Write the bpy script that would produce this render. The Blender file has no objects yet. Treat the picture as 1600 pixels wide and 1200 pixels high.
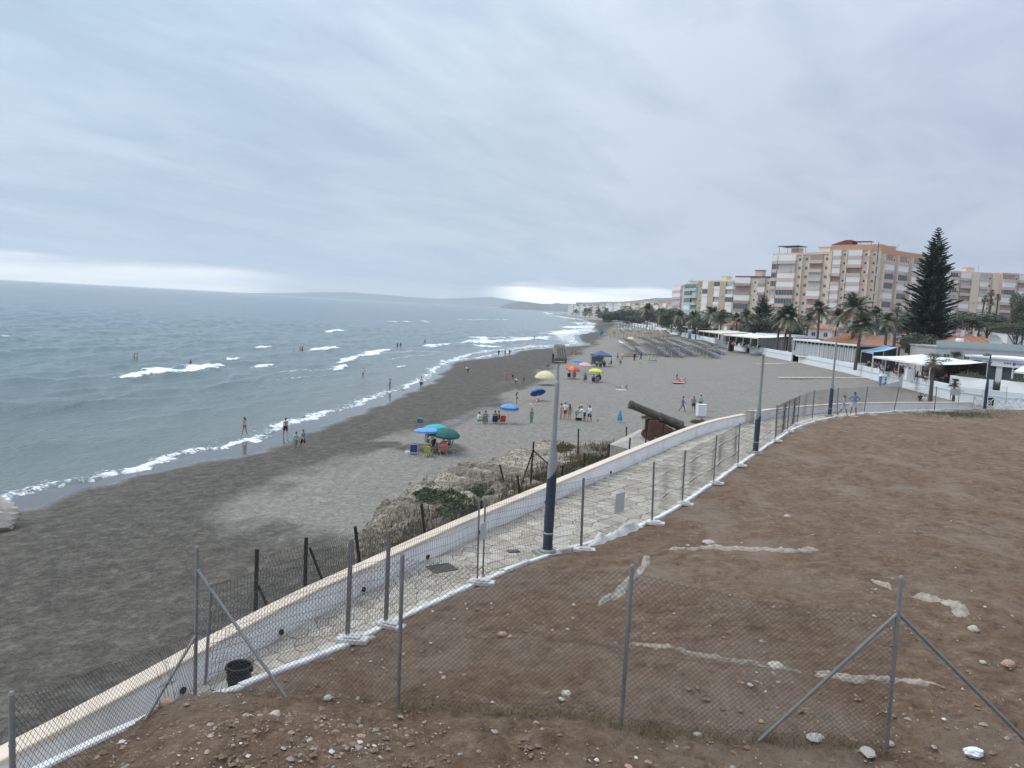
import bpy, bmesh, math, random
import numpy as np
from mathutils import Vector, Matrix
random.seed(7); RNG=np.random.RandomState(11)
SC=bpy.context.scene; COL=SC.collection
# ------------------------------------------------------------------ camera
F=1200.; CZ=12.5; PITCH=math.radians(5.72); ROLL=math.radians(3.08)
cam=bpy.data.cameras.new('camera'); camo=bpy.data.objects.new('camera',cam); COL.objects.link(camo)
cam.sensor_fit='HORIZONTAL'; cam.sensor_width=36.; cam.lens=36.*F/1600.; cam.clip_start=.1; cam.clip_end=200000.
RM=Matrix.Rotation(math.pi/2-PITCH,3,'X')@Matrix.Rotation(ROLL,3,'Z')
camo.matrix_world=Matrix.Translation((0,0,CZ))@RM.to_4x4(); SC.camera=camo
RN=np.array(RM)
def ray(u,v): return RN@np.array([(u-800)/F,-(v-600)/F,-1.])
def at(u,v,z):
    d=ray(u,v); t=(z-CZ)/d[2]; return Vector((d[0]*t,d[1]*t,z))
def atY(u,v,Y):
    d=ray(u,v); t=Y/d[1]; return Vector((d[0]*t,Y,CZ+d[2]*t))
# ------------------------------------------------------------------ light and sky
SUN_AZ=math.radians(-70); SUN_EL=math.radians(52)
W=bpy.data.worlds.new('World'); SC.world=W; W.use_nodes=True
def build_world():
    nt=W.node_tree; N=nt.nodes; L=nt.links; N.clear()
    out=N.new('ShaderNodeOutputWorld'); bg=N.new('ShaderNodeBackground'); L.new(bg.outputs[0],out.inputs[0])
    tc=N.new('ShaderNodeTexCoord'); sp=N.new('ShaderNodeSeparateXYZ'); L.new(tc.outputs['Generated'],sp.inputs[0])
    def M(op,a,b=None,c=None,clamp=False):
        n=N.new('ShaderNodeMath'); n.operation=op; n.use_clamp=clamp
        for i,x in enumerate((a,b,c)):
            if x is None: continue
            if isinstance(x,(int,float)): n.inputs[i].default_value=x
            else: L.new(x,n.inputs[i])
        return n.outputs[0]
    def ramp(fac,pts):
        n=N.new('ShaderNodeValToRGB'); e=n.color_ramp.elements
        while len(e)<len(pts): e.new(.5)
        for q,(p,c) in zip(e,pts): q.position=p; q.color=(c[0],c[1],c[2],1)
        L.new(fac,n.inputs[0]); return n.outputs[0]
    def mix(f,a,b):
        n=N.new('ShaderNodeMix'); n.data_type='RGBA'
        if isinstance(f,(int,float)): n.inputs[0].default_value=f
        else: L.new(f,n.inputs[0])
        for i,x in ((6,a),(7,b)):
            if isinstance(x,tuple): n.inputs[i].default_value=(*x,1)
            else: L.new(x,n.inputs[i])
        return n.outputs[2]
    x,y,z=sp.outputs
    zz=M('ADD',M('MAXIMUM',z,0.0),0.10)
    cb=N.new('ShaderNodeCombineXYZ'); L.new(M('DIVIDE',x,zz),cb.inputs[0]); L.new(M('DIVIDE',y,zz),cb.inputs[1])
    def noise(scale,rot,sx,sy,detail,rough,dist=0,off=0):
        mp=N.new('ShaderNodeMapping'); mp.inputs['Rotation'].default_value=(0,0,rot); mp.inputs['Scale'].default_value=(sx,sy,1)
        mp.inputs['Location'].default_value=(off,off*.7,off*.3)
        vr=N.new('ShaderNodeVectorRotate'); vr.rotation_type='Z_AXIS'; vr.inputs['Angle'].default_value=rot
        L.new(cb.outputs[0],vr.inputs['Vector']); mp.inputs['Rotation'].default_value=(0,0,0); L.new(vr.outputs[0],mp.inputs[0])
        n=N.new('ShaderNodeTexNoise'); n.inputs['Scale'].default_value=scale; n.inputs['Detail'].default_value=detail
        n.inputs['Roughness'].default_value=rough; n.inputs['Distortion'].default_value=dist; L.new(mp.outputs[0],n.inputs['Vector']); return n.outputs['Fac']
    a=math.radians(32)
    n1=noise(.95,a,1.1,.42,9,.58,.9,3.1); n2=noise(.36,a*.8,1.,.7,5,.55,.8,9.7); n3=noise(2.6,a*1.1,1.,.6,7,.62,.8,5.)
    s=M('ADD',M('ADD',M('MULTIPLY',n1,.48),M('MULTIPLY',n2,.42)),M('MULTIPLY',n3,.24))
    cl=ramp(s,[(.36,(.255,.300,.395)),(.46,(.335,.400,.495)),(.545,(.390,.465,.56)),(.66,(.50,.57,.65))])
    # slightly mauve towards the land side, bluer over the sea; broad brightening overhead as an overcast sky has
    side=M('MULTIPLY_ADD',x,.9,.45,True)
    tint=ramp(side,[(.0,(.95,1.03,1.05)),(.55,(1.,1.,1.)),(1.,(.80,.77,.86))])
    mm=N.new('ShaderNodeMix'); mm.data_type='RGBA'; mm.blend_type='MULTIPLY'; mm.inputs[0].default_value=1; L.new(cl,mm.inputs[6]); L.new(tint,mm.inputs[7])
    cl=mm.outputs[2]
    up=M('MULTIPLY_ADD',M('POWER',M('MAXIMUM',z,0.0),2.4),2.7,1.0)
    vs=N.new('ShaderNodeVectorMath'); vs.operation='SCALE'; L.new(cl,vs.inputs[0]); L.new(up,vs.inputs['Scale']); cl=vs.outputs[0]
    # break under the cloud deck near the horizon
    az=M('ARCTAN2',x,y)
    azn=M('MULTIPLY_ADD',az,1/math.pi*.5,.5)
    def A(d): return .5+d/360.
    g=N.new('ShaderNodeValToRGB'); g.color_ramp.interpolation='EASE'
    pts=[(A(-100),.15),(A(-60),.6),(A(-36),.72),(A(-22),.6),(A(-15),.10),(A(-3),.08),(A(.5),.95),(A(10),.95),(A(14.5),.35),(A(22),.06),(A(80),.06)]
    e=g.color_ramp.elements
    while len(e)<len(pts): e.new(.5)
    for q,(p,c) in zip(e,pts): q.position=p; q.color=(c,c,c,1)
    L.new(azn,g.inputs[0])
    cbh=N.new('ShaderNodeCombineXYZ'); L.new(M('MULTIPLY',az,9.),cbh.inputs[0]); L.new(M('MULTIPLY',z,95.),cbh.inputs[1])
    nh=N.new('ShaderNodeTexNoise'); nh.inputs['Scale'].default_value=.8; nh.inputs['Detail'].default_value=6; L.new(cbh.outputs[0],nh.inputs['Vector'])
    edge=M('ADD',M('MULTIPLY_ADD',nh.outputs['Fac'],.030,.006),M('MULTIPLY',g.outputs[0],.008))
    mr=N.new('ShaderNodeMapRange'); mr.interpolation_type='SMOOTHSTEP'; L.new(z,mr.inputs[0])
    L.new(M('SUBTRACT',edge,.007),mr.inputs[1]); L.new(M('ADD',edge,.008),mr.inputs[2]); mr.inputs[3].default_value=1; mr.inputs[4].default_value=0
    gap=M('MULTIPLY',mr.outputs[0],g.outputs[0],None,True)
    gapc=ramp(nh.outputs['Fac'],[(.3,(1.55,1.62,1.6)),(.55,(2.15,2.12,1.86))])
    cl=mix(gap,cl,gapc)
    sky=N.new('ShaderNodeTexSky'); sky.sky_type='NISHITA'; sky.sun_disc=False; sky.sun_elevation=SUN_EL; sky.sun_rotation=SUN_AZ
    vs2=N.new('ShaderNodeVectorMath'); vs2.operation='SCALE'; vs2.inputs['Scale'].default_value=.06; L.new(sky.outputs[0],vs2.inputs[0])
    fin=mix(.94,vs2.outputs[0],cl)
    L.new(fin,bg.inputs[0]); bg.inputs[1].default_value=1.0
build_world()
sl=bpy.data.lights.new('sun','SUN'); sl.energy=1.4; sl.angle=math.radians(30); sl.color=(1,.92,.80)
so=bpy.data.objects.new('sun',sl); COL.objects.link(so)
sd=Vector((math.sin(SUN_AZ)*math.cos(SUN_EL),math.cos(SUN_AZ)*math.cos(SUN_EL),math.sin(SUN_EL)))
so.rotation_euler=sd.to_track_quat('Z','Y').to_euler(); so.location=sd*200
SC.view_settings.view_transform='Standard'; SC.view_settings.look='None'; SC.view_settings.exposure=.3; SC.view_settings.gamma=1
SC.cycles.volume_bounces=1; SC.cycles.max_bounces=6; SC.cycles.volume_max_steps=64
# ------------------------------------------------------------------ helpers
def tag(o,label=None,cat=None,group=None,kind=None):
    if label: o['label']=label
    if cat: o['category']=cat
    if group: o['group']=group
    if kind: o['kind']=kind
    return o
def empty(name,loc=(0,0,0),rz=0,parent=None):
    o=bpy.data.objects.new(name,None); COL.objects.link(o); o.location=loc; o.rotation_euler=(0,0,rz); o.empty_display_size=.2
    if parent: o.parent=parent
    return o
def obj(name,me,parent=None,loc=None,rot=None,sc=None):
    o=bpy.data.objects.new(name,me); COL.objects.link(o)
    if parent: o.parent=parent
    if loc is not None: o.location=loc
    if rot is not None: o.rotation_euler=rot
    if sc is not None: o.scale=sc
    return o
def dup(o,parent=None):
    c=o.copy(); COL.objects.link(c); c.parent=parent
    for ch in list(o.children): dup(ch,c)
    return c
def orient(p0,p1):
    d=Vector(p1)-Vector(p0); return d.length, d.to_track_quat('Z','Y').to_matrix()
class MB:
    def __init__(s): s.v=[]; s.f=[]; s.m=[]; s.sm=[]
    def add(s,vs,fs,m=0,sm=False):
        b=len(s.v); s.v+= [tuple(q) for q in vs]; s.f+=[tuple(i+b for i in q) for q in fs]; s.m+=[m]*len(fs); s.sm+=[sm]*len(fs); return s
    def box(s,c,d,rot=None,m=0,taper=None):
        x,y,z=d[0]/2,d[1]/2,d[2]/2; t=taper or 1
        vs=[Vector(q) for q in ((-x,-y,-z),(x,-y,-z),(x,y,-z),(-x,y,-z),(-x*t,-y*t,z),(x*t,-y*t,z),(x*t,y*t,z),(-x*t,y*t,z))]
        if rot is not None:
            R=rot if isinstance(rot,Matrix) else Matrix.Rotation(rot,3,'Z'); vs=[R@q for q in vs]
        c=Vector(c); return s.add([q+c for q in vs],[(0,3,2,1),(4,5,6,7),(0,1,5,4),(1,2,6,5),(2,3,7,6),(3,0,4,7)],m)
    def tube(s,p0,p1,r0,r1=None,n=8,m=0,caps=True,sm=True):
        r1=r0 if r1 is None else r1; L,R=orient(p0,p1); p0=Vector(p0); p1=Vector(p1); vs=[]
        for p,r in ((p0,r0),(p1,r1)):
            for i in range(n):
                a=2*math.pi*i/n; vs.append(p+R@Vector((r*math.cos(a),r*math.sin(a),0)))
        s.add(vs,[(i,(i+1)%n,n+(i+1)%n,n+i) for i in range(n)],m,sm)
        if caps: s.add(vs,[tuple(range(n-1,-1,-1)),tuple(range(n,2*n))],m)
        return s
    def path(s,pts,rs,n=6,m=0,cap=True):
        pts=[Vector(p) for p in pts]; k=len(pts); rs=[rs]*k if isinstance(rs,(int,float)) else rs; vs=[]
        for j,p in enumerate(pts):
            d=(pts[min(j+1,k-1)]-pts[max(j-1,0)]); R=d.to_track_quat('Z','Y').to_matrix()
            for i in range(n):
                a=2*math.pi*i/n; vs.append(p+R@Vector((rs[j]*math.cos(a),rs[j]*math.sin(a),0)))
        fs=[(j*n+i,j*n+(i+1)%n,(j+1)*n+(i+1)%n,(j+1)*n+i) for j in range(k-1) for i in range(n)]
        s.add(vs,fs,m,True)
        if cap: s.add(vs,[tuple(range(n-1,-1,-1)),tuple(range((k-1)*n,k*n))],m)
        return s
    def lathe(s,prof,n=16,m=0,M=None,sm=True,c=(0,0,0)):
        vs=[]; c=Vector(c)
        for r,z in prof:
            for i in range(n):
                a=2*math.pi*i/n; q=Vector((r*math.cos(a),r*math.sin(a),z)); vs.append((M@q if M is not None else q)+c)
        k=len(prof); s.add(vs,[(j*n+i,j*n+(i+1)%n,(j+1)*n+(i+1)%n,(j+1)*n+i) for j in range(k-1) for i in range(n)],m,sm); return s
    def ball(s,c,r,n=8,k=5,m=0):
        r=(r,r,r) if isinstance(r,(int,float)) else r; c=Vector(c); vs=[]
        for j in range(k+1):
            p=math.pi*j/k
            for i in range(n):
                a=2*math.pi*i/n; vs.append(c+Vector((r[0]*math.sin(p)*math.cos(a),r[1]*math.sin(p)*math.sin(a),r[2]*math.cos(p))))
        return s.add(vs,[(j*n+i,(j+1)*n+i,(j+1)*n+(i+1)%n,j*n+(i+1)%n) for j in range(k) for i in range(n)],m,True)
    def prism(s,poly,z0,z1,m=0,bot=False):
        n=len(poly); vs=[(p[0],p[1],z0) for p in poly]+[(p[0],p[1],z1) for p in poly]
        fs=[(i,(i+1)%n,n+(i+1)%n,n+i) for i in range(n)]+[tuple(range(n,2*n))]
        if bot: fs.append(tuple(range(n-1,-1,-1)))
        return s.add(vs,fs,m)
    def extr(s,poly,depth,M,m=0):
        # polygon in local XZ, extruded along local Y by +-depth/2, placed by 4x4 M
        n=len(poly); vs=[M@Vector((p[0],-depth/2,p[1])) for p in poly]+[M@Vector((p[0],depth/2,p[1])) for p in poly]
        return s.add(vs,[(i,(i+1)%n,n+(i+1)%n,n+i) for i in range(n)]+[tuple(range(n-1,-1,-1)),tuple(range(n,2*n))],m)
    def mesh(s,name,mats):
        me=bpy.data.meshes.new(name); me.from_pydata(s.v,[],s.f)
        for x in (mats if isinstance(mats,(list,tuple)) else [mats]): me.materials.append(x)
        me.polygons.foreach_set('material_index',s.m); me.polygons.foreach_set('use_smooth',s.sm); me.update(); return me
    def build(s,name,mats,parent=None,**k): return obj(name,s.mesh(name,mats),parent,**k)
def grid_mesh(name,X,Y,Z,mat,attrs={},keep=None,smooth=True):
    r,c=X.shape; me=bpy.data.meshes.new(name); idx=np.arange(r*c).reshape(r,c)
    q=np.stack([idx[:-1,:-1],idx[:-1,1:],idx[1:,1:],idx[1:,:-1]],-1).reshape(-1,4)
    if keep is not None:
        k=keep.reshape(-1)[q].all(1); q=q[k]
    co=np.stack([X,Y,Z],-1).reshape(-1,3).astype(np.float32)
    if keep is not None:
        used=np.zeros(r*c,bool); used[q.reshape(-1)]=True; mp=np.cumsum(used)-1; q=mp[q]; co=co[used]
    else: used=np.ones(r*c,bool)
    me.vertices.add(len(co)); me.vertices.foreach_set('co',co.reshape(-1))
    me.loops.add(q.size); me.loops.foreach_set('vertex_index',q.reshape(-1).astype(np.int32))
    me.polygons.add(len(q)); me.polygons.foreach_set('loop_start',(np.arange(len(q))*4).astype(np.int32)); me.polygons.foreach_set('loop_total',np.full(len(q),4,np.int32))
    me.polygons.foreach_set('use_smooth',np.full(len(q),smooth))
    me.update(calc_edges=True)
    for k,a in attrs.items():
        at_=me.attributes.new(k,'FLOAT','POINT'); at_.data.foreach_set('value',a.reshape(-1)[used].astype(np.float32))
    me.materials.append(mat); return obj(name,me)
_H=RNG.rand(256,256)
def vnoise(x,y):
    xi=np.floor(x).astype(int); yi=np.floor(y).astype(int); fx=x-xi; fy=y-yi; fx=fx*fx*(3-2*fx); fy=fy*fy*(3-2*fy)
    a=_H[xi%256,yi%256]; b=_H[(xi+1)%256,yi%256]; c=_H[xi%256,(yi+1)%256]; d=_H[(xi+1)%256,(yi+1)%256]
    return (a*(1-fx)+b*fx)*(1-fy)+(c*(1-fx)+d*fx)*fy
def fbm(x,y,o=4,g=.5):
    s=0;a=1;t=0
    for i in range(o): s=s+a*vnoise(x+i*17.3,y+i*31.7); t+=a; a*=g; x=x*2.03; y=y*2.03
    return s/t
def sstep(a,b,x): t=np.clip((x-a)/(b-a),0,1); return t*t*(3-2*t)
def poly_dist(P,X,Y):
    """signed distance to an open polyline (positive to the right of travel), nearest arc length"""
    P=np.asarray(P,float)[:,:2]; best=np.full(X.shape,1e18); sg=np.zeros(X.shape); arc=np.zeros(X.shape); acc=0
    for i in range(len(P)-1):
        a=P[i]; b=P[i+1]; d=b-a; L2=(d**2).sum(); L=math.sqrt(L2)
        t=((X-a[0])*d[0]+(Y-a[1])*d[1])/L2; tc=np.clip(t,0,1)
        dx=X-(a[0]+tc*d[0]); dy=Y-(a[1]+tc*d[1]); q=dx*dx+dy*dy; m=q<best-1e-9
        cr=(d[1]*dx-d[0]*dy)/L
        best=np.where(m,q,best); sg=np.where(m,cr,sg); arc=np.where(m,acc+tc*L,arc); acc+=L
    return np.sqrt(best)*np.where(sg>=0,1,-1),arc
# ------------------------------------------------------------------ materials
class NT:
    def __init__(s,name):
        s.mat=bpy.data.materials.new(name); s.mat.use_nodes=True; s.t=s.mat.node_tree; s.N=s.t.nodes; s.L=s.t.links
        s.b=s.N['Principled BSDF']; s.pos=None
    def geo(s,kind='pos'):
        if kind=='obj': 
            n=s.N.new('ShaderNodeTexCoord'); return n.outputs['Object']
        n=s.N.new('ShaderNodeNewGeometry'); return n.outputs['Position']
    def noise(s,scale,detail=4,rough=.55,vec=None,sc=None,dist=0):
        v=vec or s.geo()
        if sc:
            m=s.N.new('ShaderNodeMapping'); m.inputs['Scale'].default_value=sc; s.L.new(v,m.inputs[0]); v=m.outputs[0]
        n=s.N.new('ShaderNodeTexNoise'); n.inputs['Scale'].default_value=scale; n.inputs['Detail'].default_value=detail; n.inputs['Roughness'].default_value=rough
        n.inputs['Distortion'].default_value=dist; s.L.new(v,n.inputs['Vector']); return n.outputs['Fac']
    def voro(s,scale,vec=None,feat='F1'):
        n=s.N.new('ShaderNodeTexVoronoi'); n.feature=feat; n.inputs['Scale'].default_value=scale; s.L.new(vec or s.geo(),n.inputs['Vector']); return n.outputs['Distance']
    def attr(s,k):
        n=s.N.new('ShaderNodeAttribute'); n.attribute_name=k; return n.outputs['Fac']
    def ramp(s,f,pts):
        n=s.N.new('ShaderNodeValToRGB'); e=n.color_ramp.elements
        while len(e)<len(pts): e.new(.5)
        for q,(p,c) in zip(e,pts):
            q.position=p; q.color=(c,c,c,1) if isinstance(c,(int,float)) else (*c,1)
        s.L.new(f,n.inputs[0]); return n.outputs[0]
    def mix(s,f,a,b,bl='MIX'):
        n=s.N.new('ShaderNodeMix'); n.data_type='RGBA'; n.blend_type=bl
        if isinstance(f,(int,float)): n.inputs[0].default_value=f
        else: s.L.new(f,n.inputs[0])
        for i,x in ((6,a),(7,b)):
            if isinstance(x,tuple): n.inputs[i].default_value=(*x,1)
            elif isinstance(x,(int,float)): n.inputs[i].default_value=(x,x,x,1)
            else: s.L.new(x,n.inputs[i])
        return n.outputs[2]
    def M(s,op,a,b=None,c=None,clamp=False):
        n=s.N.new('ShaderNodeMath'); n.operation=op; n.use_clamp=clamp
        for i,x in enumerate((a,b,c)):
            if x is None: continue
            if isinstance(x,(int,float)): n.inputs[i].default_value=x
            else: s.L.new(x,n.inputs[i])
        return n.outputs[0]
    def col(s,c):
        if isinstance(c,tuple): s.b.inputs['Base Color'].default_value=(*c,1)
        else: s.L.new(c,s.b.inputs['Base Color'])
    def rough(s,r):
        if isinstance(r,(int,float)): s.b.inputs['Roughness'].default_value=r
        else: s.L.new(r,s.b.inputs['Roughness'])
    def bump(s,h,strength=.5,dist=.02):
        n=s.N.new('ShaderNodeBump'); n.inputs['Strength'].default_value=strength; n.inputs['Distance'].default_value=dist; s.L.new(h,n.inputs['Height']); s.L.new(n.outputs[0],s.b.inputs['Normal'])
_MC={}
def pm(name,col,rough=.7,var=.2,scale=3.,bump=.0,bscale=None,metal=0,dirt=None,dirt_amt=.35,spec=None):
    if name in _MC: return _MC[name]
    n=NT(name); f=n.noise(scale,5,.6)
    c=n.mix(f,tuple(x*(1-var) for x in col),tuple(min(1,x*(1+var)) for x in col))
    if dirt:
        g=n.noise(scale*.37,6,.65); c=n.mix(n.ramp(g,[(.48,0),(.72,dirt_amt)]),c,dirt)
    n.col(c); n.rough(rough); n.b.inputs['Metallic'].default_value=metal
    if spec is not None: n.b.inputs['Specular IOR Level'].default_value=spec
    if bump: n.bump(n.noise(bscale or scale*4,4,.6),bump,.02)
    _MC[name]=n.mat; return n.mat
# ------------------------------------------------------------------ ground lines (world metres)
SHPX=[(0,803),(60,797),(120,775),(250,742),(360,720),(480,687),(510,667),(572,645),(620,625),(655,610),(680,600),(702,577),(722,565),(760,561),(802,555),(818,548),(865,544),(912,541),(928,539),(915,534),(905,524),(937,518),(928,511),(937,506),(917,500),(889,496),(858,491)]
SHORE=[(-44,-60),(-36,0),(-31,22)]+[tuple(at(u,v,0))[:2] for u,v in SHPX]+[(160,2500),(420,3400),(1500,5200),(6000,9000),(20000,16000),(60000,20000)]
WALLPX=[(1505,630),(1400,603),(1320,582),(1240,565),(1180,553),(1140,545),(1100,534),(1060,524),(1020,515),(985,508)]
PASEO=[tuple(at(u,v,4.2))[:2] for u,v in WALLPX]
PASEO=[(115,50),(72,72)]+PASEO+[(140,1000),(150,1300),(220,2300),(900,3500),(8000,9000)]
def beach_z(X,Y,detail=True):
    X=np.asarray(X,float); Y=np.asarray(Y,float)
    d,_=poly_dist(SHORE,X,Y); w,_=poly_dist(PASEO,X,Y); w=-(-w)  # w>0 right of travel
    dw=np.maximum(w,0)                                           # travelling away, the beach lies left (negative): see below
    return d,w
def ground(X,Y):
    X=np.asarray(X,float); Y=np.asarray(Y,float)
    d,_=poly_dist(SHORE,X,Y); w,_=poly_dist(PASEO,X,Y)
    off=np.maximum(-w,0); dp=np.maximum(d,0); t=dp/(dp+off+1e-6)
    z=1.2*(1-np.exp(-dp/8))+3.0*t**1.5
    z=np.where(d<0,np.where(d>-4.5,d*.030,-.135+(d+4.5)*.07),z); z=np.maximum(z,-6)
    z=z*(1-sstep(3.5,6.5,w))+5.45*sstep(3.5,6.5,w)+np.clip(w-60,0,900)*.012+np.clip(w-1000,0,5000)*.012
    return z,d,w
def gz(x,y):
    z,_,_=ground(np.array([x]),np.array([y])); return float(z[0])
def onb(u,v):
    """point of the sand seen at a photo pixel"""
    z=1.5
    for _ in range(12):
        p=at(u,v,z); z=.5*z+.5*gz(p.x,p.y)
    p=at(u,v,z); return Vector((p.x,p.y,gz(p.x,p.y)))
WIN=[(-11.5,-2),(-8.4,5.4)]+[tuple(at(u,v,5.6))[:2] for u,v in [(250,1120),(440,991),(560,931),(700,858),(900,766),(1000,720),(1100,676),(1164,661.5)]]
WIN=[(-11.5,-2),(-8.4,5.0),(-6.25,9.9)]+WIN[3:]
WIN2=[tuple(at(u,v,5.6))[:2] for u,v in [(1174,658),(1220,652),(1265,647.5),(1320,643),(1400,641),(1519,640)]]
KPX=[(60,1200,6.6),(300,1090,6.3),(355,1082,6.22),(420,1055,6.15),(540,1010,6.0),(603,976,5.93),(750,909,5.78),(850,868,5.68),(905,855,5.66),(1019,815,5.65),(1066,788,5.65),(1115,755,5.65),(1153,727,5.65),(1180,709,5.65),(1212,688,5.65),(1247,666,5.65),(1296,652,5.65),(1350,646.5,5.65),(1400,643,5.65)]
KERB=[(-9.5,-4,7.0),(-6.9,5.2,6.8)]+[tuple(at(u,v,z)) for u,v,z in KPX]; KERB+=[(41.,68.5,5.65),(47,70,5.65),(60,73,5.6),(90,76,5.6)]
PZ=5.6
class Line:
    def __init__(s,P): s.P=[Vector((*p[:2],p[2] if len(p)>2 else 0)) for p in P]; s.a=[0]
    def prep(s):
        s.a=[0]
        for i in range(1,len(s.P)): s.a.append(s.a[-1]+(s.P[i]-s.P[i-1]).length)
        s.L=s.a[-1]; return s
    def smooth(s,n=2):
        for _ in range(n):
            Q=[s.P[0]]
            for i in range(len(s.P)-1): Q+=[s.P[i].lerp(s.P[i+1],.25),s.P[i].lerp(s.P[i+1],.75)]
            s.P=Q+[s.P[-1]]
        return s.prep()
    def at(s,t):
        t=min(max(t,0),s.L)
        for i in range(1,len(s.a)):
            if t<=s.a[i]+1e-9: return s.P[i-1].lerp(s.P[i],(t-s.a[i-1])/max(1e-9,s.a[i]-s.a[i-1]))
        return s.P[-1].copy()
    def dir(s,t): d=s.at(min(t+.2,s.L))-s.at(max(t-.2,0)); return Vector((d.x,d.y,0)).normalized()
    def left(s,t): d=s.dir(t); return Vector((-d.y,d.x,0))
LW=Line(WIN).smooth(2); LW2=Line(WIN2).smooth(2); LK=Line(KERB).smooth(1)
KXY=np.array([(p.x,p.y) for p in LK.P]); KZ=np.array([p.z for p in LK.P]); KA=np.array(LK.a)
def mound(X,Y):
    s,arc=poly_dist(KXY,X,Y); kz=np.interp(arc,KA,KZ)
    Lc=5+np.clip((Y-16)/20,0,1)*12; amp=1.35+.25*np.clip((Y-30)/30,0,1)
    sp=np.maximum(s,0); z=kz+amp*(1-np.exp(-sp/Lc))-.04
    z=z+(fbm(X*.35,Y*.35,3)-.5)*.5*sstep(.3,3,sp)
    z=z+(fbm(X*1.3+5,Y*1.3,4)-.5)*.16*sstep(.1,1.5,sp)
    # spoil heap low in the left corner of the view and the shallow scrape along the wire fence
    z=z+.34*np.exp(-(((X+2.9)/1.5)**2+((Y-8.6)/1.0)**2))+.22*np.exp(-(((X+4.3)/.8)**2+((Y-10.6)/.6)**2))
    z=np.where(s<0,np.minimum(z,5.35),z)
    return z,s
class Lut:
    def __init__(s,f,x0,x1,y0,y1,h):
        s.x0=x0; s.y0=y0; s.h=h; xs=np.arange(x0,x1,h); ys=np.arange(y0,y1,h); X,Y=np.meshgrid(xs,ys); s.Z=f(X,Y)
    def __call__(s,x,y):
        a=(x-s.x0)/s.h; b=(y-s.y0)/s.h; i=min(max(int(a),0),s.Z.shape[1]-2); j=min(max(int(b),0),s.Z.shape[0]-2); a=min(max(a-i,0),1); b=min(max(b-j,0),1); Z=s.Z
        return float((Z[j,i]*(1-a)+Z[j,i+1]*a)*(1-b)+(Z[j+1,i]*(1-a)+Z[j+1,i+1]*a)*b)
_mA=Lut(lambda X,Y:mound(X,Y)[0],-12,14,3,24,.06); _mB=Lut(lambda X,Y:mound(X,Y)[0],-12,62,3,82,.2)
def mz(x,y): return _mA(x,y) if y<23.5 and -11<x<13.5 else _mB(x,y)
def onm(u,v):
    z=6.5
    for _ in range(40):
        p=at(u,v,z); z=.6*z+.4*mz(p.x,p.y)
    p=at(u,v,z); return Vector((p.x,p.y,mz(p.x,p.y)))
# ------------------------------------------------------------------ sand and land
def inside(P,X,Y):
    r=np.zeros(X.shape,bool); n=len(P); j=n-1
    for i in range(n):
        xi,yi=P[i]; xj,yj=P[j]; c=((yi>Y)!=(yj>Y))&(X<(xj-xi)*(Y-yi)/(yj-yi+1e-12)+xi); r^=c; j=i
    return r
def mat_ground():
    n=NT('sand_and_land'); damp=n.attr('damp'); wet=n.attr('wet'); land=n.attr('land')
    f1=n.noise(.16,5,.6,sc=(1,.45,1)); f2=n.noise(1.3,5,.65); f3=n.noise(14,3,.6)
    dry=n.ramp(n.M('ADD',n.M('MULTIPLY',f2,.6),n.M('MULTIPLY',f3,.4)),[(.3,(.188,.170,.143)),(.55,(.240,.219,.186)),(.75,(.295,.270,.232))])
    dk=n.ramp(n.M('ADD',n.M('MULTIPLY',f2,.65),n.M('MULTIPLY',f3,.35)),[(.32,(.050,.043,.034)),(.5,(.090,.079,.063)),(.68,(.155,.138,.112))])
    fd=n.M('ADD',damp,n.M('MULTIPLY',n.M('SUBTRACT',f1,.5),1.3)); fd=n.M('ADD',fd,n.M('MULTIPLY',n.M('SUBTRACT',f2,.5),.35))
    c=n.mix(n.ramp(fd,[(.40,0),(.60,1)]),dry,dk)
    c=n.mix(wet,c,(.075,.072,.070))
    c=n.mix(land,c,n.ramp(f2,[(.3,(.16,.14,.11)),(.7,(.24,.22,.18))]))
    n.col(c)
    fp=n.noise(3.2,4,.7); fq=n.noise(1.1,3,.6,sc=(1,.6,1))
    h=n.M('ADD',n.M('MULTIPLY',n.M('MINIMUM',fp,.52),1.2),n.M('MULTIPLY',fq,.5))
    h=n.M('MULTIPLY',h,n.M('SUBTRACT',1.,wet)); n.bump(h,.95,.32)
    n.rough(n.M('MULTIPLY_ADD',wet,-.80,.92)); n.b.inputs['Specular IOR Level'].default_value=.35
    return n.mat
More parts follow.
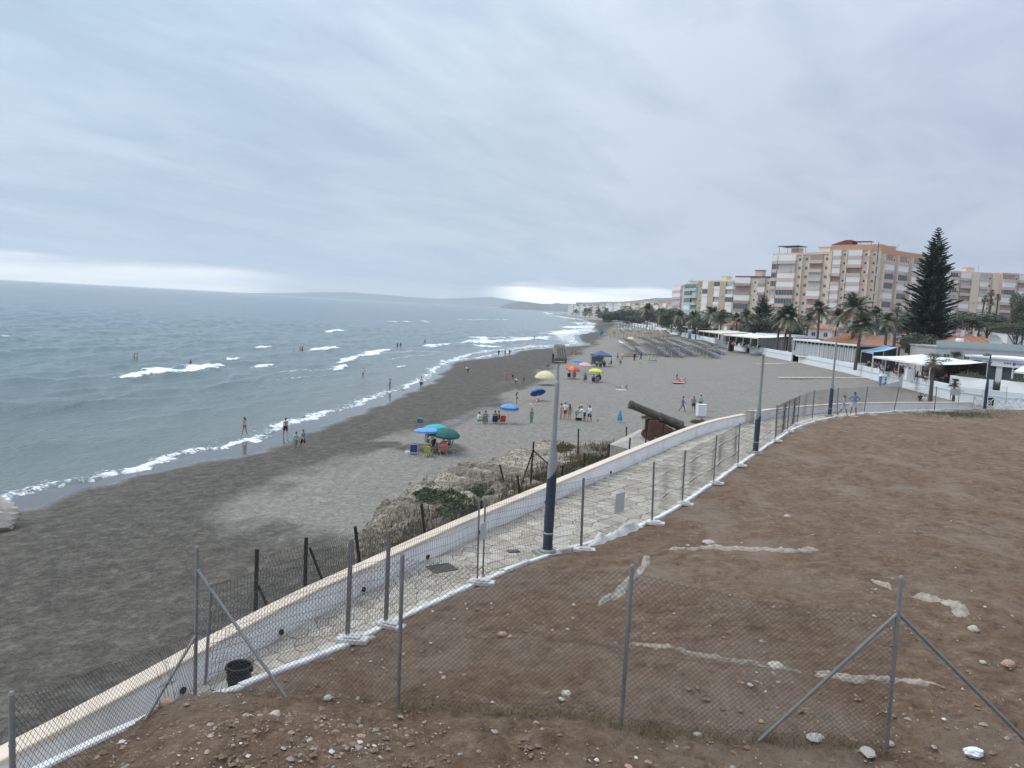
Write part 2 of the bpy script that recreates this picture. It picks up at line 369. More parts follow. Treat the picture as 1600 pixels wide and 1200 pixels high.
def build_ground():
    t=np.concatenate([np.linspace(.60,.021,400),1/np.geomspace(1/.0206,1/.00018,70)]); r=11./t
    th=np.radians(np.concatenate([np.linspace(-62,-40,40,endpoint=False),np.linspace(-40,42,620),np.linspace(42.5,75,40)]))
    T,Rr=np.meshgrid(th,r); X=Rr*np.sin(T); Y=Rr*np.cos(T)
    z,d,w=ground(X,Y)
    near=1-sstep(120,350,Rr)
    z=z+(fbm(X*.9,Y*.9,4)-.5)*.16*sstep(1.5,6,d)*near*sstep(.5,4,-w)+(fbm(X*.13,Y*.11,3)-.5)*.5*sstep(4,16,d)*near*sstep(1,9,-w)
    ed=[(-200,26),(20,26),(40,24),(60,17),(75,15),(90,17),(110,20),(140,22),(200,16),(300,14),(600,16),(3000,18)]
    lim=np.interp(Y,[e[0] for e in ed],[e[1] for e in ed])
    dm=1-sstep(-4,4,d-lim); dm=np.maximum(dm,.0)
    DRY=[tuple(onb(u,v))[:2] for u,v in [(545,872),(470,832),(400,787),(470,748),(560,712),(640,688),(715,664),(770,640),(800,618),(850,585),(895,560),(930,541),(948,524),(962,508),(962,500)]]
    DP=DRY+[(300,2500),(600,900),(140,60),(30,30),(4,22)]
    dd,_=poly_dist(DRY,X,Y); dm=1-sstep(-8,8,np.abs(dd)*np.where(inside(DP,X,Y),1,-1)+.8*np.abs(dd)**.5)
    dm=np.where(Y>900,0,dm)
    # children's diggings
    for u,v,rx in [(672,700,3.2),(725,582,4.5),(800,592,6),(655,660,2.5),(590,696,2.5)]:
        p=onb(u,v); dm=np.maximum(dm,1.2*np.exp(-(((X-p.x)/rx)**2+((Y-p.y)/rx)**2)))
    wet=1-sstep(-.9,.5,d+(fbm(X*.25,Y*.25,3)-.5)*2.6)
    o=grid_mesh('beach',X,Y,z,mat_ground(),{'damp':dm,'wet':wet,'land':sstep(2.,4.,w)}); tag(o,kind='structure')
build_ground()
# ------------------------------------------------------------------ sea
FOAM=[  # (u0,v0,u1,v1,half width m,height m,strength)
 (192,591,236,586,1.3,.4,1.),(236,586,300,579,2.6,.6,1.05),(300,579,344,571,2.0,.6,1.05),(226,582,270,575,1.0,.05,.8),
 (358,564,371,560,.8,.35,1.),(398,573,428,568,1.0,.3,1.),(405,544,420,541,1.2,.4,1.),(492,548,524,545,2.2,.6,1.),(515,519,534,517,2.6,.7,1.),
 (566,556,606,546,2.0,.5,1.),(530,568,560,558,1.4,.4,1.),(526,577,540,571,.9,.3,.95),(400,585,530,574,.7,.05,.62),(420,594,520,584,.6,.05,.55),
 (600,503,680,504,3.2,.8,.95),(640,500,676,503,2.2,.6,1.),(668,542,688,539,1.8,.5,1.),(690,539,702,536,1.6,.5,1.),(586,552,700,548,2.,.1,.6),(600,562,680,552,1.2,.05,.55),
 (622,573,632,571,.7,.2,.9),(715,500,790,499,5.,.4,.75),(750,497,790,500,3.,.4,.7),(720,536,760,530,2.5,.3,.8),(740,528,784,528,4,.4,.9),(745,536,783,533,4,.4,.95),(752,541,780,541,4,.3,.9),
 (780,533,860,526,5,.2,.85),(820,528,864,531,5,.3,1.),(800,544,870,538,3,.1,.7),(860,522,905,518,7,.3,.9),(870,519,920,515,6,.3,.9),(880,512,935,510,9,.3,.95),(895,505,930,505,9,.3,.9),
 (850,488,880,495,10,.3,.95),(880,495,915,500,12,.3,.9),(700,566,735,552,1.5,.05,.75),(735,552,790,545,2.,.05,.7),(660,596,700,572,1.2,.05,.6),(785,487,800,486,8,.3,.6),
 (440,485,470,484,1.5,.1,.5),(0,524,8,523,1.2,.4,.9),(280,509,300,509,1.,.2,.55)]
def mat_sea():
    n=NT('sea_water'); fo=n.attr('foam'); dp=n.attr('depth')
    base=n.ramp(dp,[(0,(.145,.158,.145)),(.12,(.108,.142,.140)),(.45,(.078,.132,.143)),(1,(.052,.104,.132))])
    base=n.mix(n.ramp(n.noise(.022,4,.6,sc=(1,.35,1)),[(.4,0),(.65,.35)]),base,(.092,.142,.136))
    q=n.noise(1.7,8,.80,sc=(1,.7,1),dist=.6); q2=n.voro(3.2); q=n.M('ADD',n.M('MULTIPLY_ADD',q,2.0,-.68),n.M('MULTIPLY',q2,.42))
    f=n.ramp(n.M('SUBTRACT',n.M('MULTIPLY_ADD',fo,1.25,-.10),q),[(-.0,0),(.30,1)])
    n.col(n.mix(f,base,(.80,.82,.82))); n.rough(n.M('MULTIPLY_ADD',f,.6,.16))
    b1=n.noise(.55,4,.6,sc=(1,.45,1)); b2=n.noise(2.0,5,.66,sc=(1,.5,1))
    n.bump(n.M('ADD',n.M('MULTIPLY',b1,.9),n.M('MULTIPLY',b2,.40)),1.,.6); n.b.inputs['IOR'].default_value=1.33
    return n.mat
def build_sea():
    t=np.concatenate([np.linspace(.42,.0125,520),1/np.geomspace(1/.0124,1/.00018,90)]); r=CZ/t
    th=np.radians(np.concatenate([np.linspace(-62,-38,30,endpoint=False),np.linspace(-38,14,560)]))
    T,Rr=np.meshgrid(th,r); X=Rr*np.sin(T); Y=Rr*np.cos(T); d,arc=poly_dist(SHORE,X,Y)
    D=-d; z=np.full(X.shape,-.115); fade=1-sstep(250,800,Rr); sh=sstep(2.,30,D)
    rs=np.random.RandomState(3); wv=0
    wx=X+(fbm(X*.05,Y*.03,3)-.5)*14; wy=Y+(fbm(X*.04+9,Y*.04,3)-.5)*14
    for lam,a in ((17,.15),(12,.13),(8.5,.10),(6,.07),(4.3,.05),(3,.034),(2.1,.022),(1.5,.014)):
        for k in range(2):
            an=rs.uniform(-.55,.55)+.15; ph=rs.uniform(0,6.28); kx=math.cos(an)*2*math.pi/lam; ky=-math.sin(an)*2*math.pi/lam
            p=kx*wx+ky*wy+ph; env=.4+1.2*fbm(X*.6/lam+k*7,Y*.25/lam+lam,2); wv=wv+a*env*(1-np.abs(np.sin(p/2)))**1.0*1.6-a*.5
    z=z+wv*fade*(.14+.86*sh)*.95
    foam=np.zeros(X.shape)
    # swash edge
    off=3.6+1.9*(fbm(arc*.09,arc*0+2.,3)-.5)*2+1.1*(fbm(X*.8,Y*.8,3)-.5)*2; off=off*np.clip(1+(arc-260)/160,1,5)
    near=np.exp(-((D-off)/np.clip(.55+.45*fbm(arc*.15,arc*0+7,2)*2,.4,2))**2)*(.55+.75*fbm(arc*.22,arc*0+4,2))
    trail=(1-sstep(off,off+5.5,D))*.58*sstep(off-.6,off,D); far=sstep(150,330,Y)
    foam=np.maximum(near*.74,trail*(.85+.4*far)); foam=np.maximum(foam,far*(1-sstep(6,26,D))*.62)
    z=z+.16*np.exp(-((D-off-.3)/.5)**2)
    for u0,v0,u1,v1,hw,h,st in FOAM:
        hw*=1.45
        a=at(u0,v0,0); b=at(u1,v1,0); m=a.lerp(b,.5); n_=Vector((b.y-a.y,-(b.x-a.x),0)); q=(b-a).normalized().cross(Vector((0,0,1)))*hw*.35
        P=[a,a.lerp(b,.3)+q,m-q*.4,a.lerp(b,.75)+q*.6,b]; ex=hw*5
        sel=(X>min(a.x,b.x)-ex)&(X<max(a.x,b.x)+ex)&(Y>min(a.y,b.y)-ex)&(Y<max(a.y,b.y)+ex)
        if not sel.any(): continue
        dd,ar=poly_dist(P,X[sel],Y[sel]); LL=(b-a).length; wob=(fbm(X[sel]*.7,Y[sel]*.7,3)-.5)*hw*.9
        tap=.45+.55*np.sin(np.clip(ar/LL,0.02,.98)*math.pi)**.6
        # steep front towards the shore (positive side), ragged foam trailing behind
        fr=np.where(dd>0,np.exp(-((dd+wob)/(hw*.55*tap))**2),np.exp(-((dd+wob)/(hw*1.25*tap))**2))
        foam[sel]=np.maximum(foam[sel],fr*st*.95); z[sel]+=h*.8*fr*tap*(.75+.5*fbm(X[sel]*1.3,Y[sel]*1.3,2))
    keep=D>-1.5
    o=grid_mesh('sea',X,Y,z,mat_sea(),{'foam':foam,'depth':np.clip(D/160,0,1)},keep); tag(o,kind='structure')
build_sea()
# ------------------------------------------------------------------ far hills
def ridge(name,pts,depth,mat,rough,seed):
    """pts: (u, v_base, v_top, distance) along the skyline; a real ridge with depth behind"""
    rs=np.random.RandomState(seed); k=len(pts); U=np.linspace(0,k-1,150); u=np.interp(U,range(k),[p[0] for p in pts]); vt=np.interp(U,range(k),[p[2] for p in pts]); ds=np.interp(U,range(k),[p[3] for p in pts])
    J=np.linspace(0,1,26); X=np.zeros((26,150)); Y=X.copy(); Z=X.copy()
    for i in range(150):
        p=atY(u[i],vt[i],ds[i])
        for j,q in enumerate(J):
            X[j,i]=p.x*(1+(q-.4)*depth/ds[i]); Y[j,i]=ds[i]+(q-.4)*depth; Z[j,i]=p.z*math.sin(math.pi*min(1,q/.4)*.5)**1.2 if q<.4 else p.z*(1-(q-.4)/.6)
    nz=fbm(X/rough,Y/rough,5)-.5; Z=np.maximum(Z+nz*.5*np.maximum(Z,0)*np.minimum(1,Z/20+.1),-3)
    Z[0,:]=-4
    o=grid_mesh(name,X,Y,Z,mat); tag(o,kind='structure')
ml=pm('far_hillside',(.12,.125,.115),.95,.35,.004)
ridge('mountains',[(385,459,457.8,12000),(450,461,457.3,12000),(500,464,455.3,12000),(545,466,455.5,12000),(590,468,459.3,12000),(640,470,463.8,12000),(690,473,466.8,12000),(730,476,465.5,12000),(765,478,464.4,12000),(800,479,469.7,12000),(850,482,475.8,12000),(940,487,481.4,12000)],2000,ml,1500,2)
ridge('headland',[(781,480,479.5,5600),(790,480,475,5600),(805,481,471.5,5600),(825,482,471,5600),(845,483,472.5,5700),(860,484,475,5800),(872,485,472.5,5800),(885,485,474,5800),(930,488,478,5800)],500,ml,150,5)
ridge('hills',[(900,488,474,3600),(930,489,473,3600),(960,490,472,3600),(1000,491,471,3500),(1030,493,468,3400),(1055,494,466,3200),(1090,495,470,3200),(1150,497,480,3200),(1300,505,484,3000),(1600,523,500,3000)],900,ml,260,9)
# ------------------------------------------------------------------ promenade
M_white=pm('white_painted_render',(.78,.78,.77),.8,.05,2.,.15,30,dirt=(.42,.38,.33),dirt_amt=.45)
M_cap=pm('cream_coping_stone',(.64,.535,.42),.8,.14,3.,.2,25,dirt=(.40,.32,.25))
M_kerb=pm('white_kerb_paint',(.66,.65,.63),.85,.10,5.,.4,22,dirt=(.33,.26,.20),dirt_amt=.6)
M_mortar=pm('paving_mortar',(.31,.27,.215),.95,.2,4.,.3,30)
M_flag=[pm('flagstone_%d'%i,c,.82,.16,3.5,.35,30,dirt=(.24,.19,.14),dirt_amt=.5) for i,c in enumerate([(.37,.325,.26),(.42,.375,.305),(.33,.285,.225),(.45,.41,.345)])]
M_black=pm('black_plastic',(.012,.012,.013),.5,.2,6.)
M_steel=pm('galvanised_steel',(.20,.195,.185),.55,.25,9.,.1,60,metal=.1,dirt=(.14,.11,.09))
M_wire=pm('galvanised_wire',(.075,.07,.066),.6,.2,9.)
M_rust=pm('rusty_dark_steel',(.022,.018,.016),.9,.4,8.,.3,60)
def sweep(L,prof,step=.6,t0=0,t1=None,m=0):
    """profile (offset to the left, z) swept along a line; profile may follow the line's own z"""
    t1=L.L if t1 is None else t1; k=max(2,int((t1-t0)/step)+1); b=MB(); rows=[]
    for i in range(k):
        t=t0+(t1-t0)*i/(k-1); p=L.at(t); l=L.left(t); rows.append([(p.x+l.x*o,p.y+l.y*o,(p.z if rel else 0)+z) for o,z,rel in prof])
    n=len(prof); vs=[q for r in rows for q in r]
    b.add(vs,[(i*n+j,i*n+j+1,(i+1)*n+j+1,(i+1)*n+j) for i in range(k-1) for j in range(n-1)],m,False)
    b.add(vs,[tuple(range(n-1,-1,-1)),tuple(range((k-1)*n,k*n))],m); return b
def kpt(p):
    best=None
    for i in range(len(LK.P)-1):
        a=LK.P[i]; b=LK.P[i+1]; d=Vector((b.x-a.x,b.y-a.y)); t=max(0,min(1,((p.x-a.x)*d.x+(p.y-a.y)*d.y)/d.length_squared)); q=a.lerp(b,t); e=(q.x-p.x)**2+(q.y-p.y)**2
        if best is None or e<best[0]: best=(e,q)
    return best[1]
LALL=Line([(p.x,p.y) for p in LW.P]+[(p.x,p.y) for p in LW2.P]).prep()
NS=160; PR=[]
for i in range(NS+1):
    t=LALL.L*i/NS; p=LALL.at(t); PR.append((t,p,kpt(p)))
def pave(s,w):
    x=s/LALL.L*NS; i=int(min(max(x,0),NS-1e-6)); f=x-i; a=PR[i][1].lerp(PR[i+1][1],f); b=PR[i][2].lerp(PR[i+1][2],f)
    return Vector((a.x+(b.x-a.x)*w,a.y+(b.y-a.y)*w,PZ))
b=MB(); vs=[]
for i in range(NS+1):
    t=LALL.L*i/NS; l=LALL.left(t); a=PR[i][1]+l*.25; k=PR[i][2]; k=Vector((k.x,k.y,0))-l*.6
    vs+=[(a.x,a.y,-1),(a.x,a.y,PZ-.03),(k.x,k.y,PZ-.03),(k.x,k.y,-1)]
b.add(vs,[(i*4+j,i*4+j+1,(i+1)*4+j+1,(i+1)*4+j) for i in range(NS) for j in range(3)])
prom=b.build('promenade',M_mortar); tag(prom,kind='structure')
def voronoi_cells(L,Wd,size,seed):
    rs=random.Random(seed); pts=[]; ny=max(2,round(Wd/size)); nx=int(L/size)
    for i in range(-1,nx+1):
        for j in range(-1,ny+1): pts.append(((i+.5+(j%2)*.5+rs.uniform(-.34,.34))*size,(j+.5+rs.uniform(-.36,.36))*Wd/ny))
    g={}
    for q in pts: g.setdefault((int(q[0]//size),int(q[1]//size)),[]).append(q)
    out=[]
    for q in pts:
        if not(0<=q[0]<L and 0<=q[1]<Wd): continue
        poly=[(max(0,q[0]-2*size),max(0,q[1]-2*size)),(min(L,q[0]+2*size),max(0,q[1]-2*size)),(min(L,q[0]+2*size),min(Wd,q[1]+2*size)),(max(0,q[0]-2*size),min(Wd,q[1]+2*size))]
        cx,cy=int(q[0]//size),int(q[1]//size)
        for dx in range(-3,4):
            for dy in range(-3,4):
                for o in g.get((cx+dx,cy+dy),()):
                    if o is q: continue
                    mx,my=(o[0]+q[0])/2,(o[1]+q[1])/2; nx_,ny_=o[0]-q[0],o[1]-q[1]; ln=math.hypot(nx_,ny_); mx-=nx_/ln*.010; my-=ny_/ln*.010
                    new=[]
                    for k in range(len(poly)):
                        a=poly[k]; b_=poly[(k+1)%len(poly)]; da=(a[0]-mx)*nx_+(a[1]-my)*ny_; db=(b_[0]-mx)*nx_+(b_[1]-my)*ny_
                        if da<=0: new.append(a)
                        if da*db<0: t=da/(da-db); new.append((a[0]+(b_[0]-a[0])*t,a[1]+(b_[1]-a[1])*t))
                    poly=new
                    if len(poly)<3: break
        if len(poly)>=3: out.append((q,poly))
    return out
cells=voronoi_cells(LALL.L,1.,.2,5) if False else voronoi_cells(LALL.L,2.35,.37,5)
def cell_key(c):
    p=pave(c[0][0],c[0][1]/2.35); return p.length if p.y>9.5 else 1e6+p.length
cells.sort(key=cell_key); rest=MB()
for ci,(q,poly) in enumerate(cells):
    P=[pave(a,.02+.96*w/2.35) for a,w in poly]; top=random.uniform(.0,.008); mi=random.randrange(4)
    if ci<290 and cell_key((q,poly))<1e6:
        c=sum(P,Vector())/len(P); fb=MB(); fb.prism([((p.x-c.x),(p.y-c.y)) for p in P],-.028,top)
        fb.build('flagstone',M_flag[mi],prom,loc=c)
    else: rest.prism([(p.x,p.y) for p in P],PZ-.028,PZ+top,mi)
tag(rest.build('flagstone_paving',M_flag,prom),kind='stuff')
# parapet walls with coping
def parapet(L,h,label,end=True):
    r=empty('parapet_wall',(0,0,0)); tag(r,label,'wall')
    sweep(L,[(0,PZ-.35,0),(0,PZ+h,0),(.24,PZ+h,0),(.24,0,0)],.8).build('wall_body',M_white,r)
    t=0; k=0
    while t<L.L-.05:
        e=min(t+1.95,L.L); cb=sweep(L,[(-.035,PZ+h+.002,0),(-.035,PZ+h+.055,0),(-.02,PZ+h+.07,0),(.29,PZ+h+.07,0),(.305,PZ+h+.055,0),(.305,PZ+h+.002,0),(-.035,PZ+h+.002,0)],.65,t+.004,e-.004)
        cb.build('coping_stone',M_cap,r); t=e; k+=1
    return r
pw=parapet(LW,.56,'long low white parapet wall with cream coping along the near promenade')
pw2=parapet(LW2,.60,'white parapet wall curving round the far end of the promenade')
# drain holes in the wall face
for u,v in [(266,1073),(447,990),(583,924),(697,877),(787,840),(895,792),(1000,745)]:
    p=at(u,v,PZ+.10); best=min((abs((LW.at(t/20)-Vector((p.x,p.y,0))).length),t/20) for t in range(int(LW.L*20))); t=best[1]; q=LW.at(t); l=LW.left(t)
    hb=MB(); a=Vector((q.x,q.y,PZ+.10)); hb.tube(a-l*.03,a+l*.02,.055,n=12); hb.lathe([(.05,0),(.062,0),(.062,.012)],12,0,(-l).to_track_quat('Z','Y').to_matrix(),c=a-l*.028)
    hb.build('drain_spout',M_black,pw)
# grey pillar at the wall gap
pb=MB(); p=at(1171,661,5.6); pb.box((p.x,p.y,PZ+.4),(.35,.45,.8),.5); pb.box((p.x,p.y,PZ+.83),(.42,.52,.06),.5)
tag(pb.build('stone_pillar',pm('grey_render',(.36,.34,.30),.9,.15,4)),'short grey pillar in the gap between the two white parapet walls','pillar')
# kerb stones
kr=empty('kerb',(0,0,0)); tag(kr,'narrow white painted kerb between promenade paving and bare dirt','kerb')
t=0
while t<LK.L-.1:
    e=min(t+1.2,LK.L); w=random.uniform(-.02,.02); dz=random.uniform(-.02,.02)
    sweep(LK,[(-.06+w,-.6,1),(-.06+w,.02+dz,1),(-.045+w,.045+dz,1),(.07+w,.045+dz,1),(.085+w,.02+dz,1),(.085+w,-.9,1)],.6,t+.004,e-.004).build('kerb_stone',M_kerb,kr); t=e
# ------------------------------------------------------------------ dirt plot
def mat_dirt():
    n=NT('bare_dirt'); f=n.noise(.28,8,.72); g=n.noise(2.6,6,.7); h=n.noise(9,7,.8)
    c=n.ramp(n.M('ADD',n.M('MULTIPLY',g,.6),n.M('MULTIPLY',h,.4)),[(.32,(.055,.034,.022)),(.44,(.168,.110,.072)),(.56,(.265,.184,.125)),(.70,(.44,.345,.25))])
    c=n.mix(n.ramp(f,[(.42,0),(.62,.5)]),c,n.ramp(h,[(.3,(.090,.046,.026)),(.7,(.30,.172,.098))]))
    c=n.mix(n.ramp(n.noise(.5,7,.75,sc=(1,.5,1)),[(.48,0),(.66,.8)]),c,(.30,.235,.175))
    v=n.voro(34); w=n.noise(3.,3,.6); c=n.mix(n.M('MULTIPLY',n.ramp(v,[(.10,1),(.16,0)]),n.ramp(w,[(.5,0),(.66,.85)])),c,(.42,.36,.29))
    n.col(c); n.rough(.95); n.bump(n.M('ADD',n.M('MULTIPLY',g,.8),n.M('ADD',n.M('MULTIPLY',h,.35),n.M('MULTIPLY',n.noise(60,2,.6),.18))),1.,.24); n.b.inputs['Specular IOR Level'].default_value=.2
    return n.mat
def build_mound():
    t=np.linspace(1.35,.062,380); r=5.6/t; th=np.radians(np.linspace(-52,52,540)); T,Rr=np.meshgrid(th,r); X=Rr*np.sin(T); Y=Rr*np.cos(T)
    z,s=mound(X,Y); z=z+(fbm(X*4,Y*4,4)-.5)*.13*sstep(.05,.5,s)+(fbm(X*12,Y*12,3)-.5)*.055*(1-sstep(14,22,Rr))
    o=grid_mesh('dirt_plot',X,Y,z,mat_dirt(),{},s>-.8); tag(o,kind='structure')
build_mound()
# ------------------------------------------------------------------ rock ledge below the parapet
RK_OUT=[(-2.6,19.5),(-4.6,26.3)]+[tuple(at(u,v,z))[:2] for u,v,z in [(556,845,2.5),(549,805,2.9),(590,780,2.8),(648,760,2.6),(700,743,2.6),(765,727,2.6),(832,702,2.6),(880,690,2.7),(950,673,3.2),(1000,660,3.6),(1080,652,4.2),(1150,651,4.6)]]
tl=[t for t in np.linspace(0,LW.L,120) if LW.at(t).y>19.5]
RK=RK_OUT+[tuple((LW.at(t)+LW.left(t)*.1))[:2] for t in reversed(tl)]
def rock_z(X,Y):
    ins=inside(RK,X,Y); d,_=poly_dist(RK_OUT,X,Y); d=np.abs(d)*np.where(ins,1,-1)
    wd,_=poly_dist([(p.x,p.y) for p in LW.P],X,Y); wd=np.abs(wd); g,_,_=ground(X,Y)
    n1=fbm(X*.55,Y*.55,4); n2=fbm(X*1.7+3,Y*1.7,4); rg=1-np.abs(2*fbm(X*.9+8,Y*.9+2,4)-1)
    flat=np.clip((Y-36)/8,0,1)
    st=2.75+2.4*np.exp(-wd/4.2)+(n1-.5)*1.5*(1-.6*flat)+(rg-.75)*.5*(1-.6*flat)+flat*.5; top=.45*st+.55*(np.floor(st/.42)+sstep(.55,1.,st/.42-np.floor(st/.42)))*.42
    top=np.minimum(top,5.6); e=d+(n2-.5)*1.5
    k=sstep(-.2,1.0,e)
    z=(g-.5)*(1-k)+top*k; return z+(n2-.5)*.22*k, d
rz=Lut(lambda X,Y:rock_z(X,Y)[0],-11,21,18,61,.1)
def onr(u,v):
    d=ray(u,v); prev=None
    for Y in np.linspace(19,60,400):
        p=Vector((d[0]*Y/d[1],Y,CZ+d[2]*Y/d[1]))
        if p.z<=rz(p.x,p.y): return p
    return onb(u,v)
def mat_rock():
    n=NT('eroded_sandstone'); f=n.noise(.5,6,.65); g=n.noise(4.5,6,.7); v=n.voro(5.5)
    c=n.ramp(n.M('ADD',n.M('MULTIPLY',g,.7),n.M('MULTIPLY',v,.35)),[(.30,(.055,.044,.034)),(.42,(.22,.18,.135)),(.54,(.42,.355,.28)),(.74,(.60,.53,.43))])  # darkest stop puts crevice shade into the stone colour
    c=n.mix(n.ramp(f,[(.42,0),(.56,.88)]),c,n.ramp(g,[(.32,(.085,.070,.045)),(.5,(.17,.145,.105)),(.7,(.25,.222,.18))]))
    n.col(c); n.rough(.95); n.bump(n.M('ADD',g,n.M('MULTIPLY',v,-.8)),1.,.22); return n.mat
def build_rock():
    xs=np.arange(-10,20,.09); ys=np.arange(18.5,53,.11); X,Y=np.meshgrid(xs,ys); z,d=rock_z(X,Y); X=X+(fbm(X*2.2,Y*2.2,3)-.5)*.25
    wd,_=poly_dist([(p.x,p.y) for p in LW.P],X,Y)
    o=grid_mesh('rock_ledge',X,Y,z,mat_rock(),{},(d>-1.2)&(wd<-.12)); tag(o,kind='structure')
build_rock()
bm_=MB(); p=onb(4,826)
def rockmesh(name,sx,sy,sz,seed,mat,n=10,k=7,amp=.32):
    rs=np.random.RandomState(seed); b=MB(); b.ball((0,0,0),1.,n,k); V=np.array(b.v); o=rs.rand(3)*50
    q=1+amp*((fbm(V[:,0]*1.2+o[0]+V[:,2]*.7,V[:,1]*1.2+o[1]-V[:,2]*.5,3)-.5)*2.2); V=np.round(V*q[:,None]*4)/4*.22+V*q[:,None]*.78
    V=V*np.array([sx,sy,sz]); b.v=[tuple(v) for v in V]; b.sm=[False]*len(b.f); return b.mesh(name,mat)
M_pale=pm('pale_limestone',(.41,.36,.30),.92,.22,6.,.5,20,dirt=(.25,.19,.14),dirt_amt=.6)
M_brk=pm('broken_brick',(.36,.24,.17),.92,.25,8.,.4,30,dirt=(.2,.14,.1))
o=obj('boulder',rockmesh('boulder',1.25,1.0,.95,4,M_pale,20,14),None,(p.x-.55,p.y,p.z+.55)); tag(o,'pale rounded boulder on the dark sand at the left edge','boulder')
for i,(u,v,s) in enumerate([(20,1108,.22),(40,1104,.18),(6,1112,.3)]): pass
# scrub and grass on the ledge
M_scrub=[pm('scrub_leaf_%d'%i,c,.8,.3,5.) for i,c in enumerate([(.072,.094,.046),(.105,.122,.062),(.055,.072,.040)])]
M_dry=[pm('dry_grass_%d'%i,c,.9,.3,5.) for i,c in enumerate([(.16,.115,.055),(.225,.165,.085),(.11,.075,.04),(.085,.085,.04)])]
def shrub_mesh(name,r,h,n,mats,seed,leaf=.06):
    rs=random.Random(seed); b=MB()
    for i in range(n):
        a=rs.uniform(0,6.283); q=rs.random()**.5; x=math.cos(a)*q*r; y=math.sin(a)*q*r; lump=.6+.4*math.sin(3*a+seed)+.25*math.sin(7*a); z=rs.random()**.7*h*max(.15,(1-q*q))*lump+.02
        d=Vector((rs.uniform(-1,1),rs.uniform(-1,1),rs.uniform(.1,1.2))).normalized(); s=Vector((rs.uniform(-1,1),rs.uniform(-1,1),rs.uniform(-.6,.6))); s=(s-d*s.dot(d)).normalized(); L=leaf*rs.uniform(.6,1.7); w=L*.33; c=Vector((x,y,z))
        b.add([c-s*w*.5,c+d*L*.5+s*w,c+d*L,c+d*L*.5-s*w],[(0,1,2,3)],rs.randrange(len(mats)))
    for i in range(7):
        a=i*.9; b.path([(0,0,-.1),(math.cos(a)*r*.25,math.sin(a)*r*.25,h*.3),(math.cos(a)*r*.55,math.sin(a)*r*.55,h*.5)],[.02,.012,.006],4,rs.randrange(len(mats)))
    return b.mesh(name,mats)
for i,(u,v,r,h,lb) in enumerate([(690,778,1.15,.55,'low green shrub on the pale rock beside the leaning rusty post'),(720,800,1.0,.6,'rounded dark green shrub on the rock nearest the parapet'),(668,772,.7,.35,'small flat green shrub at the seaward side of the rocks'),(755,770,.9,.45,'loose grey green shrub between pale rocks'),(858,748,.9,.5,'olive shrub behind the floodlight lamp post'),(905,742,1.0,.55,'dark olive shrub by the parapet right of the floodlight lamp post'),(940,722,1.0,.5,'spreading olive shrub halfway to the cannon'),(980,712,.9,.5,'dark green shrub in front of the cannon slab'),(882,700,.8,.4,'low brownish shrub on the outer rocks behind the lamp post'),(1000,718,.7,.4,'small green shrub against the parapet below the cannon'),(1016,653,.9,.4,'low olive scrub on the sand behind the cannon'),(1095,660,1.,.35,'brown scrub on the yellow bank right of the cannon')]):
    p=onr(u,v); m=shrub_mesh('foliage',r,h,2600,M_scrub if i not in(8,11) else M_dry,i,.075); o=obj('shrub',m,None,(p.x,p.y,p.z-.05)); tag(o,lb,'shrub',)
def grass_stuff():
    rs=random.Random(5); b=MB()
    def blade(x,y,z,h,w,mi,lean):
        a=rs.uniform(0,6.283); dx,dy=math.cos(a),math.sin(a); b.add([(x-dy*w,y+dx*w,z-.03),(x+dy*w,y-dx*w,z-.03),(x+dx*lean*h,y+dy*lean*h,z+h)],[(0,1,2)],mi)
    ts=[(LW.at(t),LW.left(t)) for t in np.linspace(0,LW.L,1500) if 18<LW.at(t).y<47]
    for i in range(44000):
        a_,l_=rs.choice(ts); off=max(.4,rs.gauss(3.5,1.9)); q=a_+l_*off
        if math.sin(q.x*1.9+q.y*.7)+math.sin(q.y*1.3-q.x)<-.5 and off>.8: continue
        z=rz(q.x,q.y); blade(q.x,q.y,z,rs.uniform(.14,.48),.022,rs.choice((0,0,1,2,2,3,3)),rs.uniform(.1,.8))
    return tag(b.build('dry_grass',M_dry),'brown dry grass growing along the outside of the parapet','grass',kind='stuff')
grass_stuff()
# cannon slab and bank
def slab(name,pts,z0,z1,mat,label,cat): b=MB(); b.prism([(p.x,p.y) for p in pts],z0,z1,0,True); return tag(b.build(name,mat),label,cat)
CY=43.5; cc=at(1033,685,5.12)
slab('cannon_slab',[at(952,694,5.05),at(1000,706,5.05),at(1062,697,5.05),at(1080,684,5.05),at(1000,671,5.05)],3.5,5.05,pm('weathered_concrete',(.40,.37,.32),.9,.15,3.,.3,20,dirt=(.2,.17,.13)),'pale concrete slab under the old cannon','slab')
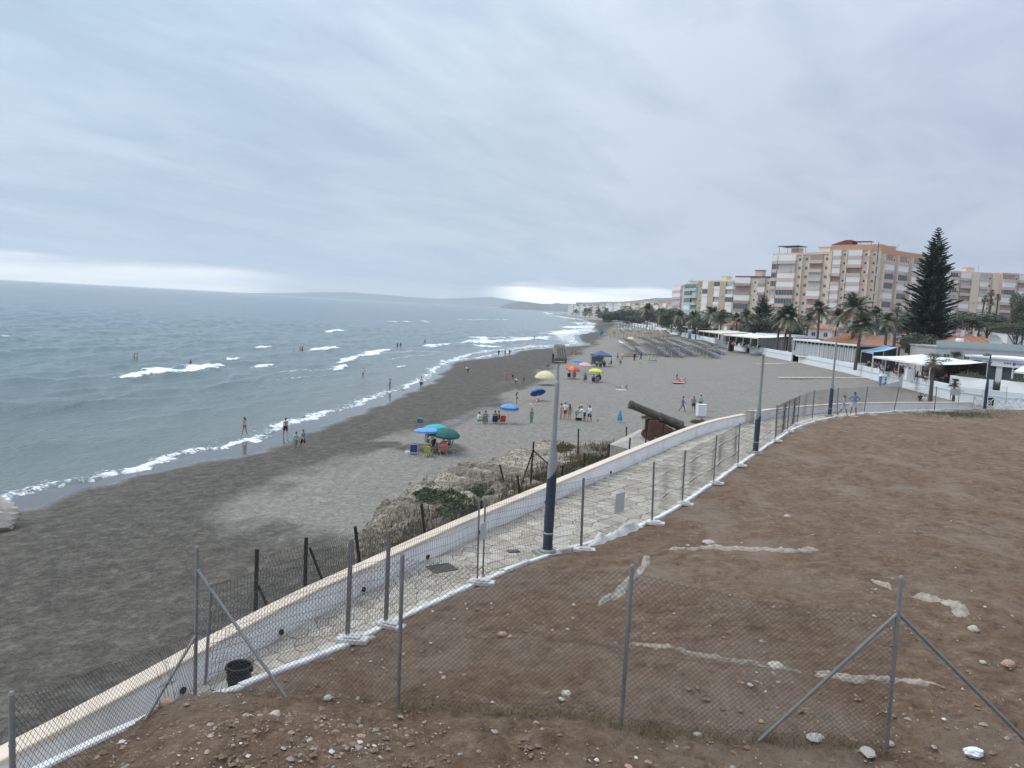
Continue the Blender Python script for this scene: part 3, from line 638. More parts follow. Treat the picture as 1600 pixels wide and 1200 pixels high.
# ------------------------------------------------------------------ cannon
M_iron=pm('weathered_cannon_iron',(.085,.070,.058),.75,.3,6.,.35,25,metal=.2,dirt=(.17,.115,.08))
M_wood=pm('red_brown_timber',(.120,.052,.036),.85,.3,5.,.4,18,dirt=(.06,.035,.025),dirt_amt=.7)
def cannon():
    r=empty('cannon',(cc.x-.05,cc.y,5.06),math.radians(6)); r.scale=(1.1,1.1,1.08); tag(r,'old iron cannon on a red brown timber carriage pointing up towards the sea','cannon')
    el=math.radians(20.5); ax=Vector((-math.cos(el),0,math.sin(el))); br=Vector((1.12,0,.80)); R=ax.to_track_quat('Z','Y').to_matrix()
    prof=[(0,-.30),(.07,-.29),(.10,-.22),(.06,-.15),(.10,-.08),(.27,-.03),(.295,0),(.30,.06),(.275,.09),(.27,.5),(.285,.53),(.285,.60),(.26,.63),(.245,1.3),(.26,1.33),(.26,1.40),(.235,1.43),(.205,2.7),(.225,2.73),(.225,2.78),(.205,2.81),(.215,2.95),(.245,3.08),(.245,3.16),(.215,3.18),(.10,3.18),(.10,2.6),(0,2.6)]
    MB().lathe(prof,24,0,R,c=br).build('barrel',M_iron,r)
    tr=br+ax*1.35; MB().tube(tr+Vector((0,-.42,-.1)),tr+Vector((0,.42,-.1)),.085,n=12).build('trunnion',M_iron,r)
    side=[(-.92,.05),(-.92,.30),(-.80,.34),(-.80,.92),(-.66,1.0),(-.30,1.0),(-.22,.88),(.12,.80),(.12,.68),(.50,.60),(.50,.46),(.85,.40),(.85,.30),(1.55,.22),(1.55,.04),(.5,.02)]
    for s in(-.36,.36): MB().extr(side,.18,Matrix.Translation((0,s,.12))).build('cheek',M_wood,r)
    for x,w in((-.72,.25),(.62,.22)): MB().box((x,0,.23),(.26,1.0,.22)).build('axletree',M_wood,r)
    MB().box((-.55,0,.62),(.16,.54,.5)).build('transom',M_wood,r); MB().box((.75,0,.42),(.6,.54,.14)).build('stool_bed',M_wood,r)
    MB().extr([(-.2,-.08),(.34,.1),(.34,-.08)],.3,Matrix.Translation((.86,0,.57))).build('quoin',M_wood,r)
    for x in(-.72,.62):
        for s in(-.58,.58): MB().tube((x,s-.07,.20),(x,s+.07,.20),.20,n=18,sm=False).build('truck_wheel',M_wood,r)
    return r
cannon()
# yellow sandy bank to the right of the cannon
bk=MB(); 
def bank():
    P=[tuple(at(u,v,4.9))[:2] for u,v in [(1062,684),(1095,672),(1160,656),(1150,652),(1090,662),(1060,668)]]
    xs=np.arange(9,18,.15); ys=np.arange(38,56,.15); X,Y=np.meshgrid(xs,ys); ins=inside(P,X,Y); d,_=poly_dist(P+[P[0]],X,Y); d=np.abs(d)*np.where(ins,1,-1)
    Z=4.35+.75*sstep(-.4,.8,d)+(fbm(X*1.2,Y*1.2,4)-.5)*.25
    tag(grid_mesh('sandy_bank',X,Y,Z,pm('yellow_dry_bank',(.30,.235,.125),.95,.35,2.5,.6,14),{},d>-.7),kind='structure')
bank()
# ------------------------------------------------------------------ street lamps
M_pole=pm('grey_lamp_paint',(.26,.27,.27),.5,.15,4.,dirt=(.18,.16,.14)); M_blue=pm('navy_lamp_paint',(.018,.040,.075),.45,.2,3.,dirt=(.06,.07,.08),dirt_amt=.3)
M_lens=pm('lamp_lens',(.42,.43,.42),.25,.1,8.); M_concr=pm('rough_concrete',(.38,.35,.31),.92,.15,5.,.4,25,dirt=(.22,.17,.13))
def lamp(base,H,label,head,blueH=2.3,face=0,dark=False,arm=.28):
    r=empty('street_lamp',base,face); tag(r,label,'street lamp','lamp posts along the promenade'); pole=M_pole if not dark else M_blue
    MB().box((0,0,.03),(.62,.62,.16),.3).build('footing',M_concr,r); MB().lathe([(.0,.11),(.25,.11),(.25,.15),(.19,.19),(.15,.19)],20).build('base_flange',M_pole,r)
    # navy sleeve with slanted upper edge
    n=20; vs=[]
    for k in range(2):
        for i in range(n):
            a=2*math.pi*i/n; rad=.137; z=.15 if k==0 else blueH+.16*math.cos(a); vs.append((rad*math.cos(a),rad*math.sin(a),z))
    b=MB(); b.add(vs,[(i,(i+1)%n,n+(i+1)%n,n+i) for i in range(n)],0,True); sl_=b.build('sleeve',M_blue,r)
    if not dark: MB().lathe([(.139,.62),(.145,.62),(.145,.67),(.139,.67)],20).build('band',M_lens,sl_)
    MB().lathe([(.132,.15),(.132,blueH-.1),(.125,blueH+.25),(.085,blueH+.75),(.072,blueH+1.0),(.060,H-1.0 if head=='flood' else H-.1),(.060,H-.9 if head=='flood' else H),(0,H-.9 if head=='flood' else H)],20).build('shaft',pole,r)
    if head=='flood':
        MB().path([(0,0,H-1.05),(.0,.02,H-.6),(.03,.06,H-.42)],[.035,.033,.033],8).build('neck',pole,r)
        c=Vector((.04,.08,H-.13)); yb=MB(); yb.box(c+Vector((0,0,-.28)),(.40,.06,.03)); yb.box(c+Vector((-.19,0,-.16)),(.03,.06,.26)); yb.box(c+Vector((.19,0,-.16)),(.03,.06,.26)); yb.build('yoke',M_iron,r)
        R=Matrix.Rotation(math.radians(-28),3,'X'); fl=MB(); fl.box(c,(.34,.20,.42),R,taper=.82); fo_=fl.build('floodlight',pm('floodlight_casing',(.24,.23,.20),.6,.15,6.),r)
        for k in range(5): MB().box(c+R@Vector((-.13+.065*k,-.115,-.02)),(.014,.05,.34),R).build('cooling_fin',pm('floodlight_casing',(.24,.23,.20)),fo_)
        MB().box(c+R@Vector((0,.11,0)),(.30,.012,.36),R).build('lens',M_lens,fo_)
        MB().box((0,-.02,H-.98),(.05,.05,.5)).build('bracket_post',M_pole,r)
    elif head=='disc':
        MB().path([(0,0,H-.12),(-.12,0,H-.04),(-arm,0,H)],[.035,.03,.03],8).build('arm',M_pole,r)
        hd=MB().lathe([(0,.17),(.12,.165),(.25,.10),(.32,.0),(.325,-.03),(.30,-.035)],24,c=(-arm-.12,0,H-.02)).build('lamp_hood',pm('dark_hood',(.10,.11,.10),.5,.15,5.),r)
        MB().lathe([(.30,-.035),(.27,-.10),(.15,-.14),(0,-.15)],24,c=(-arm-.12,0,H-.02)).build('diffuser',M_lens,hd)
    return r
lamp(at(855,864,5.66)-Vector((0,0,.06)),5.85,'nearest lamp post with a floodlight on top and a navy blue sleeve','flood',2.35,.25)
lamp(at(1180,708,5.66)-Vector((0,0,.06)),5.2,'grey and navy lamp post with round hood halfway along the promenade fence','disc',1.95,.0)
lamp(at(1296,650,5.66)-Vector((0,0,.06)),6.6,'tall lamp post with navy foot beside the couple on the promenade','disc',2.0,-2.4)
lamp(at(1538,641,5.66)-Vector((0,0,.06)),5.0,'dark lamp post with round hood at the far gate of the promenade','disc',2.0,.05,True)
# ------------------------------------------------------------------ welded mesh fence panels on concrete feet
POSTS=[((318,1066),(327,912)),((543,993),(549,842)),((603,971),(608,829)),((747,905),(750,779)),((753,904),(757,779)),((908,855),(912,747)),((1019,814),(1022,721)),((1066,784),(1071,703)),((1115,752),(1120,680)),((1153,725),(1156,661)),((1211,687),(1214,633)),((1230,672),(1234,624)),((1246,661),(1250,617)),((1269,655),(1273,609)),((1308,649),(1310,606)),((1350,644),(1356,604)),((1397,641),(1405,604)),((1460,641),(1464,604)),((1572,634),(1574,604))]
def kz_at(x,y):
    d,a=poly_dist(KXY,np.array([x]),np.array([y])); return float(np.interp(a,KA,KZ)[0])
def post_base(u,v):
    z=5.8
    for _ in range(25): p=at(u,v,z); z=.5*z+.5*(kz_at(p.x,p.y)+.13)
    return at(u,v,z)
PB=[]
for b_,t_ in POSTS:
    p=post_base(*b_); d=ray(*t_); tt=math.hypot(p.x,p.y)/math.hypot(d[0],d[1]); top=Vector((d[0]*tt,d[1]*tt,CZ+d[2]*tt)); PB.append((p,top))
names=['between the corner of the wire fence and the black bucket','leaning over the white kerb left of the grey sign','with a small grey sign, left of the floodlight lamp',None,'right behind the navy foot of the floodlight lamp','with a large grey sign tied on','third after the floodlight lamp','fourth after the floodlight lamp','fifth after the floodlight lamp, just before the round hooded lamp','just beyond the round hooded lamp','second beyond the round hooded lamp','third beyond the round hooded lamp','fourth beyond the round hooded lamp','behind the tall lamp post','in front of the couple on the promenade','second to the right of the couple','third to the right of the couple','last one reaching the far gate']
M_sign=pm('grey_sign_plate',(.44,.44,.43),.6,.08,6.)
def wire(b,p,q,r=.0022): b.tube(p,q,r,n=3,caps=False,sm=True)
for i in range(len(PB)-1):
    if names[i] is None: continue
    (a0,a1),(b0,b1)=PB[i],PB[i+1]
    if i==1: pass
    r=empty('fence_panel',a0); tag(r,'welded wire mesh fence panel '+names[i],'fence panel','wire fence panels along the kerb')
    rel=lambda p:p-a0
    for lo,hi in((a0,a1),(b0,b1)):
        e=(b0-a0).normalized()*(.03 if lo is a0 else -.03); pb=MB(); pb.tube(rel(lo+e)+Vector((0,0,-.05)),rel(hi+e),.021,n=8); pb.build('post',M_steel,r)
    L=(b0-a0).length; wb=MB(); n=int(L/.065); q=lambda s,t:rel(a0.lerp(b0,s).lerp(a1.lerp(b1,s),t))
    nd=min(n,70)
    bul=lambda s,t:(b0-a0).normalized().cross(Vector((0,0,1)))*(.05*math.sin(s*9+i)*math.sin(t*3.1)*min(1,s*8,(1-s)*8))
    for k in range(1,nd):
        s=k/nd; prev=None
        for t in (.06,.3,.34,.38,.7,.74,.78,.97):
            p=q(s,t)+bul(s,t)+((b0-a0).normalized().cross(Vector((0,0,1)))*.03 if t in(.34,.74) else Vector())
            if prev is not None: wire(wb,prev,p,.0036)
            prev=p
    for t in(.06,.16,.3,.38,.5,.6,.7,.78,.88,.97):
        prev=None
        for k in range(9):
            p=q(k/8,t)+bul(k/8,t)
            if prev is not None: wire(wb,prev,p,.0038)
            prev=p
    tag(wb.build('wire_mesh',M_wire,r),kind='stuff')
    if i in(2,5):
        u,v,w,h=(818,833,.24,.42) if i==2 else(965,785,.52,.62)
        d=ray(u,v); s=.0
        best=min((abs((a0.lerp(b0,k/200).x)*d[1]-(a0.lerp(b0,k/200).y)*d[0]),k/200) for k in range(201))[1]
        p=a0.lerp(b0,best); tt=math.hypot(p.x,p.y)/math.hypot(d[0],d[1]); pz=CZ+d[2]*tt; an=math.atan2(b0.y-a0.y,b0.x-a0.x)
        sb=MB(); sb.box(Vector((p.x,p.y,pz))-a0+((b0-a0).normalized().cross(Vector((0,0,1))))*.07,(w,.012,h),an); tag(sb.build('sign_plate',M_sign,r),'blank grey back of a sign tied to the mesh')
M_foot=pm('white_painted_concrete',(.62,.60,.57),.9,.1,6.,.4,25,dirt=(.30,.23,.17),dirt_amt=.7)
fl=['beside the corner post of the wire fence','left of the black bucket gap','at the first narrow post pair','under the paired posts left of the floodlight lamp',None,'just right of the floodlight lamp','at the end of the white fabric','second after the white fabric','third after the white fabric','fourth after the white fabric','next after the round hooded lamp','second after the round hooded lamp','third after the round hooded lamp','fourth after the round hooded lamp','below the couple','right of the couple','second right of the couple','near the palm trunk','by the far gate']
for i,(p,t) in enumerate(PB):
    if fl[i] is None or i==0: continue
    b=MB(); b.box((0,0,0),(.62,.24,.11)); b.box((0,0,.075),(.34,.20,.05)); o=b.build('concrete_foot',M_foot,loc=(p.x+.10,p.y-.02,p.z-.07),rot=(random.uniform(-.04,.04),random.uniform(-.04,.04),math.radians(-12)+random.uniform(-.25,.25))); tag(o,'white concrete fence foot '+fl[i],'fence foot','white concrete feet of the mesh fence')
    m=o.modifiers.new('bevel','BEVEL'); m.width=.018; m.segments=1
# ------------------------------------------------------------------ chain link fence across the dirt
def vert(u0,v0,u1,v1,ground=None):
    p=ground or onm(u0,v0); d=ray(u1,v1); tt=math.hypot(p.x,p.y)/math.hypot(d[0],d[1]); return p,Vector((d[0]*tt,d[1]*tt,CZ+d[2]*tt))
cor=at(305,1071,6.25); P0t=atY(18,1085,7.4); P0b=Vector((P0t.x,P0t.y,mz(P0t.x,P0t.y)))
C0=(P0b,P0t); CC=vert(305,1071,308,856,cor); C1=vert(622,1103,629,868); C2=vert(970,1132,988,885); C3=vert(1385,1172,1408,903)
def chain(r,A,B,top0=1.,top1=1.,sag=.0,pitch=.078,bot=.0):
    a0,a1=A; b0,b1=B; org=Vector(r.location); L=(b0-a0).length; nrm=(b0-a0).normalized().cross(Vector((0,0,1))); H=((a1-a0).length*top0+(b1-b0).length*top1)/2
    def P(x,y):
        s=x/L; lo=a0.lerp(b0,s); gzv=mz(lo.x,lo.y)+.03 if bot==0 else lo.z; hi=(a0+(a1-a0)*top0).lerp(b0+(b1-b0)*top1,s); hi.z-=sag*4*s*(1-s)
        p=lo.lerp(hi,y/H); 
        if bot==0: p.z=gzv+(hi.z-gzv)*y/H
        return p+nrm*(.035*math.sin(x*2.1+1)*math.sin(y*1.9)+.012*math.sin(x*7+y*5))-org
    b=MB(); n=int((L+H)/pitch)
    for sg in(1,-1):
        for i in range(n+1):
            x0=i*pitch-(H if sg>0 else 0); ya=max(0,-x0 if sg>0 else x0-L); yb=min(H,(L-x0) if sg>0 else x0)
            if yb-ya<.05: continue
            k=max(2,int((yb-ya)/.3)); prev=None
            for j in range(k+1):
                y=ya+(yb-ya)*j/k; x=x0+sg*y; p=P(min(max(x,0),L),y)
                if prev is not None: wire(b,prev,p,.0026)
                prev=p
    for y in(.04,.5,.985):
        prev=None
        for j in range(25):
            p=P(L*j/24,H*y)
            if prev is not None: wire(b,prev,p,.0018)
            prev=p
    return tag(b.build('wire_mesh',M_wire,r),kind='stuff')
cf=empty('chain_link_fence',C2[0]); tag(cf,'sagging chain link fence on grey tube posts across the dirt','fence')
rl=lambda p:Vector(p)-C2[0]
for lo,hi in(C1,C2,C3,CC,C0):
    pb=MB(); pb.tube(rl(lo)-Vector((0,0,.15)),rl(hi),.030,n=10); po=pb.build('post',M_steel,cf)
    MB().tube(rl(hi),rl(hi)+Vector((0,0,.03)),.034,.02,n=10).build('cap',M_steel,po)
    d=(hi-lo); 
    for f in(.36,.62): MB().tube(rl(lo+d*f),rl(lo+d*(f+.012)),.036,n=10).build('clamp',M_steel,po)
p2=at(1178,1162,C3[0].z+.05); br=[(C3[0].lerp(C3[1],.80),onm(1178,1160)),(C3[0].lerp(C3[1],.80),onm(1612,1160)),(CC[0].lerp(CC[1],.85),onm(452,1092)),(CC[0].lerp(CC[1],.37),post_base(226,1121))]
for a,b_ in br: MB().tube(rl(a),rl(b_)-Vector((0,0,.05)),.024,n=8).build('brace',M_steel,cf)
chain(cf,C1,C2,.98,.97,.05); chain(cf,C2,C3,.97,.80,.10); chain(cf,CC,C1,.62,.98,.05); chain(cf,C0,CC,.98,.40,.04)
# ------------------------------------------------------------------ rusty fence seaward of the parapet
rf=empty('rusty_fence',tuple(at(829,755,4.))); tag(rf,'old rusty wire fence with leaning posts on the rocks outside the parapet','fence')
ro=Vector(rf.location)
_LP=[(LW.at(LW.L*k/899),LW.left(LW.L*k/899)) for k in range(900)]
def on_line(u,v,off):
    d=ray(u,v); best=None
    for a_,l_ in _LP:
        p=a_+l_*off; c=abs(p.x*d[1]-p.y*d[0])
        if p.y>6 and (best is None or c<best[0]): best=(c,p)
    p=best[1]; tt=math.hypot(p.x,p.y)/math.hypot(d[0],d[1]); return Vector((p.x,p.y,CZ+d[2]*tt))
near_=[]
for (u,v),(ub,vb) in [((403,858),(405,960)),((480,840),(481,925)),((556,823),(578,885)),((659,787),(672,848)),((752,782),(753,800)),((879,727),(879,800)),((914,708),(913,762)),((952,694),(952,740)),((985,684),(984,726)),((1011,664),(1010,712)),((1037,662),(1037,704))]:
    t=on_line(u,v,1.1); bo=on_line(ub,vb,1.1) if abs(u-ub)>5 else Vector((t.x,t.y,0)); g=min(rz(bo.x,bo.y),5.3) if bo.y>20 else gz(bo.x,bo.y)+2.4
    bo=Vector((bo.x,bo.y,min(g,t.z-1.2))); near_.append((bo,t)); MB().tube(bo-ro-Vector((0,0,.2)),t-ro,.045 if u<700 else .04,n=6,sm=False).build('post',M_rust,rf)
for a,b_ in[((484,856),(512,908)),((405,915),(425,945)),((1036,680),(1002,704)),((804,790),(830,816))]:
    A=on_line(*a,1.1); B=on_line(*b_,.75); MB().tube(A-ro,B-ro-Vector((0,0,.3)),.03,n=6,sm=False).build('brace',M_rust,rf)
outp=[]
for (u,v),(ub,vb) in [((781,726),(789,753)),((809,743),(815,792)),((834,690),(829,756)),((904,670),(903,713)),((979,667),(978,702))]:
    bo=onr(ub,vb); d=ray(u,v); tt=math.hypot(bo.x,bo.y)/math.hypot(d[0],d[1]); t=Vector((d[0]*tt,d[1]*tt,CZ+d[2]*tt)); outp.append((bo,t)); MB().tube(bo-ro-Vector((0,0,.2)),t-ro,.05,n=6,sm=False).build('post',M_rust,rf)
c3=outp[2]
for (u,v) in[(815,757),(863,723)]:
    e=onr(u,v) if u<820 else c3[0]+Vector((1.2,-.6,.9)); MB().tube(c3[0].lerp(c3[1],.8)-ro,e-ro,.035,n=6,sm=False).build('brace',M_rust,rf)
def rusty_mesh(A,B,cell=.11):
    a0,a1=A; b0,b1=B; L=(b0-a0).length; b=MB(); H=1.5; n=int((L+H)/cell); 
    P=lambda x,y:(a0.lerp(b0,x/L)).lerp(a1.lerp(b1,x/L),max(0,y/H))-ro
    for sg in(1,-1):
        for i in range(n+1):
            x0=i*cell-(H if sg>0 else 0); ya=max(0,-x0 if sg>0 else x0-L); yb=min(H,(L-x0) if sg>0 else x0)
            if yb-ya>.05: wire(b,P(x0+sg*ya,ya*.95),P(x0+sg*yb,yb*.95),.0026)
    tag(b.build('wire_mesh',M_rust,rf),kind='stuff')
for i in(0,1,2,5,6,7,8,9): rusty_mesh(near_[i],near_[i+1])
# ------------------------------------------------------------------ small things on promenade and dirt
def bucket():
    p=at(373,1079,PZ+.01); r=empty('bucket',p); tag(r,'black plastic bucket standing on the promenade behind the kerb','bucket')
    MB().lathe([(0,.01),(.16,.0),(.175,.02),(.19,.2),(.195,.22),(.20,.24),(.205,.42),(.225,.43),(.225,.47),(.205,.475),(.195,.44),(.165,.05),(0,.04)],24).build('body',M_black,r)
    for z in(.22,.34): MB().lathe([(.196,z),(.21,z+.01),(.21,z+.025),(.197,z+.035)],24).build('rib',M_black,r)
    for s in(-1,1): MB().box((s*.225,0,.40),(.03,.06,.07)).build('ear',M_black,r)
bucket()
p=at(690,888,PZ+.006); r=empty('manhole_cover',p,.6); r.scale=(.72,.72,1); tag(r,'dark rectangular metal drain cover set in the promenade paving','drain cover'); M_cast=pm('cast_iron_cover',(.085,.075,.065),.7,.2,10.,.2,40)
fbm_=MB(); [fbm_.box(c,d) for c,d in (((0,-.36,.008),(.95,.05,.02)),((0,.36,.008),(.95,.05,.02)),((-.45,0,.008),(.05,.67,.02)),((.45,0,.008),(.05,.67,.02)))]; fbm_.build('frame',M_cast,r)
for k in range(9): MB().box((-.38+.095*k,0,.006),(.07,.66,.014)).build('slat',M_cast,r)
p=at(802,861,PZ+.02); o=MB().box((0,0,0),(.34,.2,.03),.4).build('dark_tile',M_cast,loc=p); tag(o,'small dark patch plate in the paving left of the floodlight lamp','plate')
# white fabric bunched along the kerb
def fabric():
    a=post_base(922,846); b_=post_base(1008,812); nU,nV=70,14; X=np.zeros((nV,nU)); Y=X.copy(); Z=X.copy(); d=(b_-a); nrm=Vector((-d.y,d.x,0)).normalized()
    for i in range(nU):
        s=i/(nU-1); base=a.lerp(b_,s); h=(.10+.20*abs(math.sin(s*6.5+.6))**1.2+.05*math.sin(s*19))*min(1,s*6,(1-s)*6)
        for j in range(nV):
            t=j/(nV-1); w=(t-.5)*.8; p=base+nrm*(w+.05*math.sin(s*31+t*4)); X[j,i]=p.x; Y[j,i]=p.y; Z[j,i]=base.z-.15-.5*abs(w)+h*math.exp(-(w/.17)**2)+.02*math.sin(s*40+w*14)+.02*math.sin(s*73)
    o=grid_mesh('fabric_sheet',X,Y,Z,pm('white_geotextile',(.60,.585,.56),.9,.12,6.,.3,30,dirt=(.3,.25,.2),dirt_amt=.5)); m=o.modifiers.new('solid','SOLIDIFY'); m.thickness=.012
    tag(o,'white fabric sheet bunched up in waves along the kerb','fabric sheet')
fabric()
M_geo=pm('dirty_geotextile',(.33,.28,.222),.95,.4,11.,.6,40,dirt=(.12,.085,.06),dirt_amt=.8)
def strip(px,w,label,seed,h=.09):
    P=[onm(u,v) for u,v in px]; L=Line([(p.x,p.y) for p in P]).smooth(1); nU=max(30,int(L.L/.05)); nV=11; rs=np.random.RandomState(seed); U,V=np.meshgrid(np.linspace(0,L.L,nU),np.linspace(-1,1,nV)); X=np.zeros(U.shape); Y=X.copy()
    for i in range(nU):
        p=L.at(U[0,i]); l=L.left(U[0,i]); ww=w*(.35+.9*float(fbm(np.array([U[0,i]*1.1+seed]),np.array([seed*3.]),3)[0])); of=w*.8*(float(fbm(np.array([U[0,i]*.8]),np.array([seed*9.]),2)[0])-.5)
        X[:,i]=p.x+l.x*(V[:,i]*ww+of); Y[:,i]=p.y+l.y*(V[:,i]*ww+of)
    z,_=mound(X,Y); en=np.minimum(1,np.minimum(U,L.L-U)/.35); Z=z+.045+h*(fbm(U*3.4+seed,V*1.2+seed,4)-.42)*(1-V**2)*2.4*en+.09*(fbm(U*9,V*2.4+seed,3)-.5)+.05*(fbm(U*23,V*5+seed,2)-.5)-.09*np.abs(V)**3-.07*(1-en)
    o=grid_mesh('geotextile_strip',X,Y,Z,M_geo); tag(o,label,'fabric strip','torn fabric strips half buried in the dirt')
strip([(1040,862),(1080,858),(1130,857),(1180,858),(1230,861),(1284,859)],.22,'long torn grey fabric strip in the dirt behind the braced fence post',1)
strip([(1255,1050),(1300,1055),(1340,1062),(1400,1066),(1470,1069)],.15,'pale fabric strip lying between the legs of the braced post',2,.07)
strip([(985,1003),(1060,1018),(1130,1034),(1200,1046),(1260,1051)],.05,'thin line of fabric edge running from the second fence post',3,.05)
strip([(938,946),(962,932),(975,915),(1003,890),(1012,868)],.16,'crumpled fabric remnant beside the middle fence post',4,.1)
strip([(1358,903),(1385,915),(1392,922)],.14,'small rag of pale fabric left of the braced post top',5,.08)
strip([(1425,930),(1460,940),(1490,946),(1500,968)],.20,'dusty fabric heap to the right of the braced post',6,.12)
for u,v,s,lb,mm,sd_ in [(580,999,.16,'white stone beside the concrete foot near the left fence post',M_pale,1),(1210,1045,.24,'pale rock sitting on the thin fabric line',M_pale,2),(785,993,.17,'reddish rubble piece in the middle of the near dirt',M_brk,3),(798,997,.12,'small brick shard beside the reddish rubble',M_brk,4),(885,1086,.15,'white stone in the small cluster by the second fence post',M_pale,5),(878,1094,.09,'smaller stone of the white cluster by the second fence post',M_pale,6),(1575,1040,.20,'brownish stone at the right edge behind the brace',M_brk,7),(1536,1036,.10,'small stone near the right edge behind the brace',M_pale,8),(1521,985,.18,'long pale stone right of the braced post',M_pale,9),(1107,849,.34,'flat pale block lying above the long fabric strip',M_pale,10),(1075,853,.15,'small block beside the flat pale block',M_brk,11),(1389,1163,.12,'white rounded stone at the foot of the braced post',M_pale,12),(1275,1155,.20,'flat slab of stone at the bottom below the left brace',M_pale,13),(1355,1178,.19,'flat slab of stone left of the braced post foot',M_pale,14),(300,1078,.14,'stone at the foot of the corner post',M_brk,15),(262,1100,.20,'reddish stone low in the left corner of the dirt',M_brk,16),(512,1092,.11,'white stone at the bottom left of the first fence post',M_pale,17),(1478,946,.16,'pale lump among the dusty fabric heap',M_pale,18),(1090,1150,.10,'little white stone along the fence line',M_pale,19),(430,1120,.13,'pale stone in front of the corner brace foot',M_pale,20),(1230,808,.18,'small heap stone in the upper right of the dirt',M_pale,21)]:
    p=onm(u,v); flat=.35 if 'flat' in lb else .7; o=obj('stone',rockmesh('stone',s*.62,s*.5,s*.5*flat,sd_,mm,9,6),None,(p.x,p.y,p.z+s*.12),(0,0,sd_)); tag(o,lb,'stone','loose stones on the dirt')
def bag():
    p=onm(1521,1180); b=MB(); b.ball((0,0,0),1.,16,10); V=np.array(b.v); q=.75+.9*(fbm(V[:,0]*2.3+4,V[:,1]*2.3+V[:,2]*1.7,4)-.3); V=V*q[:,None]*np.array([.13,.09,.07]); b.v=[tuple(v) for v in V]; b.sm=[False]*len(b.f)
    tag(b.build('plastic_bag',pm('white_plastic',(.72,.73,.76),.4,.06,9.),loc=(p.x,p.y,p.z+.04)),'crumpled white plastic bag on the dirt at the bottom right','bag')
bag()
def pebbles():
    rs=np.random.RandomState(8); b=MB(); BV=np.array([(1,0,0),(.3,.95,.1),(-.8,.6,-.1),(-.7,-.7,.1),(.4,-.9,0),(.1,.05,1.),(0,0,-.9)],float); BF=[(i,(i+1)%5,5) for i in range(5)]+[((i+1)%5,i,6) for i in range(5)]; V=[];Fc=[];Mi=[]; k=0; cnt=0
    n=13000; u=rs.uniform(-60,1660,n); 
    x=rs.uniform(-6,26,n*3); y=rs.uniform(6,1,n*3)
    r=5.5/rs.uniform(.13,.95,n*3)**1.0; th=np.radians(rs.uniform(-40,40,n*3)); x=r*np.sin(th); y=r*np.cos(th); z,s=mound(x,y); dn=fbm(x*.5,y*.5,3)+(np.exp(-(((x+2.8)/1.8)**2+((y-8.6)/1.4)**2)))*.6
    ok=(s>.25)&(dn>rs.uniform(.30,.85,len(x))); x,y,z=x[ok],y[ok],z[ok]
    for i in range(len(x)):
        sz=min(.048,.008+.010*rs.pareto(2.3)); q=BV*sz*rs.uniform(.6,1.2,3)*np.array([1.2,1,.7]); a=rs.uniform(0,6.3); c,s_=math.cos(a),math.sin(a); q=np.stack([q[:,0]*c-q[:,1]*s_,q[:,0]*s_+q[:,1]*c,q[:,2]],1)+np.array([x[i],y[i],z[i]+sz*.3])
        b.add([tuple(t) for t in q],BF,int(rs.choice(5,p=[.05,.12,.15,.64,.04])))
    b.sm=[False]*len(b.f)
    ms=[M_pale,pm('pebble_grey',(.30,.265,.225),.9,.2,20.),M_brk,pm('clod_brown',(.20,.135,.09),.95,.25,15.),pm('pebble_white',(.60,.57,.52),.8,.1,20.)]
    tag(b.build('pebbles',ms),'pebbles and crumbs of rubble strewn over the dirt','pebbles',kind='stuff')
pebbles()
def straw():
    sk=Lut(lambda X,Y:poly_dist(KXY,X,Y)[0],-12,30,3,40,.3)
    rs=random.Random(21); b=MB(); pts=[]
    chain_pts=[C1[0],C2[0],C3[0]]
    def blade(x,y,h,w,flat):
        z=mz(x,y); a=rs.uniform(0,6.283); dx,dy=math.cos(a),math.sin(a)
        if flat: b.add([(x-dx*h,y-dy*h,z+.02),(x-dx*h-dy*w,y-dy*h+dx*w,z+.02),(x+dx*h,y+dy*h,z+.03+h*rs.uniform(0,.5))],[(0,1,2)],rs.randrange(3))
        else: b.add([(x-dy*w,y+dx*w,z),(x+dy*w,y-dx*w,z),(x+dx*.5*h,y+dy*.5*h,z+h)],[(0,1,2)],rs.choice((0,2,2,1)))
    for i in range(3800):   # along the foot of the wire
        k=rs.random()*2; j=int(k); p=chain_pts[j].lerp(chain_pts[j+1],k-j); off=rs.gauss(0,.10); blade(p.x+rs.uniform(-.05,.05),p.y-.05+off,rs.uniform(.03,.12),.004,rs.random()<.6)
    for i in range(7000):
        r=5.5/rs.uniform(.2,.85); th=math.radians(rs.uniform(-36,38)); x,y=r*math.sin(th),r*math.cos(th); 
        if sk(x,y)>.3 and math.sin(x*1.3+y)+math.sin(y*1.7-x*.6)>-.4: blade(x,y,rs.uniform(.03,.11),.004,rs.random()<.8)
    tag(b.build('straw',M_dry),'dry straw and twigs caught along the wire fence and over the dirt','straw',kind='stuff')
    b=MB()
    for i in range(3500):   # green tufts by the far crest
        u=rs.gauss(1500,30); v=645+rs.uniform(0,8)-abs(u-1500)*.03; p=onm(u,v) if i%20==0 else p; x=p.x+rs.gauss(0,.7); y=p.y+rs.gauss(0,.7); z=mz(x,y); h=rs.uniform(.05,.2); a=rs.uniform(0,6.28); b.add([(x-.012*math.sin(a),y+.012*math.cos(a),z),(x+.012*math.sin(a),y-.012*math.cos(a),z),(x+h*.5*math.cos(a),y+h*.5*math.sin(a),z+h)],[(0,1,2)],rs.randrange(3))
    tag(b.build('weeds',M_scrub),'thin green weeds along the far crest of the dirt','weeds',kind='stuff')
straw()
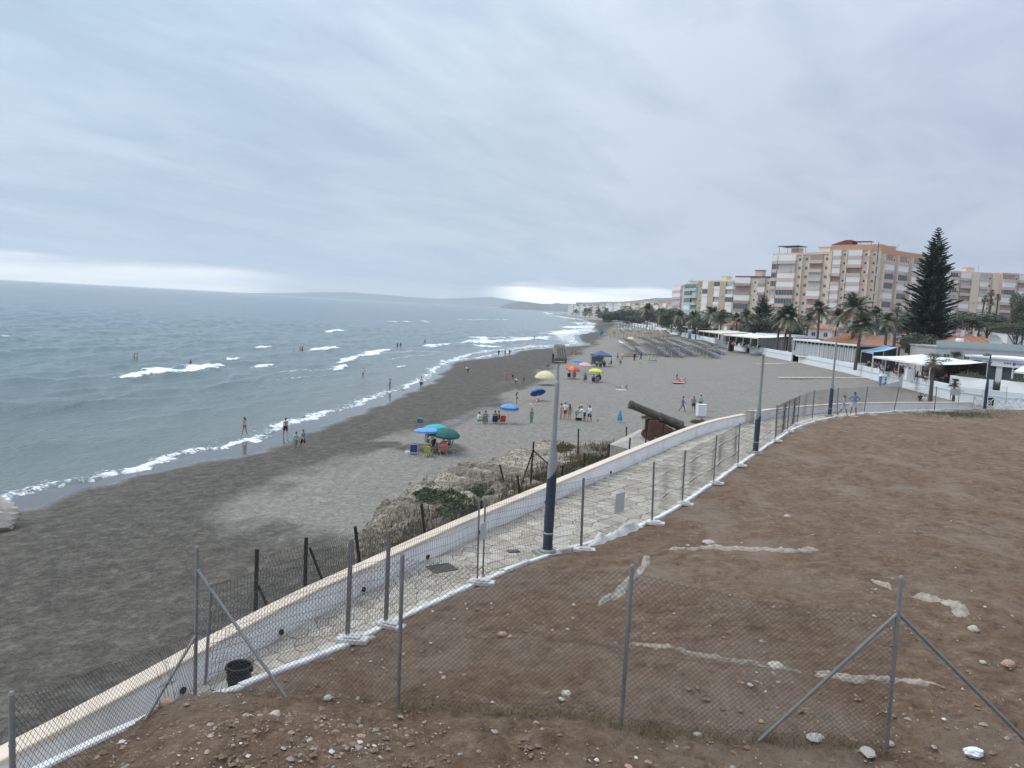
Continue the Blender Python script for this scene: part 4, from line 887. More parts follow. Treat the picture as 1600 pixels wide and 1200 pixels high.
# ------------------------------------------------------------------ sea wall and deck of the far promenade
DK=5.6
LP=Line(PASEO[1:-4]).prep()
wallr=empty('sea_wall',(0,0,0)); tag(wallr,'long white sea wall with blue grey line between the sand and the restaurants','wall')
M_sw=pm('whitewash',(.74,.76,.78),.8,.05,.6,.1,8,dirt=(.5,.5,.5),dirt_amt=.35)
t=0.
gaps=[]
for u,v in [(1252,566),(1172,551)]:
    p=at(u,v,4.2); gaps.append(min((((LP.at(k/4.)-Vector((p.x,p.y,0))).length),k/4.) for k in range(int(LP.L*4)))[1])
seg=12.
while t<LP.L-.1:
    e=min(t+seg,LP.L); g=[q for q in gaps if t-.5<q<e+.5]
    parts=[(t,e)] if not g else [(t,max(t,g[0]-2.2)),(min(e,g[0]+2.2),e)]
    for a,b_ in parts:
        if b_-a>.3: sweep(LP,[(.02,2.5,0),(.02,DK+.42,0),(-.28,DK+.42,0),(-.28,2.5,0)],3.,a+.006,b_-.006).build('wall_section',M_sw,wallr)
        if b_-a>.3: sweep(LP,[(.07,DK-.35,0),(.07,DK-.22,0),(-.02,DK-.22,0),(-.02,DK-.35,0),(.07,DK-.35,0)],3.,a+.01,b_-.01).build('string_course',pm('pale_blue_trim',(.45,.55,.66),.8,.05,2),wallr)
    t=e
b=MB(); k=140; vs=[]
for i in range(k):
    t=LP.L*i/(k-1); p=LP.at(t); l=LP.left(t); a=p-l*.25; c=p-l*26; vs+=[(a.x,a.y,DK),(c.x,c.y,DK+.02)]
b.add(vs,[(2*i,2*i+2,2*i+3,2*i+1) for i in range(k-1)]); tag(b.build('seafront_paving',pm('pinkish_paving',(.40,.33,.29),.85,.12,.8,dirt=(.28,.24,.21))),kind='structure')
# ------------------------------------------------------------------ apartment blocks
M_cream=pm('cream_render',(.70,.565,.445),.9,.07,.4); M_crm2=pm('pale_cream_render',(.68,.59,.46),.9,.07,.4); M_pink=pm('dusty_pink_render',(.62,.45,.385),.9,.08,.5); M_terra=pm('terracotta_render',(.55,.31,.20),.9,.1,.5)
M_pinkw=pm('pale_pink_wall',(.62,.50,.43),.9,.06,.4); M_teal=pm('pale_teal_render',(.42,.54,.52),.8,.06,.4); M_awn=pm('white_awning',(.76,.75,.73),.8,.05,.5); M_glass=pm('dark_window_glass',(.085,.095,.105),.15,.4,.6); M_glz=pm('grey_balcony_glazing',(.40,.42,.43),.3,.25,.5); M_frame=pm('white_window_frame',(.68,.68,.67),.6,.04,1.)
M_recess_shade=pm('balcony_recess_shade',(.32,.26,.225),.9,.25,.6); M_redroof=pm('dark_red_roof',(.20,.055,.05),.8,.15,.7); M_railm=pm('dark_roof_steel',(.07,.08,.10),.6,.1,1.); M_hvac=pm('hvac_grey',(.45,.46,.46),.6,.1,2.)  # recess colour is darkened to stand in for shade inside open balconies
_SH={}
def shared(key,fn):
    if key not in _SH: _SH[key]=fn()
    return _SH[key]
def m_box(name,w,d,h,mat): return shared((name,round(w,2),round(d,2),round(h,2),mat.name),lambda:MB().box((w/2,d/2,h/2),(w,d,h)).mesh(name,mat))
def m_win(w,h,n=2):
    def f():
        b=MB(); b.box((w/2,.04,h/2),(w,.06,h),m=0); 
        for i in range(n):
            ww=(w-.08*(n+1))/n; b.box((.08+i*(ww+.08)+ww/2,0,h/2),(ww,.05,h-.16),m=1)
        return b.mesh('window',[M_frame,M_glass])
    return shared(('win',round(w,1),round(h,1),n),f)
def block(name,label,uL,YL,uR,YR,vt,bays,depth=14,fh=2.95,wallm=M_cream,par=M_pink,seed=0,roof=M_terra,roofh=.9,z0=5.3,topdark=False,cat='apartment block',group='apartment blocks behind the palms',pent=0):
    p0=atY(uL,vt,YL); d=ray(uR,vt); p1=Vector((d[0]*YR/d[1],YR,0)); z1=p0.z; rs=random.Random(seed)
    L=math.hypot(p1.x-p0.x,p1.y-p0.y); an=math.atan2(p1.y-p0.y,p1.x-p0.x); r=empty(name,(p0.x,p0.y,z0),an); tag(r,label,cat,group); H=z1-z0
    MB().box((L/2,depth/2,H/2),(L,depth,H)).build('wall',wallm,r)
    MB().box((L/2,depth/2-.15,H+roofh/2),(L+.3,depth+.3,roofh)).build('roof_parapet',roof,r)
    nf=max(1,int(H/fh)); fh=H/nf; tot=sum(b_[0] for b_ in bays); x=0
    for w_,ty in bays:
        w=L*w_/tot
        for k in range(nf):
            z=k*fh
            if ty=='B':
                q=rs.random(); dark=(topdark and k==nf-1)
                obj('balcony_parapet',m_box('balcony_parapet',w-.3,1.1,1.12,par),r,(x+.15,-1.1,z))
                zz=z+1.13; hh=fh-1.15
                if dark or q<.12: obj('shaded_opening_panel',m_box('shaded_opening_panel',w-.5,.3,hh,M_recess_shade),r,(x+.25,-.32,zz))  # solid panel, the shade of an open balcony painted in its colour
                elif q<.62: obj('awning',m_box('awning',w-.36,.9,hh,M_awn),r,(x+.18,-.98,zz))
                elif q<.84:
                    obj('glazed_balcony',m_win(w-.4,hh,max(3,int(w/1.2))),r,(x+.2,-.95,zz))
                else: obj('balcony_glazing',m_box('balcony_glazing',w-.4,.5,hh,M_glz),r,(x+.2,-.6,zz))
                if rs.random()<.12: obj('air_conditioner',m_box('air_conditioner',.8,.35,.6,M_hvac),r,(x+w*.7,-1.46,z+.3))
            elif ty=='W':
                n=max(1,int(w/2.6))
                for j in range(n):
                    ww=1.1; obj('window',m_win(ww,1.15,2),r,(x+w*(j+.5)/n-ww/2,-.06,z+1.0))
                    if rs.random()<.3: obj('shutter_box',m_box('shutter_box',1.2,.14,.25,M_pinkw),r,(x+w*(j+.5)/n-.6,-.15,z+2.2))
            elif ty=='w':
                obj('window',m_win(.8,.9,1),r,(x+w/2-.4,-.06,z+1.1))
            elif ty=='P':
                if k==0: MB().box((x+w/2,-.55,H/2),(w,1.1,H-.02)).build('pier',wallm,r)
                if k>0 and rs.random()<.35: obj('air_conditioner',m_box('air_conditioner',.8,.35,.6,M_hvac),r,(x+w/2-.4,-1.46,z+.3))
        x+=w
    for i in range(pent):
        px=L*(i+.5)/max(1,pent); w=rs.uniform(2.5,4.5); h=rs.uniform(1.6,2.6); pb=MB(); pb.box((px,depth*.4,H+roofh+h/2),(w,3.,h)); hut=pb.build('roof_hut',M_crm2,r); MB().box((px,depth*.4,H+roofh+h+.1),(w+.5,3.5,.2)).build('hut_roof',roof,hut)
        ab=MB(); ab.tube((px+w,depth*.3,H+roofh),(px+w,depth*.3,H+roofh+3),.04,n=4); ab.box((px+w,depth*.3,H+roofh+2.8),(1.4,.04,.04)); ab.build('antenna',M_railm,r)
    return r,L,H
r,L,H=block('apartment_tower','tall cream apartment block with pink balconies at the left of the high rises',1209,288,1301,269,399.5,[(10,'B'),(29,'B'),(9,'W'),(1.5,'P'),(9,'W'),(21,'B'),(9,'W'),(3,'P')],seed=3,roof=M_pink,roofh=.8,pent=2)
pb=MB(); 
for x in(1.5,9): 
    for y in(1,6): pb.tube((x,y,H+.8),(x,y,H+3.4),.08,n=4)
pb.box((5.2,3.5,H+3.45),(8.6,6,.18)); pb.build('pergola',M_railm,r)
r,L,H=block('apartment_tower','highest cream tower with orange roof band and a column of stair windows',1301,269,1377,258,391.5,[(2,'P'),(14,'B'),(7,'w'),(2,'P'),(22,'B'),(8,'w'),(3,'P'),(10,'w'),(4,'P')],seed=8,roof=M_terra,roofh=1.9)
MB().tube((L-.6,-1.25,0),(L-.6,-1.25,H+2.6),.13,n=6).build('drain_pipe',M_railm,r)
MB().extr([(0,0),(7,0),(7,1.6),(5,1.6)],6,Matrix.Translation((-1,3,H+1.9))).build('red_lean_to',M_redroof,r)
pb=MB(); pb.box((L-8,3,H+3.1),(8,3,.15)); [pb.tube((L-8+x,3,H+1.9),(L-8+x,3,H+3.1),.07,n=4) for x in(-3.6,0,3.6)]; pb.build('pergola',M_railm,r)
block('apartment_tower','cream and pink tower with dark top floor left of the big pine',1378,259,1446,273,396.5,[(2,'P'),(13,'B'),(4,'w'),(1.3,'P'),(14,'B'),(4,'w'),(1.3,'P'),(14,'B'),(4,'w'),(2,'P')],seed=14,roof=M_terra,roofh=1.7,topdark=True,pent=1)
block('apartment_tower','lower end of the cream tower half hidden behind the big pine',1446.5,273.5,1482,281,410,[(14,'B'),(4,'w'),(14,'B')],seed=5,roof=M_pink,roofh=.6)
block('apartment_block','mid height block with white bands and dark red roof edge',1150,302,1204,292,433.5,[(27,'B'),(12,'w'),(12,'B'),(6,'w')],seed=21,wallm=M_crm2,par=pm('brown_pink_parapet',(.40,.285,.215),.9,.08,.5),roof=M_redroof,roofh=.6,pent=1)
block('apartment_block','beige block with flat blank panels and a red pipe line',1091,330,1149,312,440,[(9,'w'),(9,'B'),(8,'P'),(9,'B'),(8,'P'),(10,'B')],seed=31,wallm=pm('beige_render',(.50,.385,.27),.9,.07,.4),par=M_awn,roof=M_crm2,roofh=.6,pent=1)
block('apartment_block','pale teal block with rounded green balconies',1073,345,1092,330.5,444.5,[(10,'B'),(8,'B')],seed=41,wallm=M_teal,par=pm('teal_parapet',(.40,.53,.51),.7,.06,.5),roof=M_teal,roofh=.5)
block('apartment_block','small pink block at the far left end of the high rises',1054,372,1072.5,346,448.5,[(12,'B'),(5,'w')],seed=51,wallm=M_pinkw,par=M_pink,roof=M_pink,roofh=.6,pent=1)
block('apartment_block','long lower cream block to the right of the big pine',1483,322,1566,322,425.5,[(10,'B'),(3,'w'),(12,'B'),(9,'P'),(11,'B'),(4,'w'),(11,'P')],seed=61,roof=M_pink,roofh=.7,pent=1,topdark=False)
block('apartment_block','pinkish block running out of the picture at the right',1567,320,1660,324,428.5,[(13,'B'),(3,'w'),(12,'B'),(3,'w'),(14,'B'),(3,'w'),(14,'B')],seed=71,wallm=M_pinkw,roof=M_pink,roofh=.7)
# town along the far beach
for i,(a,Ya,b_,Yb,v,m,lb) in enumerate([(888,1080,906,1030,475.5,M_awn,'white seafront house farthest along the beach'),(907,1010,926,960,475.5,M_awn,'second white seafront house with arched look behind far palms'),(927,940,946,890,475,M_crm2,'cream far seafront house beside the white ones'),(947,860,972,800,474,M_awn,'pale far apartment row left of the tall far palm'),(973,780,1000,730,473.5,M_cream,'cream far apartment row behind the straw parasols'),(1001,700,1030,640,472.5,M_crm2,'long pale row of flats right of the tall far palm'),(1031,600,1056,540,474.5,M_pinkw,'pinkish far flats just left of the high rises')]):
    block('seafront_house',lb,a,Ya,b_,Yb,v,[(5,'W'),(4,'B'),(5,'W'),(4,'B')],depth=14,seed=100+i,wallm=m,par=M_crm2,roof=M_pink if i%2 else M_terra,roofh=.8,cat='house',group='far seafront houses')
# ------------------------------------------------------------------ restaurants and kiosks on the seafront
M_tile=[pm('roof_tile_%d'%i,c,.85,.2,1.) for i,c in enumerate([(.42,.19,.115),(.36,.165,.105),(.48,.24,.15)])]; M_grroof=pm('grey_flat_roof',(.36,.37,.38),.9,.1,.8,dirt=(.25,.24,.23)); M_wht=pm('white_terrace_paint',(.74,.74,.73),.7,.05,.7); M_dkint=pm('dim_interior',(.05,.045,.042),.8,.3,1.)  # interior colour is near black to stand in for unlit rooms
def frame2(u0,v0,u1,v1,z=DK):
    a=at(u0,v0,z); b_=at(u1,v1,z); return a,math.hypot(b_.x-a.x,b_.y-a.y),math.atan2(b_.y-a.y,b_.x-a.x)
def hip(b,x0,x1,y0,y1,z,h,m=0):
    c=min(x1-x0,y1-y0)/2; long=(x1-x0)>(y1-y0)
    A=(x0+c,(y0+y1)/2,z+h) if long else((x0+x1)/2,y0+c,z+h); B=(x1-c,(y0+y1)/2,z+h) if long else((x0+x1)/2,y1-c,z+h)
    v=[(x0,y0,z),(x1,y0,z),(x1,y1,z),(x0,y1,z),A,B]; b.add(v,[(0,1,5,4),(1,2,5),(2,3,4,5),(3,0,4)] if long else [(0,1,4),(1,2,5,4),(2,3,5),(3,0,4,5)],m)
def tiles(r,x0,x1,y0,z,run,h,parent_name='roof'):
    """rows of barrel tiles on a front slope, each row one ridge of real relief"""
    n=max(4,int((x1-x0)/.45)); rb=MB()
    for i in range(n):
        x=x0+(x1-x0)*(i+.5)/n; k=min(1,min(x-x0,x1-x)/run); rb.tube((x,y0-.1,z+.03),(x,y0+run*k,z+h*k+.03),.11,n=6,m=i%3)
    return rb.build('tile_rows',M_tile,r)
def pavilion(name,label,u0,v0,u1,v1,h,depth,roofm=M_grroof,pane=1.4,overhang=.6,hiproof=None,glass=M_glz,cat='restaurant',fascia=.35):
    a,L,an=frame2(u0,v0,u1,v1); r=empty(name,a,an); tag(r,label,cat,'low restaurants on the seafront')
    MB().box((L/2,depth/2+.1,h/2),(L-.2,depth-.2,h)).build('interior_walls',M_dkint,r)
    MB().box((L/2,depth/2,.12),(L+.1,depth+.1,.3)).build('plinth',M_wht,r)
    n=max(2,int(L/pane))
    for i in range(n): obj('glass_panel',m_box('glass_panel',L/n-.14,.05,h-.8,glass),r,(L*i/n+.07,-.06,.35))
    for i in range(n+1): obj('mullion',m_box('mullion',.13,.16,h-.25,M_frame),r,(L*i/n-.065,-.12,.25))
    nd=max(2,int(depth/pane))
    for i in range(nd): obj('side_panel',m_box('side_panel',.05,depth/nd-.14,h-.8,glass),r,(-.06,depth*i/nd+.07,.35))
    MB().box((L/2,depth/2,h+fascia/2),(L+overhang*2,depth+overhang*2,fascia)).build('fascia',M_wht,r)
    if hiproof:
        x0,x1,hh=hiproof; b=MB(); hip(b,L*x0,L*x1,-.2,depth+.2,h+fascia+.005,hh); ro_=b.build('tiled_roof',M_tile[0],r); tiles(ro_,L*x0,L*x1,-.2,h+fascia+.005,min(L*(x1-x0),depth+.4)/2,hh)
    else: MB().box((L/2,depth/2,h+fascia+.06),(L+overhang*1.6,depth+overhang*1.6,.12)).build('roof',roofm,r)
    return r,L
pavilion('glass_pavilion','grey roofed glass pavilion behind three palm trunks',1184,543,1240,549,3.3,9)
r,L=pavilion('glass_pavilion','white fascia glass restaurant with terracotta hipped roof at its right',1243,556,1338,569,3.2,8,hiproof=(.42,1.08,2.0))
for i in range(16): obj('white_slat',m_box('white_slat',.12,.1,2.6,M_frame),r,(L*(.42+.035*i),-.3,.2))
def canopy(label,u0,v0,u1,v1,depth,h,sheets,hb=None,mat=M_wht,cat='terrace',tone=M_dkint):
    a,L,an=frame2(u0,v0,u1,v1); r=empty('canopy_terrace',a,an); tag(r,label,cat,'canopy terraces on the seafront'); hb=hb or h+.7
    for i in range(sheets):
        w=L/sheets; x0=i*w+.05; x1=(i+1)*w-.05; b=MB(); vs=[]
        for j in range(9):
            t=j/8; y=t*depth; z=h+(hb-h)*t-.16*math.sin(math.pi*t)
            vs+=[(x0,y,z),((x0+x1)/2,y,z-.10),(x1,y,z)]
        f=[(3*j+k,3*j+k+1,3*j+k+4,3*j+k+3) for j in range(8) for k in range(2)]
        b.add(vs,f,0,True); b.add([(x0,0,h-.3),(x1,0,h-.3),(x1,0,h),((x0+x1)/2,0,h-.10),(x0,0,h)],[(0,1,2,3,4)])
        sh=b.build('canopy_sheet',mat,r); sh.modifiers.new('solid','SOLIDIFY').thickness=.03
    for i in range(sheets+1):
        for y in(.05,depth): MB().tube((i*L/sheets,y,0),(i*L/sheets,y,(h if y<1 else hb)-.02),.05,n=6).build('post',M_frame,r)
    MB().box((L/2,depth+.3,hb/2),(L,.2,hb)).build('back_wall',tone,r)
    return r,L,a,an
TERR=[]
TERR.append(canopy('terrace with wide white canopy sheets in front of the hedge',1362,582,1450,600,7,2.5,4))
TERR.append(canopy('small terrace under a light blue canopy left of the white canopies',1343,574,1361,579,3.5,2.9,1,3.9,pm('light_blue_canvas',(.28,.47,.62),.8,.06,1.)))
TERR.append(canopy('white canopy terrace between the palms and the far pavilion',1128,539,1183,546,8,2.8,5))
TERR.append(canopy('long cream canopy terrace near the blue bins',1090,530,1127,537,8,2.8,4,mat=M_crm2))
TERR.append(canopy('distant white canopy terrace behind the sunbed rows',1056,519,1088,526,9,3,4))
TERR.append(canopy('dark far terrace roof at the end of the beach',940,499.5,985,502,12,4,4,mat=M_grroof))
# white building with blue lettering band, right
def white_bar():
    a,L,an=frame2(1513,598,1640,612); r=empty('white_restaurant',a,an); tag(r,'white restaurant with blue signs over its glass doors at the right edge','restaurant','low restaurants on the seafront'); D=9; h=3.4
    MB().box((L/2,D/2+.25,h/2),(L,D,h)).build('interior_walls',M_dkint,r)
    x=0
    for i,w in enumerate((.25,1.5,.18,1.5,.25,.5,1.2,.2,1.3,.25,1.4,.2,1.4,.25)):
        if w<.6: obj('pier',m_box('pier',w,.35,2.6,M_frame),r,(x,-.12,0))
        else: obj('door_glass',m_box('door_glass',w,.05,2.5,M_glass),r,(x,.05,.05))
        x+=w
    MB().box((L/2,-.02,h-.35),(L+.2,.5,.95)).build('sign_board',M_wht,r)
    blue=pm('sign_blue',(.06,.16,.42),.6,.08,3.); sg=MB()
    for x0,n in((.5,6),(2.3,4),(4.45,5),(6.0,5)):
        for i in range(n): sg.box((x0+i*.19,-.285,h-.35),(.10,.02,.20 if i%2 else .26)); sg.box((x0+i*.19+.05,-.285,h-.30+.06*(i%3)),(.10,.02,.05))
    sg.tube((5.65,-.27,h-.35),(5.65,-.31,h-.35),.22,n=14); sg.build('sign_lettering',blue,r)
    MB().box((L/2,D/2+.2,h+.25),(L+1.2,D+1.4,.25)).build('flat_roof',M_wht,r)
    b=MB(); x0=7.2; b.add([(x0,-3.2,2.3),(x0+6,-3.2,2.3),(x0+6,-.2,3.3),(x0,-.2,3.3),(x0,-3.2,2.05),(x0+6,-3.2,2.05)],[(0,1,2,3),(4,5,1,0)]); aw=b.build('awning',M_wht,r); aw.modifiers.new('solid','SOLIDIFY').thickness=.03
white_bar()
def house(label,u0,v0,u1,Y,zb,h,depth,hh,wall=M_wht,roof=True,cat='house'):
    a=atY(u0,v0,Y); a.z=zb; d=ray(u1,v0); b_=Vector((d[0]*Y/d[1],Y,zb)); L=(b_-a).length; r=empty('roofed_house',a,math.atan2(b_.y-a.y,b_.x-a.x)); tag(r,label,cat,'small houses behind the seafront')
    MB().box((L/2,depth/2,h/2),(L,depth,h)).build('wall',wall,r); n=max(2,int(L/3))
    for i in range(n): obj('window',m_win(1.1,1.2,2),r,(L*(i+.5)/n-.55,-.06,h-2.0))
    if roof: 
        b=MB(); hip(b,-.5,L+.5,-.5,depth+.5,h+.005,hh); ro_=b.build('tiled_roof',M_tile[0],r); tiles(ro_,-.5,L+.5,-.5,h+.005,min(L+1,depth+1)/2,hh)
        for x in(L*.35,L*.55): cb=MB(); cb.box((x,depth*.4,h+hh),(.5,.5,1.2)); cb.box((x,depth*.4,h+hh+.65),(.7,.7,.12)); cb.build('chimney',M_wht,r)
    else:
        MB().box((L/2,depth/2,h+.12),(L+.3,depth+.3,.24)).build('roof_slab',M_grroof,r); MB().box((L/2,.1,h+.7),(L,.06,.9)).build('glass_railing',pm('greenish_glass',(.40,.50,.47),.2,.08,1.),r)
    return r,L,h
house('terracotta roofed house with two chimneys right of the big pine',1490,530,1590,140,5.5,4.6,11,1.9)
r,L,h=house('flat roofed grey building with glass railing below the terracotta roof',1462,556,1625,122,5.5,4.2,8,0,M_hvac,False)
MB().lathe([(0,0),(.6,0),(.6,1.2),(.5,1.35),(0,1.35)],16,c=(L*.32,3,h+.24)).build('water_tank',M_wht,r); b=MB(); b.lathe([(0,0),(.9,.12),(1.1,.3)],16,0,Matrix.Rotation(1.2,3,'X'),c=(L*.62,2,h+1.4)); b.tube((L*.62,2,h),(L*.62,2,h+1.4),.05); b.build('satellite_dish',M_hvac,r)
house('low terracotta roofed house left of the big pine behind the terrace',1338,545,1414,150,5.5,3.6,9,1.6,M_crm2)
house('low white house with red roof seen between the palms',1262,515,1300,196,5.5,5.6,9,1.6)
house('yellowish house behind the middle palms',1300,520,1336,205,5.5,5.2,9,1.2,M_cream)
house('little pale house behind the far canopies',1135,515,1165,235,5.5,5,9,1.5)
house('white garden wall building at the right edge under the dark trees',1575,520,1650,185,5.5,7.5,6,.8,M_wht)
# ------------------------------------------------------------------ trees
M_bark=pm('palm_bark',(.115,.09,.07),.95,.3,3.,.6,6); M_bark2=pm('grey_bark',(.10,.085,.07),.95,.3,3.,.5,8)
M_palm=[pm('palm_leaf_%d'%i,c,.6,.25,1.2) for i,c in enumerate([(.125,.140,.085),(.170,.180,.110),(.090,.100,.065),(.30,.26,.19)])]
M_pine=[pm('pine_needle_%d'%i,c,.7,.25,1.) for i,c in enumerate([(.030,.052,.036),(.046,.072,.050),(.060,.086,.060)])]
M_leaf=[pm('broad_leaf_%d'%i,c,.7,.25,1.) for i,c in enumerate([(.075,.092,.055),(.105,.122,.072),(.058,.070,.046)])]
def palm_crown(R,seed,nf=46,skirt=True,fan=False):
    rs=random.Random(seed); b=MB()
    for i in range(nf):
        a=rs.uniform(0,6.283) ; el=math.radians(rs.uniform(-35,80)) if not fan else math.radians(rs.uniform(-50,85)); L=R*rs.uniform(.8,1.12); dead=el<-.35
        hx,hy=math.cos(a),math.sin(a); droop=rs.uniform(.25,.55)*L; P=[]; mi=3 if (dead and rs.random()<.5) else rs.randrange(3)
        for k in range(9):
            t=k/8; x=L*t*math.cos(el)*(1-.08*t); z=L*t*math.sin(el)-droop*t**2.2; P.append(Vector((hx*x,hy*x,z)))
        if fan:
            c=P[5]*.75; n=P[8]-P[0]; n.normalize(); sd=n.cross(Vector((0,0,1))); sd=sd.normalized() if sd.length>.01 else Vector((1,0,0))
            b.path([P[0],c],[.03,.02],3,mi,False)
            for k in range(13):
                q=(k-6)/6*1.35; dd=(n*math.cos(q)+sd*math.sin(q)); e=c+dd*L*.42+Vector((0,0,-.12*L*rs.random())); w=dd.cross(n.cross(sd)).normalized()*.085*R*.5; b.add([c-w*.4,c+w*.4,e],[(0,1,2)],mi)
            continue
        b.path(P[::2],[.05*R/3.5,.045*R/3.5,.035*R/3.5,.022*R/3.5,.01],3,mi,False)
        for k in range(26):
            t=.10+.88*k/26; j=min(7,int(t*8)); f=t*8-j; p=P[j].lerp(P[j+1],f); tg=(P[j+1]-P[j]).normalized(); s0=tg.cross(Vector((0,0,1))); s0=s0.normalized() if s0.length>.01 else Vector((1,0,0)); ll=R*.24*math.sin(math.pi*min(1,t*.85+.12))**.7
            for sgn in(-1,1):
                dd=(s0*sgn*.8+tg*.55+Vector((0,0,rs.uniform(-.5,.15)))).normalized(); w=tg*.022*R; e=p+dd*ll*rs.uniform(.8,1.1); b.add([p-w,p+w,e],[(0,1,2)],mi)
    return b.mesh('crown',M_palm)
def palm_trunk(h,r0,r1,bend,seed):
    rs=random.Random(seed); P=[];Rr=[]
    for k in range(15):
        t=k/14; P.append((bend*t*t,bend*.4*math.sin(t*2),h*t-.3*(k==0))); Rr.append((r0+(r1-r0)*t)*(1+.09*(k%2))+(.12*max(0,t-.9)*8*.3))
    return MB().path(P,Rr,9).mesh('trunk',M_bark)
CROWN=[palm_crown(3.6,s) for s in(1,2,3)]; FAN=[palm_crown(1.9,s,64,fan=True) for s in(4,5)]
def palm(u,vc,Y,zb,label,scale=1.,fan=False,i=0,bend=.3,thick=.24):
    bend=.1+.22*((i*7)%5); scale*=.9+.07*((i*3)%4)
    c=atY(u,vc,Y); h=c.z-zb; r=empty('palm_tree',(c.x,c.y,zb),random.uniform(0,6.28)); tag(r,label,'palm tree','palms along the seafront'); bx=bend*(1 if i%2 else -1)
    obj('trunk',palm_trunk(h,thick*1.15,thick*.8,bx,i),r); obj('crown',(FAN if fan else CROWN)[i%(2 if fan else 3)],r,(bx,bx*.4*math.sin(2),h),(0,0,i*1.3),(scale,)*3)
PL=[(1218,497,178,1.0,0,'left palm of the three in front of the grey glass pavilion'),(1229,491,176,1.05,0,'middle palm of the three in front of the grey glass pavilion'),(1240,494,174,1.05,0,'right palm of the three in front of the grey glass pavilion'),(1281,484,168,1.05,0,'tall palm before the white house with red roof'),(1306,496,150,.9,0,'palm with trunk rising behind the tall lamp post'),(1336,480,142,1.15,0,'large palm with pale drooping fronds before the highest tower'),(1343,507,126,.95,0,'shorter palm standing below the large drooping palm'),(1322,497,160,.8,0,'small palm left of the large drooping palm'),(1387,500,132,.75,0,'palm behind the white canopies left of the big pine'),(1376,492,150,.7,0,'thin palm directly left of the fan palm by the pine'),(1403,481,135,.75,1,'tall fan palm left of the big pine'),(1263,496,185,.8,0,'palm half hidden between the pavilion palms and the red roofed house'),(1172,494,215,1.05,0,'palm left of the small pine'),(1127,497,240,1.1,0,'palm in front of the beige block'),(1111,490,262,1.3,0,'broad palm before the teal block'),(1152,499,232,1.0,0,'palm between the beige block palm and the small pine'),(1066,494,300,1.2,0,'palm at the foot of the small pink block'),(1088,496,290,1.1,0,'palm at the foot of the teal block'),(1013,483,430,1.5,0,'tall lone palm far along the beach'),(1037,491,400,1.3,0,'far palm just right of the lone tall palm'),(1550,457,215,.85,1,'tallest fan palm before the pinkish right block'),(1547,472,210,.7,1,'lower fan palm beside the tallest one at the right'),(1533,466,216,.8,1,'fan palm left of the tallest one at the right'),(1561,464,218,.75,1,'fan palm right of the tallest one at the right'),(1510,493,200,.7,1,'small fan palm just right of the big pine'),(1583,465,190,.7,1,'fan palm close to the right edge')]
for i,(u,v,Y,s,f,lb) in enumerate(PL): palm(u,v,Y,DK-.1,lb,s,bool(f),i)
for i,(u,v,Y,s,lb) in enumerate([(900,487,960,1.6,'first of the tiny palms before the far white houses'),(915,487,930,1.7,'second of the tiny palms before the far white houses'),(921,486,900,1.7,'third of the tiny palms before the far white houses'),(935,487,840,1.6,'fourth of the tiny palms before the far white houses'),(948,486,800,1.6,'fifth of the tiny palms before the far white houses')]): palm(u,v,Y,4.8,lb,s,False,i)
p=onb(1454,633); 
def bpalm(u,vc,ub,vb,s,label,i,zb=None):
    p=onb(ub,vb) if zb is None else at(ub,vb,zb); c=atY(u,vc,p.y); r=empty('palm_tree',p); tag(r,label,'palm tree','palms along the seafront'); h=c.z-p.z; dx=c.x-p.x
    P=[];Rr=[]
    for k in range(12): t=k/11; P.append((dx*t,0,h*t-.2*(k==0))); Rr.append((.24-.07*t)*(1+.08*(k%2))*s**.5)
    MB().path(P,Rr,9).build('trunk',M_bark,r); obj('crown',FAN[i%2],r,(dx,0,h),(0,0,i),(s,s,s*.8))
bpalm(1459,563,1453,632,.95,'young fan palm on the sand in front of the white sea wall',0)
bpalm(1492,598,1489,632,.55,'short fan palm at the foot of the sea wall beside the grey notice',1)
bpalm(1492,560,1490,592,1.15,'bushy fan palm on the seafront above the sea wall',1,DK)
bpalm(1552,578,1551,600,.8,'dry brownish palm in front of the white restaurant',0,DK)
def pine(u,vt,Y,zb,wid,label,seed,whorls=44,clump=1.):
    c=atY(u,vt,Y); H=c.z-zb; r=empty('norfolk_pine',(c.x,c.y,zb)); tag(r,label,'pine tree','tall pines with tiers of branches'); rs=random.Random(seed)
    MB().path([(0,0,-.3),(0,0,H*.5),(0,0,H-.5)],[.42*H/27,.25*H/27,.04],8).build('trunk',M_bark2,r); b=MB()
    for w in range(whorls):
        t=(w/(whorls-1)); z=H*(.07+.925*t**.92); L0=wid*rs.uniform(.84,1.12)*(1-t)**.78*(1-.35*math.exp(-((t)/.10)**2))+.25; nb=9 if t<.8 else 6
        for k in range(nb):
            a=k*2*math.pi/nb+w*.7+rs.uniform(-.2,.2); L=L0*(rs.uniform(.55,1.18) if rs.random()<.85 else .5); up=.30*t+.06; d=Vector((math.cos(a),math.sin(a),0)); sd=Vector((-math.sin(a),math.cos(a),0)); n=max(4,int(L/.24)); mi=rs.randrange(3)
            for j in range(n):
                q=(j+.6)/n; p=d*L*q+Vector((0,0,z+L*(up*q+.16*q*q-.05)))
                for sgn in(-1,1,0):
                    wd=(sd*sgn*(.55 if sgn else 0)+d*.7+Vector((0,0,rs.uniform(.05,.5)))).normalized(); ln=(.30+.25*(1-q))*min(1.5,L/2.2+.35)*rs.uniform(.7,1.2)*clump; s_=wd.cross(Vector((rs.uniform(-1,1),rs.uniform(-1,1),rs.uniform(-1,1)))).normalized()*ln*.2
                    b.add([p-s_,p+s_,p+wd*ln+s_*.5,p+wd*ln-s_*.5],[(0,1,2,3)],mi)
    b.tube((0,0,H-.8),(0,0,H+.1),.03,.01,n=4,m=1)
    b.build('crown',M_pine,r)
